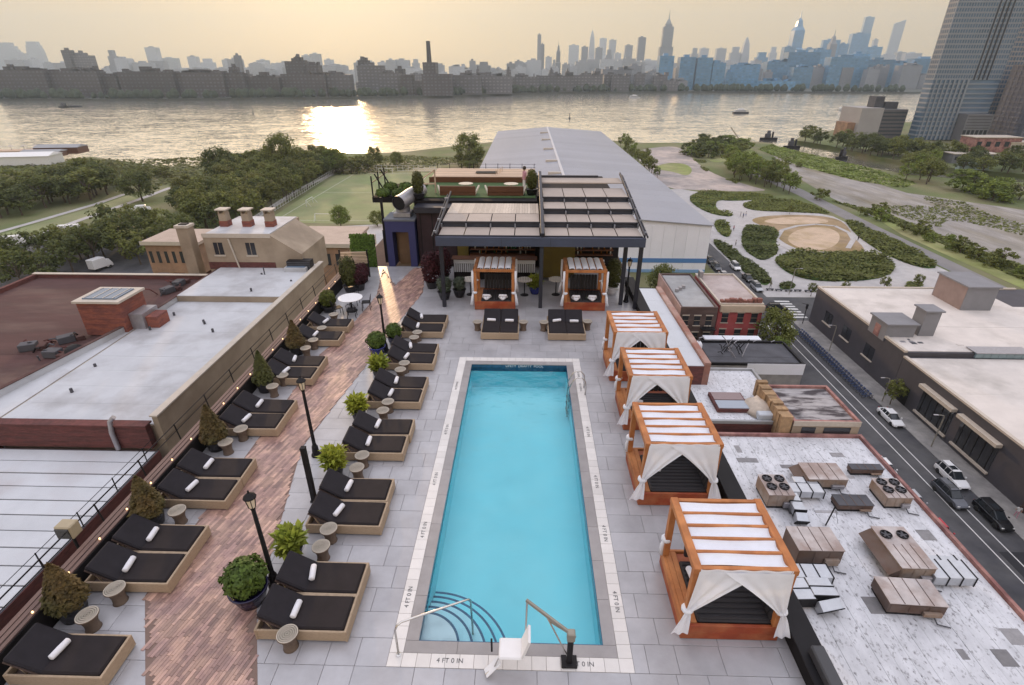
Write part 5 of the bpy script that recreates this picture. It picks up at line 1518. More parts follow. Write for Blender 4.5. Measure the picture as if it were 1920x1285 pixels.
duct_run([P3((24.66, 31.59)), P3((24.65, 29.76)), P3((24.82, 29.03), ZH + .3)], 1.9, .9, "wide silver elbow duct in front of the dark brown machine")
duct_run([P3((22.87, 31.54)), P3((22.97, 29.4))], 1.5, .8, "silver duct stub beside the black deck-edge parapet")
duct_run([P3((34.66, 32.72)), P3((38.05, 32.7))], 1.9, .9, "silver duct from the two-fan machine toward the street parapet")
duct_run([P3((35.18, 34.07)), P3((38, 34.03))], .7, .35, "thin silver duct behind the two-fan machine")
q = (29.19, 38.58)
t = thing("vent_stack", "thin leaning black vent pole on the flaking silver roof", "vent pole", (q[0], q[1], ZH - .05))
MB().bar((0, 0, 0), (.35, .1, 2.3), .09, .09).build("pole", m_black, t)
MB().bar((.35, .1, 2.3), (1.1, .0, .3), .03, .03).build("stay", m_black, t)

# ------------------------------------------------------------------ dark building across the street
m_slate = mat("slate_grey_wall", (0.062, 0.058, 0.068), 0.75, var=0.15, scale=0.5)
m_creamroof = mat("cream_white_roof", (0.62, 0.57, 0.53), 0.75, var=0.1, scale=0.35, col2=(0.42, 0.385, 0.35), mixscale=0.12, mixpow=(0.5, 0.72))
XW = 60.9
t = thing("dark_hall", "long dark slate building with broad cream roof across the street", "building", (XW, 0, 0))
MB().box(0, 52, -30, 77, STREET + .131, -29.5).build("wall", m_slate, t)
MB().box(-.02, 52, 77.02, 105.8, STREET + .132, -28.7).build("wall", m_slate, t)
for k in range(10):
    MB().box(.5, 51.5, -29.5 + k * 10.6, -18.93 + k * 10.6, -29.495, -29.43 + R.uniform(0, .02)).build("roof_sheet", m_creamroof, t)
for k in range(3):
    MB().box(.5, 40 - k * 4, 77.4 + k * 9.4, 86.75 + k * 9.4, -28.695, -28.62 + R.uniform(0, .02)).build("roof_sheet", m_creamroof, t)
MB().box(-.12, .42, -30, 76.9, -29.495, -29.2).build("capping", m_capstone, t)
MB().box(-.14, .4, 77.0, 105.9, -28.695, -28.35).build("capping", m_capstone, t)
MB().box(.41, 40, 105.4, 105.9, -28.695, -28.4).build("capping", m_capstone, t)
for y in (99.2, 92.5, 85.0):
    f = MB().box(-.06, -.022, y - 1.4, y + 1.4, -33.9, -31.6).build("window", m_window, t)
    MB().box(-.3, -.062, y - 1.6, y + 1.6, -34.1, -33.92).build("sill", m_capstone, f)
    MB().box(-.11, -.062, y - .06, y + .06, -33.9, -31.6).build("mullion", m_black, f)
for y in (67.5, 59.5):
    f = MB().box(-.05, -.002, y - 3.2, y + 3.2, -35.4, -31.4).build("window", m_window, t)
    MB().box(-.9, -.052, y - 3.5, y + 3.5, -31.3, -30.8).build("canopy", m_capstone, f)
    MB().box(-.35, -.052, y - 3.4, y + 3.4, -35.7, -35.42).build("sill", m_capstone, f)
    for k in range(5):
        MB().box(-.1, -.052, y - 2.6 + k * 1.3 - .05, y - 2.6 + k * 1.3 + .05, -35.4, -31.4).build("mullion", m_black, f)
for k in range(14):
    MB().box(-.3, -.002, 33 + k * 1.3, 33.5 + k * 1.3, -36.3, -30.6).build("fin", mat("brown_fin", (0.07, 0.045, 0.045), 0.7), t)
MB().box(-.08, -.002, 73.2, 75.2, -36.3, -33.3).build("door", m_black, t)
def bulk(name, label, a, b, dpt, h, zt, m, roof):
    t = thing(name, label, "bulkhead", (a[0], a[1], zt))
    w = b[0] - a[0]
    MB().box(0, w, 0, dpt, 0, h).build("wall", m, t)
    MB().box(-.3, w + .3, -.3, dpt + .3, h + .002, h + .25).build("roof", roof, t)
    return t
m_greybox = mat("grey_bulkhead", (0.21, 0.21, 0.225), 0.8, var=0.1, scale=0.5)
t = bulk("roof_bulkhead", "low grey bulkhead with overhanging lid at the step of the cream roof", (60.74, 82.42), (65.54, 82.55), 4.5, 3.0, -29.4, m_greybox, m_greybox)
MB().box(-.03, -.002, 1.5, 3.0, 0.1, 2.2).build("door", m_pinkbrick, t)
t = bulk("roof_shaft", "tall narrow grey shaft on the cream roof", (66.7, 82.98), (69.25, 83.05), 2.6, 5.2, -29.4, m_greybox, m_greybox)
t = bulk("roof_penthouse", "big grey penthouse with brown end wall on the cream roof", (81.73, 94.25), (87.24, 94.4), 8, 4.6, -28.7, m_greybox, m_greybox)
MB().box(-.05, -.002, 0.2, 7.8, 0.1, 4.5).build("end_wall", mat("brown_end_wall", (0.26, 0.19, 0.17), 0.85, var=0.15, scale=0.6), t)
a = (71.9, 76.69)
t = thing("glass_rooflight", "long low blue-glass rooflight on the cream roof", "rooflight", (a[0], a[1], -29.4))
for k in range(7):
    MB().box(k * 1.2, k * 1.2 + 1.15, 0, 2.0, .0, .9).build("pane", mat("teal_glazing", (0.20, 0.27, 0.29), 0.2), t)
MB().box(-.2, 8.6, -.2, 2.2, .902, 1.0).build("ridge", m_duct, t)
for k, q in enumerate(((63.77, 80.15), (66.04, 79.64), (69.52, 80.31), (63.05, 81.1), (73.86, 82.77), (79.64, 84.56))):
    o = thing("roof_clutter", f"pile of cream and dark roof parts, {ORD[k]} along the step of the cream roof", "roof parts", (q[0], q[1], -29.42), 0, "loose parts on the cream roof")
    for j in range(6):
        w = R.uniform(.3, 1.0)
        x, y = R.uniform(-1.6, 1.6), R.uniform(-1.2, 1.2)
        MB().box(x, x + w, y, y + R.uniform(.3, .9), 0, R.uniform(.25, .9), .03).build("lump", (m_creamroof, m_rooftar, m_duct)[j % 3], o)

# ------------------------------------------------------------------ vehicles, bicycles, people
m_glasscar = mat("car_glass", (0.02, 0.025, 0.03), 0.08)
m_tyre = mat("tyre_rubber", (0.02, 0.02, 0.02), 0.85)
m_rim = mat("wheel_rim", (0.35, 0.35, 0.37), 0.35, 0.8)
m_headl = mat("head_lamp", (0.7, 0.7, 0.68), 0.15)
m_taill = mat("tail_lamp", (0.35, 0.02, 0.02), 0.25)
PAINT = {"white": mat("white_paint", (0.72, 0.72, 0.72), 0.25), "grey": mat("grey_paint", (0.11, 0.115, 0.13), 0.25, 0.4), "black": mat("black_paint", (0.012, 0.012, 0.014), 0.2),
         "red": mat("red_paint", (0.42, 0.02, 0.035), 0.25), "silver": mat("silver_paint", (0.42, 0.43, 0.45), 0.28, 0.5), "maroon": mat("maroon_paint", (0.11, 0.015, 0.025), 0.25), "blue": mat("blue_paint", (0.03, 0.06, 0.16), 0.3)}
WH = None
def wheel_meshes():
    ty = MB().lathe([(.2, -.11), (.33, -.11), (.345, -.07), (.345, .07), (.33, .11), (.2, .11)], 18)
    ty.v = [(x, z, y) for x, y, z in ty.v]
    ri = MB().lathe([(0, .09), (.1, .1), (.21, .085), (.21, -.085), (0, -.085)], 14)
    ri.v = [(x, z, y) for x, y, z in ri.v]
    return ty.mesh("tyre", m_tyre, True), ri.mesh("rim", m_rim, True)
TY, RI = wheel_meshes()
def loft(secs):
    """closed body through sections along x; each section = (x, half width low, half width high, z low, z mid, z high)"""
    mb = MB()
    rings = []
    for x, wl, wm, wh, z0, z1, z2 in secs:
        rings.append([(x, -wl, z0), (x, -wm, z0 + (z1 - z0) * .55), (x, -wh, z2 - .05), (x, -wh * .86, z2), (x, wh * .86, z2), (x, wh, z2 - .05), (x, wm, z0 + (z1 - z0) * .55), (x, wl, z0)])
    n = 8
    vs = [p for r in rings for p in r]
    fs = [(i * n + j, i * n + (j + 1) % n, (i + 1) * n + (j + 1) % n, (i + 1) * n + j) for i in range(len(rings) - 1) for j in range(n)]
    fs += [tuple(range(n))[::-1], tuple((len(rings) - 1) * n + j for j in range(n))]
    fs = [f[::-1] for f in fs]
    return mb.add(vs, fs)
def make_car(color, suv=True):
    t = thing("parked_car", "car", "car")
    P = PAINT[color]
    hb_ = 1.02 if suv else .92
    body = [(-2.3, .74, .8, .74, .42, .7, .74), (-2.22, .84, .9, .84, .3, .8, hb_ - .04), (-1.5, .88, .92, .86, .25, .8, hb_), (-.2, .88, .93, .87, .24, .8, hb_ - .02), (1.0, .88, .92, .85, .25, .8, hb_ - .05), (1.75, .86, .9, .78, .27, .75, hb_ - .14), (2.2, .8, .84, .68, .3, .7, .74), (2.34, .66, .7, .56, .38, .6, .62)]
    loft(body).build("body", P, t, False)
    rz_ = 1.68 if suv else 1.42
    if suv:
        cab = [(-2.2, .8, .8, .66, hb_ - .06, hb_, hb_ + .05), (-1.95, .8, .79, .6, hb_ - .06, hb_ + .2, rz_ - .12), (-1.5, .8, .78, .6, hb_ - .06, hb_ + .3, rz_), (.1, .8, .78, .6, hb_ - .06, hb_ + .3, rz_), (.45, .8, .77, .59, hb_ - .06, hb_ + .25, rz_ - .1), (1.15, .76, .74, .6, hb_ - .09, hb_, hb_ + .0)]
        top = (-1.9, .42)
    else:
        cab = [(-1.9, .78, .76, .62, hb_ - .06, hb_, hb_ + .02), (-1.2, .78, .74, .56, hb_ - .06, hb_ + .2, rz_), (.0, .78, .74, .56, hb_ - .06, hb_ + .3, rz_), (.35, .78, .73, .55, hb_ - .06, hb_ + .2, rz_ - .08), (1.1, .74, .72, .58, hb_ - .09, hb_ - .02, hb_ - .02)]
        top = (-1.15, .3)
    loft(cab).build("windows", m_glasscar, t, False)
    MB().box(top[0], top[1], -.57, .57, rz_ - .012, rz_ + .035, .03).build("roof", P, t)
    for x in ((-1.62, -.62, .22) if suv else (-1.2, -.45, .25)):
        for s_ in (-1, 1):
            MB().bar((x - .06, s_ * .80, hb_ - .02), (x, s_ * .605, rz_ - .03), .09, .03).build("pillar", P, t)
    if suv:
        for s_ in (-1, 1):
            MB().bar((-1.8, s_ * .5, rz_ + .07), (.2, s_ * .5, rz_ + .07), .04, .05).build("roof_bar", m_black, t)
        MB().box(-.75, .05, -.38, .38, rz_ + .036, rz_ + .045).build("sunroof", m_glasscar, t)
    for x in (-1.4, 1.42):
        for s_ in (-1, 1):
            w = link("wheel", TY, t, (x, s_ * .82, .345))
            link("rim", RI, w, (0, 0, 0), 0 if s_ > 0 else pi)
    for s_ in (-1, 1):
        MB().box(2.12, 2.27, s_ * .6 - .14, s_ * .6 + .14, .6, .73, .03).build("headlight", m_headl, t)
        MB().box(-2.29, -2.2, s_ * .66 - .12, s_ * .66 + .12, .72, .95, .02).build("taillight", m_taill, t)
        MB().box(.72, .92, s_ * .98 - .09, s_ * .98 + .09, hb_ - .02, hb_ + .14, .04).build("mirror", P, t)
    MB().box(2.28, 2.36, -.45, .45, .36, .56, .02).build("grille", m_black, t)
    return t
CARS = {}
def place_car(color, suv, x, y, rz, label, group):
    k = (color, suv)
    if k not in CARS:
        o = make_car(color, suv)
        CARS[k] = o
        o.location = (x, y, STREET + .035); o.rotation_euler.z = rz
        tag(o, label, "car", group)
    else:
        copy_tree(CARS[k], (x, y, STREET + .035), rz, label, group)
down = radians(-90)
G1 = "cars parked along the street by the slate building"
place_car("white", True, 56.3, 55.9, down, "white SUV with black sunroof parked against the kerb beside the slate building", G1)
place_car("grey", True, 53.6, 52.4, radians(-88), "dark grey SUV driving beside the white SUV", "cars driving on the street")
place_car("black", True, 56.3, 49.0, down, "black SUV parked in front of the white SUV", G1)
place_car("white", False, 56.4, 69.3, down, "white saloon car parked alone near the blue bicycle dock", G1)
place_car("maroon", False, 56.4, 39.4, down, "maroon car parked by the fresh asphalt patch", G1)
G2 = "cars parked along the machine-roof building"
place_car("white", False, 48.4, 57.3, down, "white car half hidden behind the brick street parapet, farthest of three", G2)
place_car("silver", False, 48.3, 51.2, down, "silver car half hidden behind the brick street parapet", G2)
place_car("red", False, 48.2, 46.4, down, "bright red car peeking over the brick street parapet", G2)
place_car("black", True, 56.4, 111.5, 0, "black SUV crossing the junction beside the red brick house", "cars driving on the street")
G3 = "cars parked along the warehouse street"
for k, (x, y, c) in enumerate(((51.7, 164, "white"), (51.8, 157.5, "black"), (51.9, 151.5, "grey"), (51.8, 145.5, "black"), (51.7, 139.5, "grey"), (51.6, 133, "silver"), (57.0, 140, "white"), (57.1, 131.0, "black"), (56.9, 124.5, "silver"))):
    place_car(c, k % 2 == 0, x, y, down, f"{c} car, {ORD[k]} in the row parked beside the warehouse end wall", G3)
# vans and lorries in the yard west
def make_truck(x, y, rz, label, L_=7.0):
    t = thing("box_truck", label, "truck", (x, y, STREET), rz, "white trucks in the tree-lined yard")
    MB().box(-L_ / 2, L_ / 2 - 1.9, -1.15, 1.15, .8, 3.3, .05).build("cargo_box", PAINT["white"], t)
    loft([(L_ / 2 - 1.85, 1.0, 1.05, .95, .5, 1.4, 2.5), (L_ / 2 - .7, 1.0, 1.05, .9, .5, 1.4, 2.45), (L_ / 2 - .2, 1.0, 1.02, .85, .5, 1.2, 1.6), (L_ / 2, .95, .95, .8, .5, 1.0, 1.3)]).build("cab", PAINT["white"], t)
    MB().add([(L_ / 2 - .68, -.85, 2.35), (L_ / 2 - .68, .85, 2.35), (L_ / 2 - .2, .85, 1.62), (L_ / 2 - .2, -.85, 1.62)], [(0, 3, 2, 1)]).build("windscreen", m_glasscar, t)
    for xx in (-L_ / 2 + 1.2, L_ / 2 - 1.0):
        for s_ in (-1, 1):
            w = link("wheel", TY, t, (xx, s_ * 1.0, .42)); w.scale = (1.2, 1.2, 1.2)
    return t
for k, (q, rz, L_, w) in enumerate((((-148.44, 168.56), .35, 8, "parked in the clearing between dark trees"), ((-139.18, 163.81), 1.1, 6.5, "standing crosswise next to the yard clearing"), ((-144.47, 196.5), .5, 8, "under the trees at the far end of the yard"), ((-156.14, 155.19), .45, 7, "at the yard's edge by the lawn"), ((-114.86, 135.04), 1.3, 5.5, "behind the rust brown roof"), ((-299.2, 329.66), .3, 9, "beside the riverside pavilion"))):
    make_truck(q[0], q[1], rz, "white box truck " + w, L_)

# blue hire bicycles in their dock
def bike_mesh():
    frame, wheels = MB(), MB()
    for x in (-.5, .5):
        pts = [(x + .31 * cos(a * pi / 7), 0, .34 + .31 * sin(a * pi / 7)) for a in range(15)]
        wheels.tube(pts, .03, 5)
    frame.tube([(-.5, 0, .34), (-.1, 0, .32), (.38, 0, .62)], .045, 6)
    frame.tube([(-.1, 0, .32), (-.22, 0, .85)], .035, 6)
    frame.tube([(.5, 0, .34), (.36, 0, .95), (.3, -.25, 1.02)], .03, 6)
    frame.tube([(.36, 0, .95), (.3, .25, 1.02)], .03, 6)
    frame.box(-.34, -.1, -.08, .08, .86, .92, .02)
    frame.box(-.82, -.25, -.05, .05, .62, .74, .02)
    frame.box(.42, .62, -.15, .15, .8, 1.0, .02)
    return frame.mesh("frame", PAINT["blue"]), wheels.mesh("wheels", m_tyre)
BF, BW = bike_mesh()
for k in range(30):
    y = 75.5 + k * .84
    if 0 < k:
        t = copy_tree(bike0, (56.2 + R.uniform(-.08, .08), y, STREET + .03), R.uniform(-.06, .06))
    else:
        bike0 = t = thing("hire_bicycle", "blue hire bicycle locked in the kerbside dock opposite the black roof", "bicycle", (56.2, y, STREET + .03), 0, "blue hire bicycles in the dock")
        link("frame", BF, t); link("wheel_pair", BW, t)
t = thing("dock_rail", "long grey docking rail for the blue hire bicycles", "dock", (57.05, 88, STREET + .13))
MB().box(-.12, .12, -13, 13, 0, .12, .02).build("base", m_duct, t)
for k in range(30):
    MB().box(-.1, .1, -12.9 + k * .84 + .2, -12.9 + k * .84 + .35, .121, .75, .03).build("dock_post", m_duct, t)

# people: one continuous body each
def body_mesh(kind):
    bm_pts = {"walk": [(0, 0, .95), (0, 0, 1.18), (0, .01, 1.42), (0, .02, 1.52), (0, .03, 1.66), (-.19, .0, 1.40), (-.25, .04, 1.14), (-.24, .16, .92), (.19, .0, 1.40), (.25, -.05, 1.14), (.24, -.10, .9), (-.09, .0, .90), (-.10, .10, .50), (-.10, .16, .06), (.09, 0, .90), (.10, -.08, .50), (.10, -.22, .10), (-.10, .28, .03), (.10, -.08, .03)],
              "stand": [(0, 0, .95), (0, 0, 1.18), (0, .01, 1.42), (0, .02, 1.52), (0, .03, 1.66), (-.19, .0, 1.40), (-.24, .0, 1.14), (-.23, .08, .90), (.19, .0, 1.40), (.24, .0, 1.14), (.23, .06, .9), (-.09, .0, .90), (-.10, .02, .50), (-.10, .0, .06), (.09, 0, .90), (.10, .01, .50), (.10, .0, .06), (-.11, .13, .03), (.11, .13, .03)]}[kind]
    ed = [(0, 1), (1, 2), (2, 3), (3, 4), (2, 5), (5, 6), (6, 7), (2, 8), (8, 9), (9, 10), (0, 11), (11, 12), (12, 13), (0, 14), (14, 15), (15, 16), (13, 17), (16, 18)]
    rad = [.13, .12, .13, .05, .105, .07, .045, .035, .07, .045, .035, .095, .065, .045, .095, .065, .045, .035, .035]
    me = bpy.data.meshes.new("body")
    me.from_pydata(bm_pts, ed, [])
    o = bpy.data.objects.new("body", me)
    COL.objects.link(o)
    sk = o.modifiers.new("skin", "SKIN")
    sv = me.skin_vertices[0].data
    for i, r in enumerate(rad):
        sv[i].radius = (r * (1.25 if i < 3 else 1), r * (.85 if i < 3 else 1))
    sv[0].use_root = True
    sb = o.modifiers.new("smooth", "SUBSURF")
    sb.levels = sb.render_levels = 1
    dg = bpy.context.evaluated_depsgraph_get()
    out = bpy.data.meshes.new_from_object(o.evaluated_get(dg))
    bpy.data.objects.remove(o)
    return out
BODY = {k: body_mesh(k) for k in ("walk", "stand")}
m_skin = mat("skin", (0.42, 0.25, 0.18), 0.6)
hair_me = MB().lathe([(.0, 1.80), (.07, 1.79), (.112, 1.72), (.118, 1.64), (.1, 1.58)], 10, (0, .01, 0)).mesh("hair", mat("dark_hair", (0.03, 0.02, 0.015), 0.6), True)
def person(x, y, z, rz, kind, top, legs, label, dress=False):
    t = thing("person", label, "person", (x, y, z), rz)
    me = BODY[kind].copy()
    for m in (legs, top, m_skin):
        me.materials.append(m)
    for p in me.polygons:
        p.use_smooth = True
        c = p.center
        p.material_index = 2 if (c.z > 1.5 or (abs(c.x) > .21 and c.z < 1.2) or (dress and c.z < .55)) else (1 if c.z > .93 else 0)
    link("body", me, t)
    link("hair", hair_me, t)
    return t
cl = {n: mat(n + "_clothing", c, 0.8) for n, c in (("white", (0.65, 0.65, 0.65)), ("black", (0.02, 0.02, 0.025)), ("blue", (0.05, 0.08, 0.2)), ("pink", (0.5, 0.25, 0.3)), ("grey", (0.2, 0.2, 0.2)), ("olive", (0.12, 0.12, 0.06)))}
person(59.3, 49.3, STREET + .13, 2.6, "walk", cl["white"], cl["pink"], "person in a white top walking on the pavement ahead of the black SUV")
person(2.0 - 2.15, 37.0, 4.05, 2.0, "stand", cl["pink"], cl["white"], "person in pale pink and white standing beside the terrace shrub")
PP = [((64.52, 161.64), "white", "black", "walking on the park path past the hedge strip"), ((78.87, 198.36), "black", "grey", "nearest the warehouse among walkers at the path fork"), ((79.28, 196.77), "blue", "black", "in a blue top at the path fork"), ((81.13, 199.23), "white", "blue", "in white at the path fork, toward the sand oval"),
      ((104.97, 167.93), "black", "black", "in black on the eastern park path beside the oval"), ((60.57, 125.39), "olive", "grey", "in olive at the plaza bollards near the hedge end"), ((73.22, 120.47), "grey", "black", "in grey crossing the plaza behind the dark hall"), ((69.76, 178.99), "pink", "black", "in pink on the path between two planting beds")]
for k, (q, a, b, w) in enumerate(PP):
    person(q[0], q[1], STREET + .06, k * 1.3, "walk" if k % 2 else "stand", cl[a], cl[b], f"small person {w}")

# street furniture
def street_light(x, y, h, label, arm=1.4, rz=0.0):
    t = thing("street_light", label, "street light", (x, y, STREET), rz, "street lights")
    MB().tube([(0, 0, 0), (0, 0, h - .4), (.1, 0, h - .1), (.5, 0, h), (arm, 0, h + .05)], .09, 8, True, .05).build("post", m_putty, t)
    MB().box(arm - .1, arm + .55, -.13, .13, h - .02, h + .1, .03).build("lamp_head", m_duct, t)
street_light(58.2, 74.5, 4.5, "slim street light at the end of the bicycle dock", 1.0, pi)
street_light(58.3, 62.8, 5.5, "slim street light between white saloon and white SUV", 1.0, pi)
street_light(58.4, 92.0, 5.5, "street light in front of the dark hall's square windows", 1.0, pi)
street_light(63.5, 121.5, 6.5, "street light on the plaza corner near the hedge end", 1.2, 0)
q = (65.89, 116.33)
t = thing("traffic_signal", "black traffic signal post on the corner of the slate building", "traffic light", (59.0, 104.5, STREET + .13))
MB().tube([(0, 0, 0), (0, 0, 4.5)], .08, 8).build("post", m_black, t)
MB().box(-.18, .18, -.18, .18, 3.4, 4.4, .03).build("signal_head", m_black, t)
MB().bar((0, 0, 4.3), (-1.5, -.5, 4.9), .08, .08).build("arm", m_black, t)
for k, q in enumerate(((59.86, 123.93), (61.93, 123.63), (64.13, 123.33), (66.34, 123.39), (68.78, 123.11))):
    o = thing("stone_bench", f"dark stone bench, {ORD[k]} from the hedge end along the plaza", "bench", (q[0], q[1], STREET + .05), 0, "stone benches on the plaza")
    MB().box(-.9, .9, -.25, .25, .3, .46, .02).build("seat", m_rooftar, o)
    for s_ in (-1, 1):
        MB().box(s_ * .6 - .12, s_ * .6 + .12, -.2, .2, 0, .299).build("leg", m_rooftar, o)
# goals and flood mast of the sports field
m_goal = mat("white_goal_frame", (0.7, 0.7, 0.7), 0.5)
for k, (x, y, rz, w) in enumerate(((-72, 188.8, 0, "on the near goal line"), (-74, 287.5, pi, "on the far goal line"), (-87, 214, pi / 2, "on the far touch line of the pitch"), (-58, 219, 0, "in the middle of the pitch"))):
    t = thing("goal", f"white football goal {w}", "goal", (x, y, STREET + .04), rz, "football goals")
    for s_ in (-1, 1):
        MB().tube([(s_ * 3.6, 0, 0), (s_ * 3.6, 0, 2.4)], .09, 6).build("post", m_goal, t)
        MB().tube([(s_ * 3.6, 0, 2.4), (s_ * 3.6, -1.8, 0)], .05, 5).build("stay", m_goal, t)
    MB().tube([(-3.6, 0, 2.4), (3.6, 0, 2.4)], .09, 6).build("crossbar", m_goal, t)
t = thing("field_fence", "pale fence along the west touch line of the sports field", "fence", (0, 0, STREET))
a, b = Vector((-95.5, 183, 0)), Vector((-101, 296, 0))
for k in range(40):
    p = a + (b - a) * k / 39
    MB().bar(p, p + Vector((0, 0, 2.6)), .12, .12).build("post", m_goal, t)
for z in (.3, 1.4, 2.5):
    MB().bar(a + Vector((0, 0, z)), b + Vector((0, 0, z)), .06, .08).build("rail", m_goal, t)
t = thing("field_fence", "pale fence along the far goal line of the sports field", "fence", (0, 0, STREET))
a, b = Vector((-101, 296.5, 0)), Vector((-46, 294, 0))
for k in range(20):
    p = a + (b - a) * k / 19
    MB().bar(p, p + Vector((0, 0, 3.0)), .12, .12).build("post", m_goal, t)
for z in (.3, 1.6, 2.9):
    MB().bar(a + Vector((0, 0, z)), b + Vector((0, 0, z)), .06, .08).build("rail", m_goal, t)

# ------------------------------------------------------------------ river traffic and the shore
def boat(q, L_, label, kind="ferry", rz=0.0, hullm=None, name="ferry_boat", group=None):
    t = thing(name, label, "boat", (q[0], q[1], RIVER), rz, group)
    w = L_ * .26
    hull = MB()
    st = [(-L_ / 2, .8), (-L_ * .1, 1), (L_ * .25, .85), (L_ * .5, .05)]
    vs, fs = [], []
    for x, f_ in st:
        vs += [(x, -w / 2 * f_ * .7, -.3), (x, w / 2 * f_ * .7, -.3), (x, w / 2 * f_, 2.0), (x, -w / 2 * f_, 2.0)]
    for i in range(3):
        for j in range(4):
            fs.append((i * 4 + j, (i + 1) * 4 + j, (i + 1) * 4 + (j + 1) % 4, i * 4 + (j + 1) % 4))
    fs += [(0, 1, 2, 3), (15, 14, 13, 12)]
    hull.add(vs, fs)
    hull.build("hull", hullm or m_frame, t)
    if kind == "ferry":
        MB().box(-L_ * .42, L_ * .25, -w * .42, w * .42, 2.001, 4.4, .2).build("cabin", PAINT["white"], t)
        MB().box(-L_ * .40, L_ * .252, -w * .425, w * .425, 2.9, 3.7).build("window_band", m_glasscar, t)
        MB().box(-L_ * .2, L_ * .14, -w * .3, w * .3, 4.401, 6.2, .2).build("bridge", PAINT["white"], t)
        MB().tube([(-L_ * .1, 0, 6.2), (-L_ * .12, 0, 9.5)], .15, 6).build("mast", m_black, t)
    else:
        MB().box(-L_ * .1, L_ * .22, -w * .3, w * .3, 2.001, 5.2, .2).build("cabin", m_rooftar, t)
        MB().box(-L_ * .05, L_ * .12, -w * .2, w * .2, 5.201, 7.4, .1).build("wheelhouse", m_rooftar, t)
        MB().lathe([(.8, 2), (.7, 6.4), (0, 6.4)], 8, (-L_ * .22, 0, 0)).build("funnel", m_black, t)
boat((285.98, 784.69), 22, "dark hulled ferry in mid river east of the long warehouse", "ferry", .1)
boat((224.97, 1239.46), 24, "small pale ferry near the far bank below the spired skyscraper", "ferry", 0, PAINT["silver"])
boat((456.76, 842.77), 27, "pale double-decked ferry near the slab building on the point", "ferry", 0.1, PAINT["silver"])
boat((-720.49, 885.76), 18, "dark tugboat pushing a low barge on the river", "tug", pi, m_black, "tugboat")
t = thing("barge", "low black barge pushed by the tugboat", "barge", ((-714.27, 899.61)[0], (-714.27, 899.61)[1], RIVER))
MB().box(-10, 10, -3.5, 3.5, -.3, 1.6, .3).build("hull", m_black, t)
MB().box(-8, 8, -2.5, 2.5, 1.601, 2.4).build("cargo", m_rooftar, t)
boat((198.72, 473.55), 14, "black tugboat at the creek mouth", "tug", pi, m_black, "tugboat")
boat((193.87, 419.27), 12, "black moored workboat in the creek", "tug", pi, m_black, "workboat")
boat((202.13, 364.16), 9, "small black boat moored against the creek meadow", "tug", .3, m_black, "workboat")
def marker(q, h, label):
    t = thing("channel_marker", label, "buoy", (q[0], q[1], RIVER), 0, "channel markers in the river")
    MB().lathe([(1.3, -.3), (1.3, .8), (.5, 1.0), (.3, h * .7), (.8, h * .72), (.0, h)], 8).build("float", m_rooftar, t)
marker((-362.99, 757.43), 6, "dark channel marker west of the sun glint")
marker((50.27, 689.18), 7, "dark channel marker in mid river above the warehouse roof")
t = thing("dock_crane", "slanting pale crane boom on the meadow shore by the creek mouth", "crane", ((158.64, 421.18)[0], (158.64, 421.18)[1], STREET))
MB().bar((0, 0, 0), (-9, 4, 11), .9, .9).build("boom", m_capstone, t)
MB().box(-1.5, 1.5, -1.5, 1.5, 0, 3, .2).build("cab", m_rooftar, t)
# riverside pier pavilions
m_pierroof = mat("grey_pier_roof", (0.30, 0.30, 0.31), 0.7, var=0.1, scale=.2)
def shed(q, w, d, h, label, m, rz=0.0, name="pier_shed"):
    t = thing(name, label, "shed", (q[0], q[1], STREET), rz)
    MB().box(-w / 2, w / 2, -d / 2, d / 2, 0, h, 0).build("wall", m_walnut if m is m_pierroof else m, t)
    MB().add([(-w / 2 - .5, -d / 2 - .5, h), (w / 2 + .5, -d / 2 - .5, h), (w / 2 + .5, d / 2 + .5, h), (-w / 2 - .5, d / 2 + .5, h), (-w / 2, 0, h + d * .12), (w / 2, 0, h + d * .12)], [(0, 1, 5, 4), (1, 2, 5), (2, 3, 4, 5), (3, 0, 4), (0, 3, 2, 1)]).build("roof", m, t)
shed((-304.23, 360.08), 26, 12, 4, "grey roofed pavilion at the tip of the riverside pier", m_pierroof, .15)
shed((-303.9, 345.37), 22, 9, 3, "lower grey pavilion beside the pier pavilion", m_pierroof, .15)
shed((-287.03, 313.43), 30, 14, 5, "white tent-like shed on the riverside, west end of the shore", PAINT["white"], .2, "white_shed")
setting(MB().prism([(-420, 352), (-330, 382), (-322, 396), (-420, 366)], RIVER - .6, STREET - .8), "pier", m_woodtan)
t = thing("pier_awning", "row of pale parasol roofs along the outer pier", "awning", (-372, 374, STREET - .8), .3)
for k in range(12):
    MB().lathe([(2.4, 2.4), (0, 3.4)], 6, (-42 + k * 7.4, 0, 0)).build("parasol", m_capstone, t)
    MB().tube([(-42 + k * 7.4, 0, 0), (-42 + k * 7.4, 0, 2.6)], .12, 5).build("pole", m_black, t)

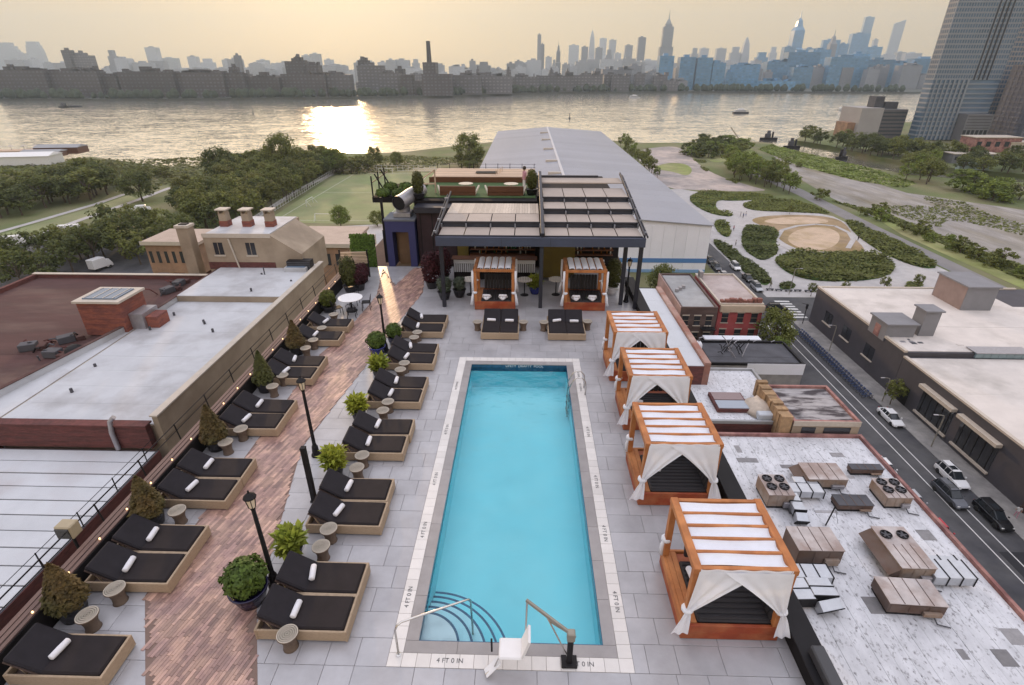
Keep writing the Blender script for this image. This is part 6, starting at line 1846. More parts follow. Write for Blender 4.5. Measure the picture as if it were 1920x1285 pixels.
# ------------------------------------------------------------------ high-rises on the point
m_towerwall = mat("blue_grey_tower_wall", (0.24, 0.27, 0.315), 0.5, var=0.06, scale=0.1)
m_towerglass = mat("blue_tower_glass", (0.13, 0.19, 0.27), 0.25, var=0.25, scale=0.06)
m_towerdark = mat("dark_tower_slot", (0.03, 0.035, 0.05), 0.3)
def high_rise(x0, x1, y, d, h, label, fl=3.3, bays=22, slots=(), pod=0.0, name="apartment_tower", wall=None, glass=None):
    t = thing(name, label, "tower", (x0, y, STREET))
    W = x1 - x0
    MB().box(0, W, 0, d, 0, h).build("glazing", glass or m_towerglass, t)
    nf = int(h / fl)
    me = MB().box(-.25, W + .25, -.25, d + .25, 0, fl * .34).mesh("floor_band", wall or m_towerwall)
    for k in range(nf):
        link("floor_band", me, t, (0, 0, (k + 1) * fl - .3))
    me = MB().box(-.28, .28, -.36, -.26, pod, h).mesh("mullion", wall or m_towerwall)
    for k in range(bays + 1):
        link("mullion", me, t, (W * k / bays, 0, 0))
    me = MB().box(-.36, -.26, -.3, .3, pod, h).mesh("mullion", wall or m_towerwall)
    for k in range(int(bays * d / W) + 1):
        link("mullion", me, t, (0, d * k / max(1, int(bays * d / W)), 0))
    for u in slots:
        MB().box(W * u - .55, W * u + .55, -.5, -.37, pod, h).build("dark_slot", m_towerdark, t)
    return t
q0, q1 = (295.74, 452.21, 91.87), (351.25, 453.69, 91.88)
wT = 48.5
t = high_rise(302, 350.5, 451, 9, 165, "blue-grey glass high-rise rising out of frame on the river point", 3.25, 26, (.60, .665, .73, .795), 42)
for k in range(8):
    MB().box(1.5 + k * 3.3, 2.3 + k * 3.4, -1.0, -.4, 0, 42).build("podium_fin", m_towerwall, t)
MB().box(27, wT - 2, -10, -.4, 0, 19).build("podium", mat("grey_podium", (0.17, 0.17, 0.185), 0.7, var=0.1, scale=.2), t)
for k in range(6):
    MB().box(27.5 + k * 3.1, 29.6 + k * 3.1, -10.06, -10.001, 3, 8).build("podium_window", m_window, t)
for k in range(5):
    MB().box(28, wT - 3, -10.06, -10.001, 9.2 + k * 2, 9.6 + k * 2).build("podium_band", m_towerdark, t)
high_rise(366, 402, 475, 24, 103, "grey high-rise with pale flat top behind the big glass tower", 3.2, 16, (), 0, "apartment_tower", mat("warm_grey_tower", (0.30, 0.29, 0.29), 0.6, var=.08, scale=.1), m_towerglass)
high_rise(360, 420, 425, 30, 52, "dark blue-grey block at the frame's edge below the high-rises", 3.4, 14, (), 0, "riverside_block", mat("dull_violet_wall", (0.13, 0.135, 0.17), 0.6), mat("dull_violet_glass", (0.12, 0.13, 0.18), 0.3))
t = thing("slab_building", "grey slab building with lit-toned end wall and dark rooftop plant on the point", "building", (262, 462, STREET))
MB().box(0, 17, 0, 30, 0, 22).build("end_wall", mat("lit_end_wall", (0.33, 0.315, 0.315), 0.8, var=.08, scale=.1), t)  # lit side of the grey building, painted in a paler colour
MB().box(17.01, 36, .5, 30, 0, 21).build("main_wall", mat("shaded_slab_wall", (0.12, 0.115, 0.12), 0.8, var=.12, scale=.15), t)  # front of the same grey building, its shade painted as a darker colour
for k in range(7):
    MB().box(17.5, 35.5, .44, .499, 2 + k * 2.7, 3.1 + k * 2.7).build("window_band", m_towerdark, t)
MB().box(13, 20, 8, 18, 22.002, 30).build("rooftop_plant", m_orangebrick if False else m_rooftar, t)
MB().box(21.5, 31.5, 8, 18, 21.002, 26).build("rooftop_plant", m_rooftar, t)
MB().box(-6, -.01, 4, 22, 0, 11).build("brick_wing", m_tanwall, t)
for k, (q, w, d, h, lab) in enumerate((((311.43, 389.72), 30, 14, 9, "red and white low building under the grey high-rise"), ((329.1, 387.48), 18, 10, 6, "cream low building at the frame's edge on the north bank"), ((261.96, 338.27), 26, 9, 5, "low grey shed beyond the creek trees"))):
    t = thing("low_building", lab, "building", (q[0], q[1], STREET - .5))
    MB().box(-w / 2, w / 2, -d / 2, d / 2, 0, h).build("wall", (m_pinkbrick, m_capstone, m_greybox)[k], t)
    MB().box(-w / 2 - .4, w / 2 + .4, -d / 2 - .4, d / 2 + .4, h + .002, h + .5).build("roof", m_capstone, t)
    for j in range(5):
        MB().box(-w / 2 + w * (j + .25) / 5, -w / 2 + w * (j + .75) / 5, -d / 2 - .06, -d / 2 - .002, h * .4, h * .75).build("window", m_window, t)
q = (242.81, 308.92)
t = thing("teal_container", "pale teal container trailer beyond the creek bushes", "container", (q[0], q[1], STREET - .5))
MB().box(-8, 8, -1.6, 1.6, .4, 4.0, .05).build("box", mat("pale_teal", (0.33, 0.43, 0.42), 0.6), t)
for k in range(12):
    MB().box(-7.8 + k * 1.3, -7.5 + k * 1.3, -1.66, -1.602, .5, 3.9).build("rib", mat("pale_teal", (0, 0, 0)), t)

# ------------------------------------------------------------------ plants
def leaf_mat(name, col, col2, tr=0.45, rough=0.6, objvar=0.12):
    return mat(name, col, rough, island=0.4, objvar=objvar, col2=col2, mixscale=0.8, mixpow=(0.35, 0.65), transl=tr, var=0.12, scale=2, spec=0.3)
m_tree = [leaf_mat("mid_green_leaves", (0.19, 0.205, 0.05), (0.135, 0.155, 0.04)), leaf_mat("dark_green_leaves", (0.125, 0.145, 0.042), (0.088, 0.108, 0.032)), leaf_mat("bright_green_leaves", (0.22, 0.27, 0.055), (0.155, 0.205, 0.042)), leaf_mat("olive_leaves", (0.175, 0.175, 0.05), (0.125, 0.135, 0.038))]
m_bark = mat("grey_brown_bark", (0.10, 0.075, 0.055), 0.9, var=0.3, scale=3)
rv = random.Random(99)
def leaf(mb, p, n, size, rr, long=1.6):
    """one leaf: a folded diamond of four corners"""
    n = Vector(n).normalized()
    a = n.orthogonal().normalized()
    a = Matrix.Rotation(rr.uniform(0, 2 * pi), 3, n) @ a
    b = n.cross(a)
    p = Vector(p)
    l, w = size * long * .5, size * .5
    mb.add([tuple(p - a * l), tuple(p + b * w - n * size * .12), tuple(p + a * l), tuple(p - b * w - n * size * .12)], [(0, 1, 2, 3)])
def rand_dir(rr):
    while True:
        v = Vector((rr.uniform(-1, 1), rr.uniform(-1, 1), rr.uniform(-1, 1)))
        if .05 < v.length < 1:
            return v.normalized()
def crown_mesh(seed, m, clumps=26, per=34, w=.42, z0=.28, size=.052, flat=0.9):
    """leaf clumps spread through an uneven crown of unit height"""
    rr = random.Random(seed)
    mb = MB()
    for c in range(clumps):
        u = rr.random()
        z = z0 + .08 + (1 - z0 - .14) * u
        rad = w * sqrt(max(.05, 1 - ((z - (z0 + 1) / 2 + .05) / ((1 - z0) / 2)) ** 2 * .85)) * rr.uniform(.45, 1.0)
        a = rr.uniform(0, 2 * pi)
        cc = Vector((rad * cos(a), rad * sin(a), z))
        cr = rr.uniform(.10, .19)
        for k in range(per):
            d = rand_dir(rr)
            p = cc + Vector((d.x, d.y, d.z * .8)) * cr * (rr.random() ** .35)
            nrm = (d + Vector((0, 0, .5)) + rand_dir(rr) * .5)
            leaf(mb, p, nrm, size * rr.uniform(.7, 1.35), rr, 1.4)
    return mb.mesh("crown", m)
def trunk_mesh(seed, z0=.34):
    rr = random.Random(seed)
    mb = MB().tube([(0, 0, 0), (.008, .01, z0 * .6), (0, 0, z0), (.01, -.01, z0 + .35)], .026, 7, True, .008)
    for k in range(5):
        a = k * 1.3 + rr.random()
        mb.tube([(0, 0, z0 * .8 + k * .03), (.12 * cos(a), .12 * sin(a), z0 + .12 + k * .05), (.26 * cos(a), .26 * sin(a), z0 + .26 + k * .06)], .013, 5, True, .004)
    return mb.mesh("trunk", m_bark)
CROWN = {(v, k): crown_mesh(10 * v + k, m_tree[k]) for v in range(3) for k in range(4)}
CROWN_BIG = [crown_mesh(77 + k, m_tree[(0, 1, 2)[k]], 60, 60, .44, .2, .036) for k in range(3)]
TRUNK = [trunk_mesh(3 + v) for v in range(3)]
LOWCROWN = {(v, k): crown_mesh(200 + 10 * v + k, m_tree[k], 24, 36, .5, .02, .07) for v in range(2) for k in range(4)}
def tree(x, y, h, k, label, name="tree", group=None, wide=1.0, big=None, z=STREET, bush=False):
    t = thing(name, label, "bush" if bush else "tree", (x, y, z), rv.uniform(0, 6.28), group)
    t.scale = (h * wide, h * wide, h)
    v = rv.randrange(3)
    if bush:
        link("foliage", LOWCROWN[v % 2, k], t)
        link("stem", TRUNK[v], t)
    else:
        link("crown", CROWN_BIG[big] if big is not None else CROWN[v, k], t)
        link("trunk", TRUNK[v], t)
    return t
def wood(poly, step, h0, h1, kinds, label, group, wide=1.0, jitter=.45, bush=False, name="tree", z=STREET):
    xs, ys = [p[0] for p in poly], [p[1] for p in poly]
    y = min(ys)
    r = 0
    while y < max(ys):
        x = min(xs) + (step / 2 if r % 2 else 0)
        while x < max(xs):
            p = (x + rv.uniform(-1, 1) * step * jitter, y + rv.uniform(-1, 1) * step * jitter)
            if inside(p, poly):
                tree(p[0], p[1], rv.uniform(h0, h1), rv.choice(kinds), label, name, group, wide, None, z, bush)
            x += step
        y += step * .85
        r += 1
# woods and rows west of the sports field
wood([(-99.78, 162.45), (-95, 184), (-101, 292), (-108, 308), (-128, 312), (-150, 290), (-134.99, 202.76)], 7.0, 8.5, 12.5, (0, 0, 3, 1), "leafy tree in the dense wood beside the sports field", "trees of the wood beside the sports field", 1.05)
wood([(-129.89, 175.69), (-98.01, 160.74), (-103.57, 135.34), (-118.2, 137.17), (-131.46, 159.84)], 7.5, 8, 11.5, (0, 1, 1), "leafy tree in the yard behind the rust brown roof", "trees of the yard behind the rust roof", 1.1)
wood([(-189.72, 174.09), (-183.46, 192.97), (-178.84, 210.74), (-181.56, 240.66), (-205.08, 255.32), (-222.39, 222.63)], 8.5, 9, 13, (1, 1, 0), "dark green tree in the belt along the riverside lawn", "trees of the dark belt along the lawn", 1.35)
wood([(-149.62, 127.81), (-142.84, 145.01), (-139.45, 161.39), (-116.73, 137.21), (-120.9, 119.1)], 7.5, 7, 10, (1, 0, 1), "dark tree at the yard's corner near the parked trucks", "trees at the yard corner", 1.1)
for k, (q, w_, b, kd, lab) in enumerate((((-144.12, 256.95, 16.36), 1.15, 1, 0, "big round dark tree standing out above the wood near the river"), ((-120.63, 271.69, 20.73), .85, 0, 0, "tallest tree of the wood, against the bright river"), ((-158.03, 218.15, 12.52), 1.2, 1, 1, "broad dark tree standing alone at the end of the riverside lawn"),
                                ((-32.44, 312.51, 17.18), 1.05, 0, 0, "large leafy tree on the shore beside the long warehouse roof"), ((-100.31, 287.83, 12.49), 1.3, 2, 3, "reddish sunlit tree in front of the sun glint"), ((-73.04, 311.43, 7.72), 1.0, 0, 3, "small shore tree nearest the terrace railing"),
                                ((-84.43, 307.39, 10.7), .95, 0, 3, "thin shore tree just east of the sun glint"), ((-63.23, 178.85, 7.62), 1.0, 2, 2, "bushy tree in front of the near football goal"), ((-51.35, 181.28, 5.33), 1.1, 0, 0, "rounded tree beside the blue stair tower"), ((32.53, 120.75, 7.25), .95, 0, 0, "leafy street tree in front of the warehouse end wall"))):
    tree(q[0], q[1], q[2], kd, lab, "tree", None, w_, b)
wood([(-124.5, 299.1), (-110.65, 310.42), (-83.75, 300.19), (-76.27, 293.47), (-95.01, 279.98), (-108.56, 257.9)], 7, 5, 8, (3, 3, 0), "low olive tree on the shore below the sun glint", "low shore trees below the sun glint", 1.3)
wood([(-237.14, 276.18), (-229.28, 296.3), (-195.92, 290.27), (-175.28, 270.23), (-190.41, 249.14), (-212.7, 255.11)], 10, 3, 5.5, (3, 0), "low bush on the riverside meadow", "riverside meadow bushes", 1.5, .45, True, "bush")
wood([(-41.46, 312.27), (-26.75, 336.94), (-21.18, 301.86), (-35.62, 287.93)], 7, 4, 7, (0, 3), "low shore tree beside the warehouse corner", "shore trees at the warehouse corner", 1.2)
# strip along the warehouse, hedgerow of the gravel lot
wood([(62.63, 412.26), (68.44, 412.41), (69.05, 304.27), (64.7, 243.68), (64.15, 262.51), (63.02, 318.88)], 6.5, 5, 10, (2, 0, 0), "bright green tree in the strip along the warehouse wall", "trees along the warehouse", .8)
wood([(101.82, 363.44), (128.48, 414.02), (157.53, 414.8), (147.66, 377.33), (115.11, 340.73), (101.82, 344.76)], 9, 5, 8.5, (0, 1, 2), "leafy bush on the shore meadow at the river corner", "shore meadow bushes", 1.4, .45, True, "bush")
wood([(112.03, 324.1), (116.04, 310.91), (118.18, 285.67), (122.91, 270.97), (118.69, 242.8), (110.64, 235.84), (108.84, 254.59), (103.09, 273.29)], 6.5, 8, 12, (2, 2, 0), "bright green tree in the row beside the gravel lot", "tree row beside the gravel lot", .95)
wood([(145.74, 341.55), (153.16, 329.19), (154.91, 306.57), (145.95, 299.41), (142.19, 324.9)], 8, 2.5, 4, (2, 0), "low bush scattered on the creek meadow", "creek meadow bushes", 1.4, .45, True, "bush")
# dark creek bank and bushes on the east side
wood([(191.73, 435.33), (213.52, 450.01), (228.16, 407.49), (247.29, 372.29), (261.81, 344.65), (246.8, 327.7), (227.71, 345.92), (218.04, 356.97), (218.17, 381.85), (214.88, 410.16), (205.58, 432.31)], 9, 8, 12, (1, 1, 0), "dark tree on the north bank of the creek", "dark trees of the creek bank", 1.15, .45, False, "tree", STREET - .5)
wood([(207.75, 313.37), (221.85, 308.36), (196.23, 266.04), (176.83, 258.95)], 8, 8, 12, (2, 0, 0), "large green tree in the clump below the glass high-rise", "tree clump below the high-rise", 1.1)
wood([(201.31, 266.18), (208.7, 231.02), (189.22, 207.1), (189.67, 227.45), (188.52, 249.36)], 9, 6, 10, (2, 0, 1), "round green bush at the far end of the rubble field", "bushes beyond the rubble field", 1.4, .45, True, "bush")
wood([(258.59, 344.57), (302.12, 345.73), (256.21, 289.36), (227.81, 296.6)], 12, 7, 11, (1, 1, 0), "dark tree in the belt below the edge block", "dark trees below the edge block", 1.3, .45, False, "tree", STREET - .5)
for k, (q, lab) in enumerate((((132.37, 203.9, 4.74), "round dark bush alone between rubble field and park road"), ((122.36, 228.71, 5.43), "dark round bush where the park road bends"), ((128.7, 175.97, 4.93), "leafy bush beside the park road, nearest the glass rooflight"), ((128.19, 155.8, 4.81), "green bush farther down the park road"), ((130.07, 143.8, 5.27), "large bush beside the park road close to the frame's edge"))):
    tree(q[0], q[1], q[2], 0, lab, "bush", None, 1.3, None, STREET, True)
wood([(124.92, 223.72), (127.01, 197.26), (126.36, 169.69), (127.36, 148.35), (125.9, 129.35), (130.75, 135.31), (130.2, 154.31), (130.25, 184.03)], 8, 2.5, 5, (0, 2), "low bush on the verge of the park road", "verge bushes of the park road", 1.3, .45, True, "bush")
for k, (q, lab) in enumerate((((68.12, 120.33, 3.51), "young tree on the plaza nearest the square windows"), ((77.23, 122.63, 3), "young tree on the plaza behind the cream roof corner"), ((87.57, 124.67, 3.71), "young tree between two plaza beds"), ((97.24, 126.73, 3.6), "young tree at the plaza's planted corner"), ((123.79, 201.19, 3.34), "thin young tree at the path beside the long planted strip"), ((98.74, 203, 3.57), "thin young tree beside the upper sand patch"))):
    tree(q[0], q[1], q[2], 0, lab, "young_tree", "young trees in the park", .8)
tree(58.9, 73.6, 4.6, 0, "small street tree in a pit beside the dark hall's door", "street_tree", None, .8)
tree(47.5, 92.0, 8.5, 0, "full green street tree beside the rose red house", "street_tree", None, .9, 0)
tree(45.8, 86.0, 5.5, 2, "smaller bright street tree beside the black roof building", "street_tree", None, .9, 2)
# ground cover on the park beds: leafy mass
def cover(poly, n, size, m, lift, name, clump=None):
    mb = MB()
    xs, ys = [p[0] for p in poly], [p[1] for p in poly]
    k = 0
    while k < n:
        p = (rv.uniform(min(xs), max(xs)), rv.uniform(min(ys), max(ys)))
        k += 1
        if inside(p, poly) and (clump is None or noise.noise((p[0] * clump, p[1] * clump * .45, 3)) > .08):
            hgt = max(0, noise.noise((p[0] * .13, p[1] * .13, 0)) + .55) * lift
            leaf(mb, (p[0], p[1], STREET + .1 + hgt * rv.random()), Vector((rv.uniform(-.6, .6), rv.uniform(-.6, .6), 1)), size * rv.uniform(.6, 1.4), rv)
    setting(mb, name, m, "stuff")
for i, b in enumerate(BEDS):
    ar = (max(p[0] for p in b) - min(p[0] for p in b)) * (max(p[1] for p in b) - min(p[1] for p in b))
    cover(b, int(min(9000, ar * 9)), .62, m_tree[(1, 1, 0, 0, 0, 0, 0, 1, 0)[i]], (1.5, 1.2, 1.6, 1.2, 1.0, 1.0, .8, .9, .9)[i], "bed_foliage")
cover([(158.15, 391.14), (177.29, 415.32), (183.99, 351.46), (189.84, 307.5), (186.07, 265.77), (171.98, 255.02), (160.88, 274.84), (154.07, 317.5)], 5000, 1.1, m_tree[2], .8, "meadow_grass")
cover([(100.6, 340.34), (113.09, 334.29), (112.72, 285.53), (99.71, 263.46), (95.67, 301.49)], 5000, .8, m_tree[0], .6, "lot_weeds", .08)
cover([(157.11, 360.07), (163.14, 337.73), (166.16, 241.78), (191.36, 209.73), (150.05, 159.01), (138.67, 197.57), (135.86, 245.58)], 14000, .7, m_tree[0], .5, "rubble_weeds", .05)
cover([(-330, 335), (-230, 330), (-160, 370), (-130, 320), (-160, 250), (-250, 250)], 9000, 1.5, m_tree[3], .9, "meadow_grass")
cover([(-116.88, 279.39), (-121.57, 343.29), (-77.23, 353.81), (-28.36, 336.9), (-75.07, 288.5)], 4000, 1.2, m_tree[3], .8, "shore_grass")
cover([(125.93, 225.74), (129.33, 201.33), (129.42, 166.81), (127.48, 131.28), (136, 141.75), (135.71, 176.16), (134.76, 207.35)], 5000, .8, m_tree[0], .8, "verge_grass")

# ------------------------------------------------------------------ planters of the deck
m_conif = [leaf_mat("rust_conifer", (0.115, 0.066, 0.02), (0.06, 0.055, 0.015), .2), leaf_mat("olive_conifer", (0.085, 0.09, 0.02), (0.055, 0.062, 0.016), .2)]
m_box = leaf_mat("boxwood_leaves", (0.085, 0.13, 0.02), (0.055, 0.09, 0.016), .2)
m_lime = leaf_mat("lime_leaves", (0.34, 0.36, 0.05), (0.22, 0.27, 0.04), .3)
m_maple = leaf_mat("burgundy_leaves", (0.075, 0.016, 0.022), (0.045, 0.012, 0.018), .25)
m_pot = mat("dark_planter_tub", (0.018, 0.017, 0.022), 0.45, var=0.2, scale=3)
m_bluepot = mat("cobalt_glazed_pot", (0.02, 0.028, 0.19), 0.15, var=0.15, scale=3)
m_navypot = mat("navy_glazed_pot", (0.012, 0.010, 0.045), 0.2, var=0.15, scale=3)
m_soil = mat("potting_soil", (0.03, 0.02, 0.015), 0.95)
def shrub_mesh(shape, m, seed, n, size, r, h, long=1.8):
    rr = random.Random(seed)
    mb = MB()
    for k in range(n):
        if shape == "cone":
            u = rr.random() ** 1.3
            rad = r * (1 - u) ** .75 * (.55 + .45 * min(1, u * 5 + .3)) * rr.uniform(.55, 1.05) ** .6
            a = rr.uniform(0, 2 * pi)
            rad *= 1 + .16 * noise.noise((cos(a) * 2, sin(a) * 2, u * 4 + seed))
            p = Vector((rad * cos(a), rad * sin(a), h * u))
            nrm = Vector((cos(a), sin(a), 1.1)) + rand_dir(rr) * .5
        else:
            d = rand_dir(rr)
            q = (rr.random() ** .22)
            d2 = Vector((d.x * r, d.y * r, d.z * h / 2)) * q
            d2 *= 1 + .22 * noise.noise((d.x * 2.2 + seed, d.y * 2.2, d.z * 2.2))
            p = d2 + Vector((0, 0, h / 2))
            nrm = d + rand_dir(rr) * .6 + Vector((0, 0, .25))
        leaf(mb, p, nrm, size * rr.uniform(.6, 1.3), rr, long)
    return mb.mesh("foliage", m)
def fan_mesh(m, seed, n=520):
    """loose shrub of drooping strap leaves"""
    rr = random.Random(seed)
    mb = MB()
    for k in range(n):
        a = rr.uniform(0, 2 * pi)
        e = rr.uniform(.15, 1.45)
        L_ = rr.uniform(.18, .36)
        b0 = Vector((rr.uniform(-.2, .2), rr.uniform(-.2, .2), rr.uniform(0, .42)))
        d = Vector((cos(a) * cos(e), sin(a) * cos(e), sin(e)))
        p1 = b0 + d * L_ * .55
        p2 = p1 + (d + Vector((0, 0, -.55))).normalized() * L_ * .45
        sd = d.cross(Vector((0, 0, 1))).normalized() * rr.uniform(.035, .07)
        mb.add([tuple(b0), tuple(p1 + sd), tuple(p2), tuple(p1 - sd)], [(0, 1, 2, 3)])
    return mb.mesh("foliage", m)
def pot(t, r0, r1, h, m, z=0.0):
    p = MB().lathe([(r0, 0), (r0 + (r1 - r0) * .6, h * .5), (r1, h * .92), (r1 + .03, h * .94), (r1 + .03, h), (r1 - .03, h), (r1 - .04, h - .06)], 20).build("pot", m, t, True)
    MB().lathe([(0, h - .07), (r1 - .035, h - .07)], 16).build("soil", m_soil, p)
CONE = [shrub_mesh("cone", m_conif[0], 1, 1900, .085, .50, 1.35), shrub_mesh("cone", m_conif[0], 2, 1900, .085, .50, 1.3), shrub_mesh("cone", m_conif[1], 3, 1800, .085, .46, 1.35)]
for k, (x, y, c, s_, lab) in enumerate(((-10.55, 8.05, 0, .95, "rusty conical conifer in a dark tub, nearest the camera along the parapet"), (-10.5, 10.95, 0, .95, "rusty conical conifer between the first two wall-side lounger pairs"), (-10.45, 14.35, 0, .98, "rusty brown conifer between the second and third wall-side lounger pairs"),
                                     (-10.4, 18.05, 2, 1.0, "olive green conifer between the third and fourth wall-side lounger pairs"), (-10.35, 21.2, 1, .95, "reddish conifer beside the lone lounger beyond the fourth pair"))):
    t = thing("potted_conifer", lab, "potted plant", (x, y, 0), 0, "potted conifers along the parapet")
    pot(t, .26, .33, .5, m_pot)
    o = link("foliage", CONE[c], t, (0, 0, .42), k * 1.1); o.scale = (s_,) * 3
BALL = [shrub_mesh("ball", m_box, 11, 2000, .075, .46, .85, 1.5), shrub_mesh("ball", leaf_mat("yellowish_box", (0.10, 0.115, 0.014), (0.065, 0.08, 0.012), .2), 12, 1500, .08, .45, 1.0, 1.5), shrub_mesh("ball", m_conif[1], 13, 2200, .09, .5, 1.9, 1.5)]
for x, y, c, s_, pm, ph, lab in ((-6.55, 8.55, 0, 1.08, m_navypot, .5, "large round dark green shrub in a navy pot beside the nearest lamp post"), (-6.65, 21.15, 0, .92, m_bluepot, .48, "round green shrub in a cobalt blue pot on the brick walk"), (-6.15, 22.35, 0, .85, m_navypot, .4, "round green shrub just behind the cobalt pot"),
                              (-10.5, 26.0, 1, .95, m_pot, .35, "rounded yellowish shrub beside the patio table"), (-10.2, 28.9, 2, 1.0, m_pot, .4, "tall dark bushy shrub behind the patio table")):
    t = thing("potted_shrub", lab, "potted plant", (x, y, 0))
    pot(t, .27 * s_, .40 * s_, ph, pm)
    o = link("foliage", BALL[c], t, (0, 0, ph - .08)); o.scale = (s_,) * 3
FAN = [fan_mesh(m_lime, 5), fan_mesh(m_lime, 6)]
for k, (x, y, lab) in enumerate(((-6.05, 9.85, "lime green leafy plant behind the nearest poolside lounger pair"), (-5.98, 13.15, "lime green leafy plant between the second and third poolside pairs"), (-6.1, 16.22, "lime green leafy plant between the third and fourth poolside pairs"), (-6.1, 19.25, "lime green leafy plant between the fourth and fifth poolside pairs"))):
    t = thing("potted_plant", lab, "potted plant", (x, y, 0), k * 1.7, "lime green plants behind the poolside loungers")
    pot(t, .2, .28, .42, m_pot)
    o = link("foliage", FAN[k % 2], t, (0, 0, .36)); o.scale = (1.12, 1.12, 1.05)
MAPLE = [shrub_mesh("ball", m_maple, 21, 1800, .095, .7, 1.5, 1.3), shrub_mesh("ball", m_maple, 22, 1800, .095, .55, 1.9, 1.3)]
for x, y, c, s_, lab in ((-9.75, 29.2, 0, .85, "burgundy leaved shrub beside the tall dark shrub"), (-9.9, 30.5, 0, .62, "small burgundy shrub behind the larger one near the patio table") , (-5.55, 29.6, 1, 1.05, "tall burgundy shrub beside the pergola's first post"), (-5.0, 30.8, 1, .95, "burgundy shrub against the dark link wall")):
    t = thing("burgundy_shrub", lab, "potted plant", (x, y, 0), x)
    pot(t, .25, .34, .42, m_pot)
    o = link("foliage", MAPLE[c], t, (0, 0, .3)); o.scale = (s_,) * 3
GREY = shrub_mesh("ball", leaf_mat("grey_green_leaves", (0.12, 0.14, 0.11), (0.06, 0.085, 0.05), .25), 31, 700, .12, .42, 1.0, 2.4)
for x, y, m_, s_, pm, lab in ((-4.55, 27.9, GREY, .95, m_pot, "grey-green leafy plant in a black pot beside the pergola's first post"), (-3.75, 28.3, GREY, .8, m_pot, "darker leafy plant in a black pot under the pergola edge"), (.55, 28.9, FAN[0], 1.2, m_bluepot, "leafy plant in a blue pot behind the middle pergola post"),
                              (5.0, 28.9, BALL[2], .95, m_plastic, "tall green shrub in a white pot at the pergola's outer corner"), (3.4, 26.9, GREY, .3, m_pot, "tiny plant in a black pot behind the farthest poolside cabana")):
    t = thing("potted_plant", lab, "potted plant", (x, y, 0), y)
    pot(t, .24, .36, .46, pm)
    o = link("foliage", m_, t, (0, 0, .38)); o.scale = (s_,) * 3
for x, y, s_, lab in ((.35, 36.6, .75, "bushy olive shrub on the terrace beside the pergola rail"), (-7.0, 35.0, .8, "dense olive shrub on the terrace corner under the timber frame")):
    t = thing("potted_shrub", lab, "potted plant", (x, y, 4.05), 0)
    pot(t, .3, .4, .4, m_pot)
    o = link("foliage", BALL[2], t, (0, 0, .3)); o.scale = (s_,) * 3
BED = shrub_mesh("ball", m_box, 41, 900, .12, .5, .6, 2.0)
for k in range(6):
    t = thing("box_plant", f"green trailing plant, {ORD[k]} along the terrace balcony box", "plant", (-9.9 + (k % 3) * 1.1, 37.3 + (k // 3) * 2.2, 3.7), k, "plants in the terrace balcony box")
    link("foliage", BED, t)
# climbing greenery behind the walk, west of the stair tower
t = thing("ivy_wall", "bright ivy covered wall between the canopy roof and the blue tower", "wall", (-10.4, 33.2, 0))
MB().box(-.8, .6, .1, .38, 0, 2.1).build("wall", m_darkwall, t)
rr = random.Random(5)
mb = MB()
for k in range(1500):
    leaf(mb, (rr.uniform(-.95, .65), rr.uniform(-.02, .1), rr.uniform(0, 2.2)), Vector((rr.uniform(-.4, .4), -1, rr.uniform(0, .8))), rr.uniform(.07, .13), rr)
mb.build("ivy", leaf_mat("ivy_leaves", (0.085, 0.15, 0.02), (0.06, 0.11, 0.015), .2), t)
t = thing("woven_screen", "pale slatted daybed screen beside the burgundy shrub", "screen", (-10.45, 31.4, 0))
for k in range(8):
    MB().bar((-1.0, -.1 + k * .02, .9 + k * .09), (.7, -.1 + k * .02, .95 + k * .09), .08, .05).build("slat", m_woodtan, t)
for x in (-1.0, .7):
    MB().bar((x, 0, 0), (x, 0, 1.75), .08, .08).build("post", m_black, t)

# ------------------------------------------------------------------ the city across the river
def facade(name, wall, glass, sx=0.28, sz=0.3, share=0.45, rough=0.6):
    """wall with a grid of windows, for buildings too far off to tell the panes apart"""
    m = bpy.data.materials.new(name)
    m.use_nodes = True
    N, L = m.node_tree.nodes, m.node_tree.links
    bs = N["Principled BSDF"]
    bs.inputs["Roughness"].default_value = rough
    ge = N.new("ShaderNodeNewGeometry")
    sp = N.new("ShaderNodeSeparateXYZ")
    L.new(ge.outputs["Position"], sp.inputs[0])
    ad = N.new("ShaderNodeMath")
    L.new(sp.outputs["X"], ad.inputs[0])
    L.new(sp.outputs["Y"], ad.inputs[1])
    cm = N.new("ShaderNodeCombineXYZ")
    L.new(ad.outputs[0], cm.inputs["X"])
    L.new(sp.outputs["Z"], cm.inputs["Y"])
    br = N.new("ShaderNodeTexBrick")
    br.offset = 0.0
    br.inputs["Scale"].default_value = 1.0
    br.inputs["Brick Width"].default_value = 1 / sx
    br.inputs["Row Height"].default_value = 1 / sz
    br.inputs["Mortar Size"].default_value = (1 - share) * 0.5 / max(sx, sz)
    br.inputs["Color1"].default_value = (*glass, 1)
    br.inputs["Color2"].default_value = (*[g * 1.7 for g in glass], 1)
    br.inputs["Mortar"].default_value = (*wall, 1)
    L.new(cm.outputs[0], br.inputs["Vector"])
    oi = N.new("ShaderNodeObjectInfo")
    hs = N.new("ShaderNodeHueSaturation")
    mr = N.new("ShaderNodeMapRange")
    mr.inputs["To Min"].default_value, mr.inputs["To Max"].default_value = 0.75, 1.3
    L.new(oi.outputs["Random"], mr.inputs["Value"])
    L.new(mr.outputs["Result"], hs.inputs["Value"])
    L.new(br.outputs["Color"], hs.inputs["Color"])
    L.new(hs.outputs["Color"], bs.inputs["Base Color"])
    return m
f_brick = facade("far_brick", (0.055, 0.048, 0.05), (0.066, 0.066, 0.074), 0.13, 0.16, 0.38)  # window colour lightened to stand for reflected sky
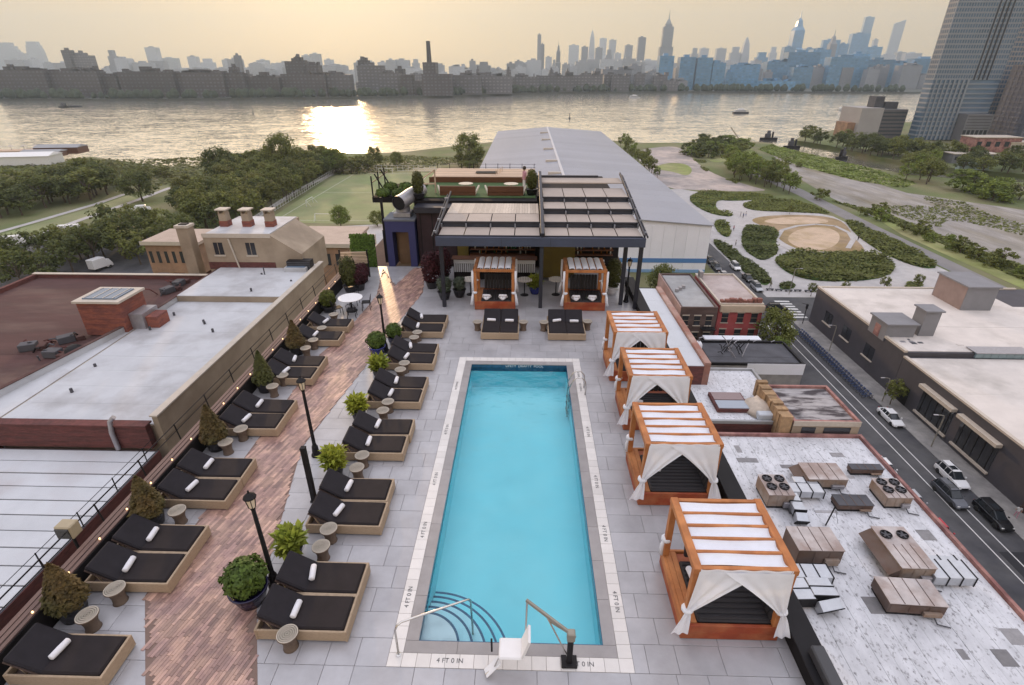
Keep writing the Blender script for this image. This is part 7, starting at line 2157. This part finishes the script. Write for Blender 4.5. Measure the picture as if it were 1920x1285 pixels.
f_mid = facade("far_grey_brick", (0.10, 0.095, 0.10), (0.12, 0.122, 0.132), 0.12, 0.15, 0.38)  # panes paler than the wall, sky reflection put into their colour
f_hazed_glass = facade("far_hazed_glass", (0.12, 0.25, 0.38), (0.07, 0.18, 0.30), 0.1, 0.14, 0.6, 0.3)  # blue of the distance haze mixed into the glass colour
f_hazed_stone = facade("far_hazed_stone", (0.24, 0.25, 0.27), (0.10, 0.12, 0.15))  # toned paler, some of the distance haze painted into the stone colour
f_hazed_pale = facade("far_hazed_pale", (0.42, 0.44, 0.46), (0.22, 0.25, 0.28))  # palest tone, far haze painted into wall and panes
rs = random.Random(31)
def far_block(q, m, label, name="apartment_tower", group=None, cat="tower", shape="flat", depth=None):
    x0, x1, y, zt = q
    if x1 < x0: x0, x1 = x1, x0
    w = x1 - x0
    dp = depth or max(10, min(40, w * 0.8))
    t = thing(name, label, cat, ((x0 + x1) / 2, y + dp / 2, RIVER + 4), 0, group)
    h = zt - RIVER - 4
    mb = MB()
    if shape == "flat":
        mb.box(-w / 2, w / 2, -dp / 2, dp / 2, 0, h)
        mb.build("wall", m, t)
        if h < 75:
            for k in range(int(w / 9)):
                xx = rs.uniform(-w * .46, w * .42)
                ww = rs.uniform(2, min(20, w * .3))
                MB().box(xx, xx + ww, -dp * .3, dp * .1, h + .02, h + rs.choice((2, 3, 3, 5, 8)) * rs.uniform(.7, 1.2)).build("roof_bulkhead", m, t)
        bh = min(6.0, h * .12)
        MB().box(-w * .22, w * .12, -dp * .2, dp * .2, h + .02, h + bh).build("roof_bulkhead", m, t)
    elif shape == "step":
        mb.box(-w / 2, w / 2, -dp / 2, dp / 2, 0, h * .55)
        mb.box(-w * .4, w * .4, -dp * .4, dp * .4, h * .55, h * .82)
        mb.box(-w * .26, w * .26, -dp * .26, dp * .26, h * .82, h)
        mb.build("wall", m, t)
    elif shape == "round":
        n = 10
        for i in range(n):
            a = i / n
            ww = w / 2 * sqrt(max(0.02, 1 - (max(0, a - .55) / .46) ** 2))
            mb.box(-ww, ww, -dp / 2, dp / 2, h * a, h * (a + 1 / n))
        mb.build("wall", m, t)
    elif shape == "spire":
        mb.lathe([(w * .7, 0), (w * .7, h * .45), (w * .55, h * .47), (w * .52, h * .72), (w * .3, h * .78), (w * .22, h * .86), (w * .05, h * .9), (w * .02, h)], 4, (0, 0, 0), pi / 4, pi / 4 + 2 * pi)
        mb.build("wall", m, t)
    elif shape == "taper":
        mb.lathe([(w * .7, 0), (w * .62, h * .55), (w * .4, h * .86), (w * .1, h)], 4, (0, 0, 0), pi / 4, pi / 4 + 2 * pi)
        mb.build("wall", m, t)
    elif shape == "slant":
        mb.add([(-w / 2, -dp / 2, 0), (w / 2, -dp / 2, 0), (w / 2, dp / 2, 0), (-w / 2, dp / 2, 0), (-w / 2, -dp / 2, h * .93), (w / 2, -dp / 2, h), (w / 2, dp / 2, h), (-w / 2, dp / 2, h * .93)],
               [(0, 3, 2, 1), (4, 5, 6, 7), (0, 1, 5, 4), (1, 2, 6, 5), (2, 3, 7, 6), (3, 0, 4, 7)])
        mb.build("wall", m, t)
    return t

# named landmarks of the skyline, by their looks
t = far_block((865.78, 930.14, 3980, 263.6), f_hazed_stone, "tall stepped skyscraper with a long needle spire, tallest of the central skyline", "skyscraper", "", "skyscraper", "flat")
q = (865.78, 930.14, 3980, 263.6)
bw = abs(q[1] - q[0])
for ch in list(t.children):
    bpy.data.objects.remove(ch)
hz = q[3] - RIVER - 4
mb = MB()
mb.box(-bw * .95, bw * .95, -30, 30, 0, hz * .30); mb.box(-bw * .66, bw * .66, -24, 24, hz * .30, hz * .62); mb.box(-bw * .52, bw * .52, -18, 18, hz * .62, hz)
mb.box(-bw * .34, bw * .34, -14, 14, hz, hz * 1.05)
mb.build("wall", f_hazed_stone, t)
zs = (880.6, 883.95, 3980, 356.46)[3] - RIVER - 4
MB().lathe([(bw * .28, hz * 1.05), (bw * .22, hz * 1.09), (bw * .12, hz * 1.13), (bw * .05, hz * 1.15), (bw * .03, zs * .95), (.8, zs)], 8).build("spire", f_hazed_stone, t)
far_block((1544.42, 1623.36, 3650, 320.91), f_hazed_glass, "glass skyscraper tapering to a sharp spire, taller than its blue neighbours", "skyscraper", "", "skyscraper", "spire", 40)
far_block((1613.02, 1660.48, 3320, 205.63), f_hazed_stone, "slim skyscraper with a pointed crown beside the wide slab tower", "skyscraper", "", "skyscraper", "spire", 24)
far_block((3062.72, 3143.79, 5740, 447.12), f_hazed_glass, "pale supertall tower rising behind the broad blue block", "skyscraper", "", "skyscraper", "flat", 30)
far_block((3336.23, 3431.55, 5740, 425.82), f_hazed_pale, "pencil-thin pale supertall tower standing alone near the riverside high-rise", "skyscraper", "", "skyscraper", "slant", 16)
far_block((46.12, 64.9, 3100, 174.19), f_hazed_stone, "dark slim tower with a lower twin at its side, west end of the tall cluster", "skyscraper", "", "skyscraper", "flat", 22)
far_block((64.15, 83.34, 3144, 133.65), f_hazed_stone, "lower twin attached to the dark slim tower", "skyscraper", "", "skyscraper", "flat", 22)
far_block((140.96, 167.86, 3100, 148.34), f_hazed_stone, "clock-tower-like stone skyscraper with a pyramid spire", "skyscraper", "", "skyscraper", "spire", 26)
far_block((477.66, 531.94, 4860, 295.05), f_hazed_pale, "pale tower with a rounded tip, tallest of the hazy group", "skyscraper", "", "skyscraper", "taper", 30)
far_block((594.52, 634.48, 3320, 172.53), f_hazed_stone, "flat-topped dark tower just west of the spired skyscraper", "skyscraper", "", "skyscraper", "flat", 28)
far_block((1460.41, 1517.66, 4200, 214.29), f_hazed_pale, "pale pointed tower between the two blue clusters", "skyscraper", "", "skyscraper", "taper", 30)
far_block((1955.6, 2063.16, 3760, 211.73), f_hazed_glass, "broad blue slab with a flat roof under the pale supertall", "skyscraper", "", "skyscraper", "flat", 40)
far_block((1685.34, 1781.32, 3540, 168.62), f_hazed_glass, "wide slab tower with a flat top beside the pointed crown", "skyscraper", "", "skyscraper", "flat", 24)
# the riverside power plant and its stack
t = thing("power_plant", "dark brick power plant on the far river bank", "power plant", (0, 0, RIVER + 4))
for q, nm in (((-267.16, -242.54, 1240, 4.53), "turbine_hall"), ((-244.55, -221.98, 1245, -7.54), "turbine_hall"), ((-221.43, -159.2, 1235, 5.55), "main_hall"), ((-218.44, -191.88, 1240, 27.19), "boiler_house")):
    MB().box(q[0], q[1], q[2], q[2] + 30 + (8 if nm == "boiler_house" else 0), 0, q[3] - RIVER - 4).build(nm, f_brick, t)
m_stack = mat("dark_brick_stack", (0.05, 0.04, 0.04), 0.9, var=0.2, scale=0.2)
qa, qb = (-212.08, -202.18, 1252, 66.13), (-214.81, -204.76, 1252, 29.31)
t = thing("smokestack", "tall dark smokestack of the power plant across the river", "chimney", ((qa[0] + qa[1]) / 2, 1258, qb[3] - 3))
MB().lathe([(5.2, 0), (4.2, qa[3] - qb[3] + 1), (4.6, qa[3] - qb[3] + 1.2), (4.6, qa[3] - qb[3] + 3)], 12).build("shaft", m_stack, t)
far_block((357.68, 396.43, 1650, 47.51), f_hazed_glass, "dark blue riverside tower in front of the spired skyscraper", "apartment_tower", "", "tower", "flat", 30)
far_block((411.49, 452.81, 1640, 44.73), f_hazed_glass, "dark blue riverside tower, first of the trio on the far bank", "apartment_tower", "", "tower", "flat", 34)
far_block((457.28, 498.55, 1640, 43.44), f_hazed_glass, "dark blue riverside tower, middle of the trio on the far bank", "apartment_tower", "", "tower", "flat", 34)
far_block((500.71, 534.96, 1640, 30.71), f_hazed_glass, "dark blue riverside tower, lowest of the trio on the far bank", "apartment_tower", "", "tower", "flat", 34)

G_FAR = "hazy towers of the distant skyline"
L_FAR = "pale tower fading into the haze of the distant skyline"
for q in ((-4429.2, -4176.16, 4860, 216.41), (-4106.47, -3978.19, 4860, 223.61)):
    far_block(q, f_hazed_pale, "pale rounded-top tower in the haze at the west end of the skyline", "skyscraper", "rounded hazy towers", "skyscraper", "round")
for q, m in (((-3637.57, -3568.07, 4200, 122.47), f_hazed_pale), ((-3123.21, -3025.92, 3760, 56.9), f_hazed_pale), ((-1733.66, -1695.92, 2440, 87.21), f_hazed_stone), ((-1842.4, -1769.37, 2660, 56.22), f_hazed_stone), ((-2269.61, -2202.36, 3540, 134.96), f_hazed_pale),
             ((-2081.93, -2005.19, 3100, 46.3), f_hazed_pale), ((-2598.87, -2484.14, 4200, 91.95), f_hazed_pale), ((-1901.05, -1852.84, 3320, 82.88), f_hazed_pale), ((-1965.81, -1869.4, 3540, 76.4), f_hazed_pale), ((-1709.37, -1664.2, 3320, 67.05), f_hazed_pale),
             ((-937.47, -918.59, 1900, 55.25), f_hazed_stone), ((-1514.45, -1454.39, 3320, 64.34), f_hazed_pale), ((-1362.17, -1300.34, 3100, 41.16), f_hazed_pale), ((108.2, 147.88, 3760, 88.14), f_hazed_pale), ((309.14, 385.84, 4640, 184.49), f_hazed_pale),
             ((310.24, 347.2, 3540, 135.3), f_hazed_stone), ((439.24, 484.24, 3980, 144.53), f_hazed_stone), ((590.81, 647.82, 5080, 250.66), f_hazed_pale), ((670.69, 727.72, 5080, 239.06), f_hazed_pale), ((533.68, 584.84, 4200, 142.18), f_hazed_stone), ((566.45, 608.09, 3980, 113.89), f_hazed_pale),
             ((631.43, 679.67, 3980, 159.52), f_hazed_stone), ((1118.49, 1176.45, 4200, 151.29), f_hazed_pale), ((1180.58, 1238.51, 4200, 148.04), f_hazed_pale), ((1428.21, 1500.11, 4640, 162.23), f_hazed_pale), ((1381.38, 1467.94, 4200, 157.43), f_hazed_pale),
             ((1233.91, 1313.86, 3320, 101.46), f_hazed_glass), ((1651.55, 1712.65, 4200, 157.18), f_hazed_pale), ((1382.21, 1441.8, 3320, 126.59), f_hazed_glass), ((1398.29, 1451.25, 3100, 111.82), f_hazed_glass), ((1783.45, 1834.52, 3540, 149.92), f_hazed_glass),
             ((1840.4, 1902.36, 3320, 126.16), f_hazed_glass), ((2336.2, 2364.55, 4200, 200.64), f_hazed_pale), ((2037.93, 2113.36, 3540, 93.42), f_hazed_pale), ((2384.7, 2438.82, 3980, 118.68), f_hazed_pale), ((2170.97, 2261.19, 3540, 101.42), f_hazed_pale), ((-887.66, -857.89, 3320, 56.24), f_hazed_pale),
             ((-753.26, -702.81, 3320, 61.41), f_hazed_pale), ((-648.75, -601.4, 3320, 69.19), f_hazed_pale), ((-352.96, -319.82, 3100, 43.35), f_hazed_pale), ((-216.79, -195.1, 2220, 44.76), f_hazed_stone), ((-202.82, -142.83, 2330, 42.75), f_hazed_stone), ((-94.69, -56.95, 2660, 40.86), f_hazed_stone), ((-59.33, -24.03, 2660, 49.19), f_hazed_stone),
             ((-15.26, 46.41, 3320, 53.32), f_hazed_pale), ((139.7, 167.76, 3540, 69.87), f_hazed_pale), ((-1255.35, -1210.65, 3320, 87.72), f_hazed_pale), ((-1289.42, -1232.34, 3540, 101.04), f_hazed_pale), ((-1133.63, -1088.88, 3320, 66.8), f_hazed_pale)):
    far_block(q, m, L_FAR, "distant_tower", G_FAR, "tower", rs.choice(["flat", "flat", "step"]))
PLACED = []
G_MID = "dark buildings along the far river bank"
L_MID = "dark brick apartment block on the far river bank"
for q, m in (((-1374.27, -1353.49, 1750, 65.91), f_mid), ((-1366.58, -1302.09, 1760, 52.33), f_mid), ((-1348.98, -1329.56, 1770, 59.54), f_mid), ((-1031.17, -926.82, 1120, 13.3), f_brick), ((-936.22, -831.31, 1130, 10.56), f_brick), ((-841.68, -803.56, 1140, 2.21), f_brick), ((-798.9, -775.72, 1140, 9.63), f_brick),
             ((-775.42, -689.27, 1140, 10.56), f_brick), ((-692.68, -596.58, 1150, 8.69), f_brick), ((-597.74, -576.49, 1160, 7.74), f_brick), ((-591.79, -582.19, 1170, 18.05), f_brick), ((-577.16, -560.15, 1160, 4.93), f_brick), ((-561.78, -495.3, 1170, 0.14), f_brick),
             ((-495.16, -405.95, 1180, 5.78), f_brick), ((-531.14, -486.55, 1300, 30.11), f_brick), ((-513.56, -501.78, 1310, 38.5), f_brick), ((-489.02, -458.47, 1300, 22.89), f_brick), ((-407.38, -358.73, 1190, 4.79), f_mid), ((-388.6, -329.1, 1350, 22.23), f_mid),
             ((-387.61, -365.66, 1360, 33.05), f_brick), ((-318.97, -273.46, 1260, 7.44), f_mid), ((-313.05, -292.91, 1400, 15.94), f_brick), ((-166.39, -101.5, 1290, 3.23), f_mid), ((-107.1, -35.55, 1330, 0.85), f_mid), ((-115.9, -109.92, 1340, 14.67), f_mid), ((-48.83, -39.06, 1370, 13.65), f_mid),
             ((-38.22, 25.74, 1430, -1.08), f_mid), ((26.4, 111.58, 1470, 0.94), f_mid), ((53.33, 63.99, 1500, 12.66), f_mid), ((96, 103.98, 1500, 11.47), f_mid), ((113.79, 187.09, 1500, 1.93), f_mid), ((193.53, 221.08, 1560, 15.17), f_hazed_stone), ((226.86, 276.26, 1600, 14), f_hazed_stone),
             ((273.95, 350.73, 1580, 2.71), f_hazed_stone), ((357.1, 427.94, 1600, -12.7), f_hazed_stone)):
    PLACED.append(far_block(q, m, L_MID, "apartment_block", G_MID, "building", "flat", 26))
stack_ratio = (qa[0] + qa[1]) / 2 / qa[2]
def by_bearing(objs, ratio):
    return sorted(objs, key=lambda o: o.location.x / o.location.y)
def nth(n):
    tens = ["", "", "twenty", "thirty", "forty"]
    teens = ["tenth", "eleventh", "twelfth", "thirteenth", "fourteenth", "fifteenth", "sixteenth", "seventeenth", "eighteenth", "nineteenth"]
    if n < 9: return ORD[n]
    if n < 19: return teens[n - 9]
    d, u = divmod(n + 1, 10)
    return {2: "twentieth", 3: "thirtieth", 4: "fortieth"}[d] if u == 0 else tens[d] + "-" + ORD[u - 1]
row = by_bearing(PLACED, 0)
west = [o for o in row if o.location.x / o.location.y < stack_ratio][::-1]
east = [o for o in row if o.location.x / o.location.y >= stack_ratio]
for k, o in enumerate(west):
    o["label"] = f"dark riverbank apartment block, {nth(k)} westward from the power plant smokestack"
for k, o in enumerate(east):
    o["label"] = f"grey riverbank apartment block, {nth(k)} eastward from the power plant smokestack"
PLACED_B = []
G_BLUE = "blue glass blocks on the far bank"
L_BLUE = "blue-grey glass block in the haze on the far bank"
for q in ((584.02, 670.75, 1750, 26.54), (747.78, 816.8, 1900, 36.65), (644.95, 734.71, 1650, -13.34), (849.88, 954.42, 2000, 65.62), (1028.76, 1093.22, 2220, 79.95), (891.56, 1002.56, 1800, 47.73), (977.32, 1027.86, 1850, 57.19), (1057.19, 1138.5, 1900, 42.39), (1138.06, 1209.62, 1900, 33.58), (1257.17, 1350.86, 2000, 47.02), (1354.18, 1575.18, 2000, 37.77), (558.62, 579.45, 1700, 8.79), (780.8, 836.32, 1780, 21.21)):
    PLACED_B.append(far_block(q, f_hazed_glass, L_BLUE, "glass_block", G_BLUE, "building", "flat", 40))
for k, o in enumerate(by_bearing(PLACED_B, 0)):
    o["label"] = f"hazy blue glass block, {nth(k)} eastward from the dark blue riverside trio"
# the rest of the low skyline
def px_block(a0, a1, dist, h0, h1, n, m, label, name, group):
    for k in range(n):
        a = a0 + (a1 - a0) * (k + rs.random()) / n
        x = dist * a
        w = rs.uniform(22, 60) * dist / 1800
        h = rs.uniform(h0, h1)
        far_block((x - w / 2, x + w / 2, dist + rs.uniform(0, 220), RIVER + 4 + h), m, label, name, group, "building", "flat")
px_block(-0.9, 0.95, 2350, 40, 92, 110, f_hazed_pale, "low pale building in the hazy skyline behind the far bank", "city_building", "low hazy city buildings")
px_block(-0.95, 0.25, 1500, 20, 40, 60, f_mid, "low dark building behind the far river bank", "city_building", "low dark city buildings")
px_block(0.12, 0.95, 1720, 30, 62, 44, f_hazed_stone, "low blue-grey building behind the far river bank", "city_building", "low blue-grey city buildings")
# trees and low sheds along the far bank, one mass
mb = MB()
m_fartree = mat("far_bank_foliage", (0.035, 0.05, 0.025), 0.95, var=0.4, scale=0.05)
shore_pts = [p for p in FAR[1:10]]
for a, b in zip(shore_pts, shore_pts[1:]):
    L_ = sqrt((b[0] - a[0]) ** 2 + (b[1] - a[1]) ** 2)
    for k in range(int(L_ / 5)):
        u = rs.random()
        x, y = a[0] + (b[0] - a[0]) * u, a[1] + (b[1] - a[1]) * u + rs.uniform(4, 26)
        r = rs.uniform(3.5, 9.5)
        mb.lathe([(r * .5, 0), (r, r * .6), (r * .9, r * 1.2), (r * .45, r * 1.8), (0, r * 2)], 6, (x, y, RIVER + 4), rs.random(), rs.random() + 2 * pi) if False else \
            mb.lathe([(r * .5, 0), (r, r * .6), (r * .9, r * 1.2), (r * .45, r * 1.8), (0.01, r * 2)], 6, (x, y, RIVER + 4))
setting(mb, "far_bank_trees", m_fartree, "stuff")
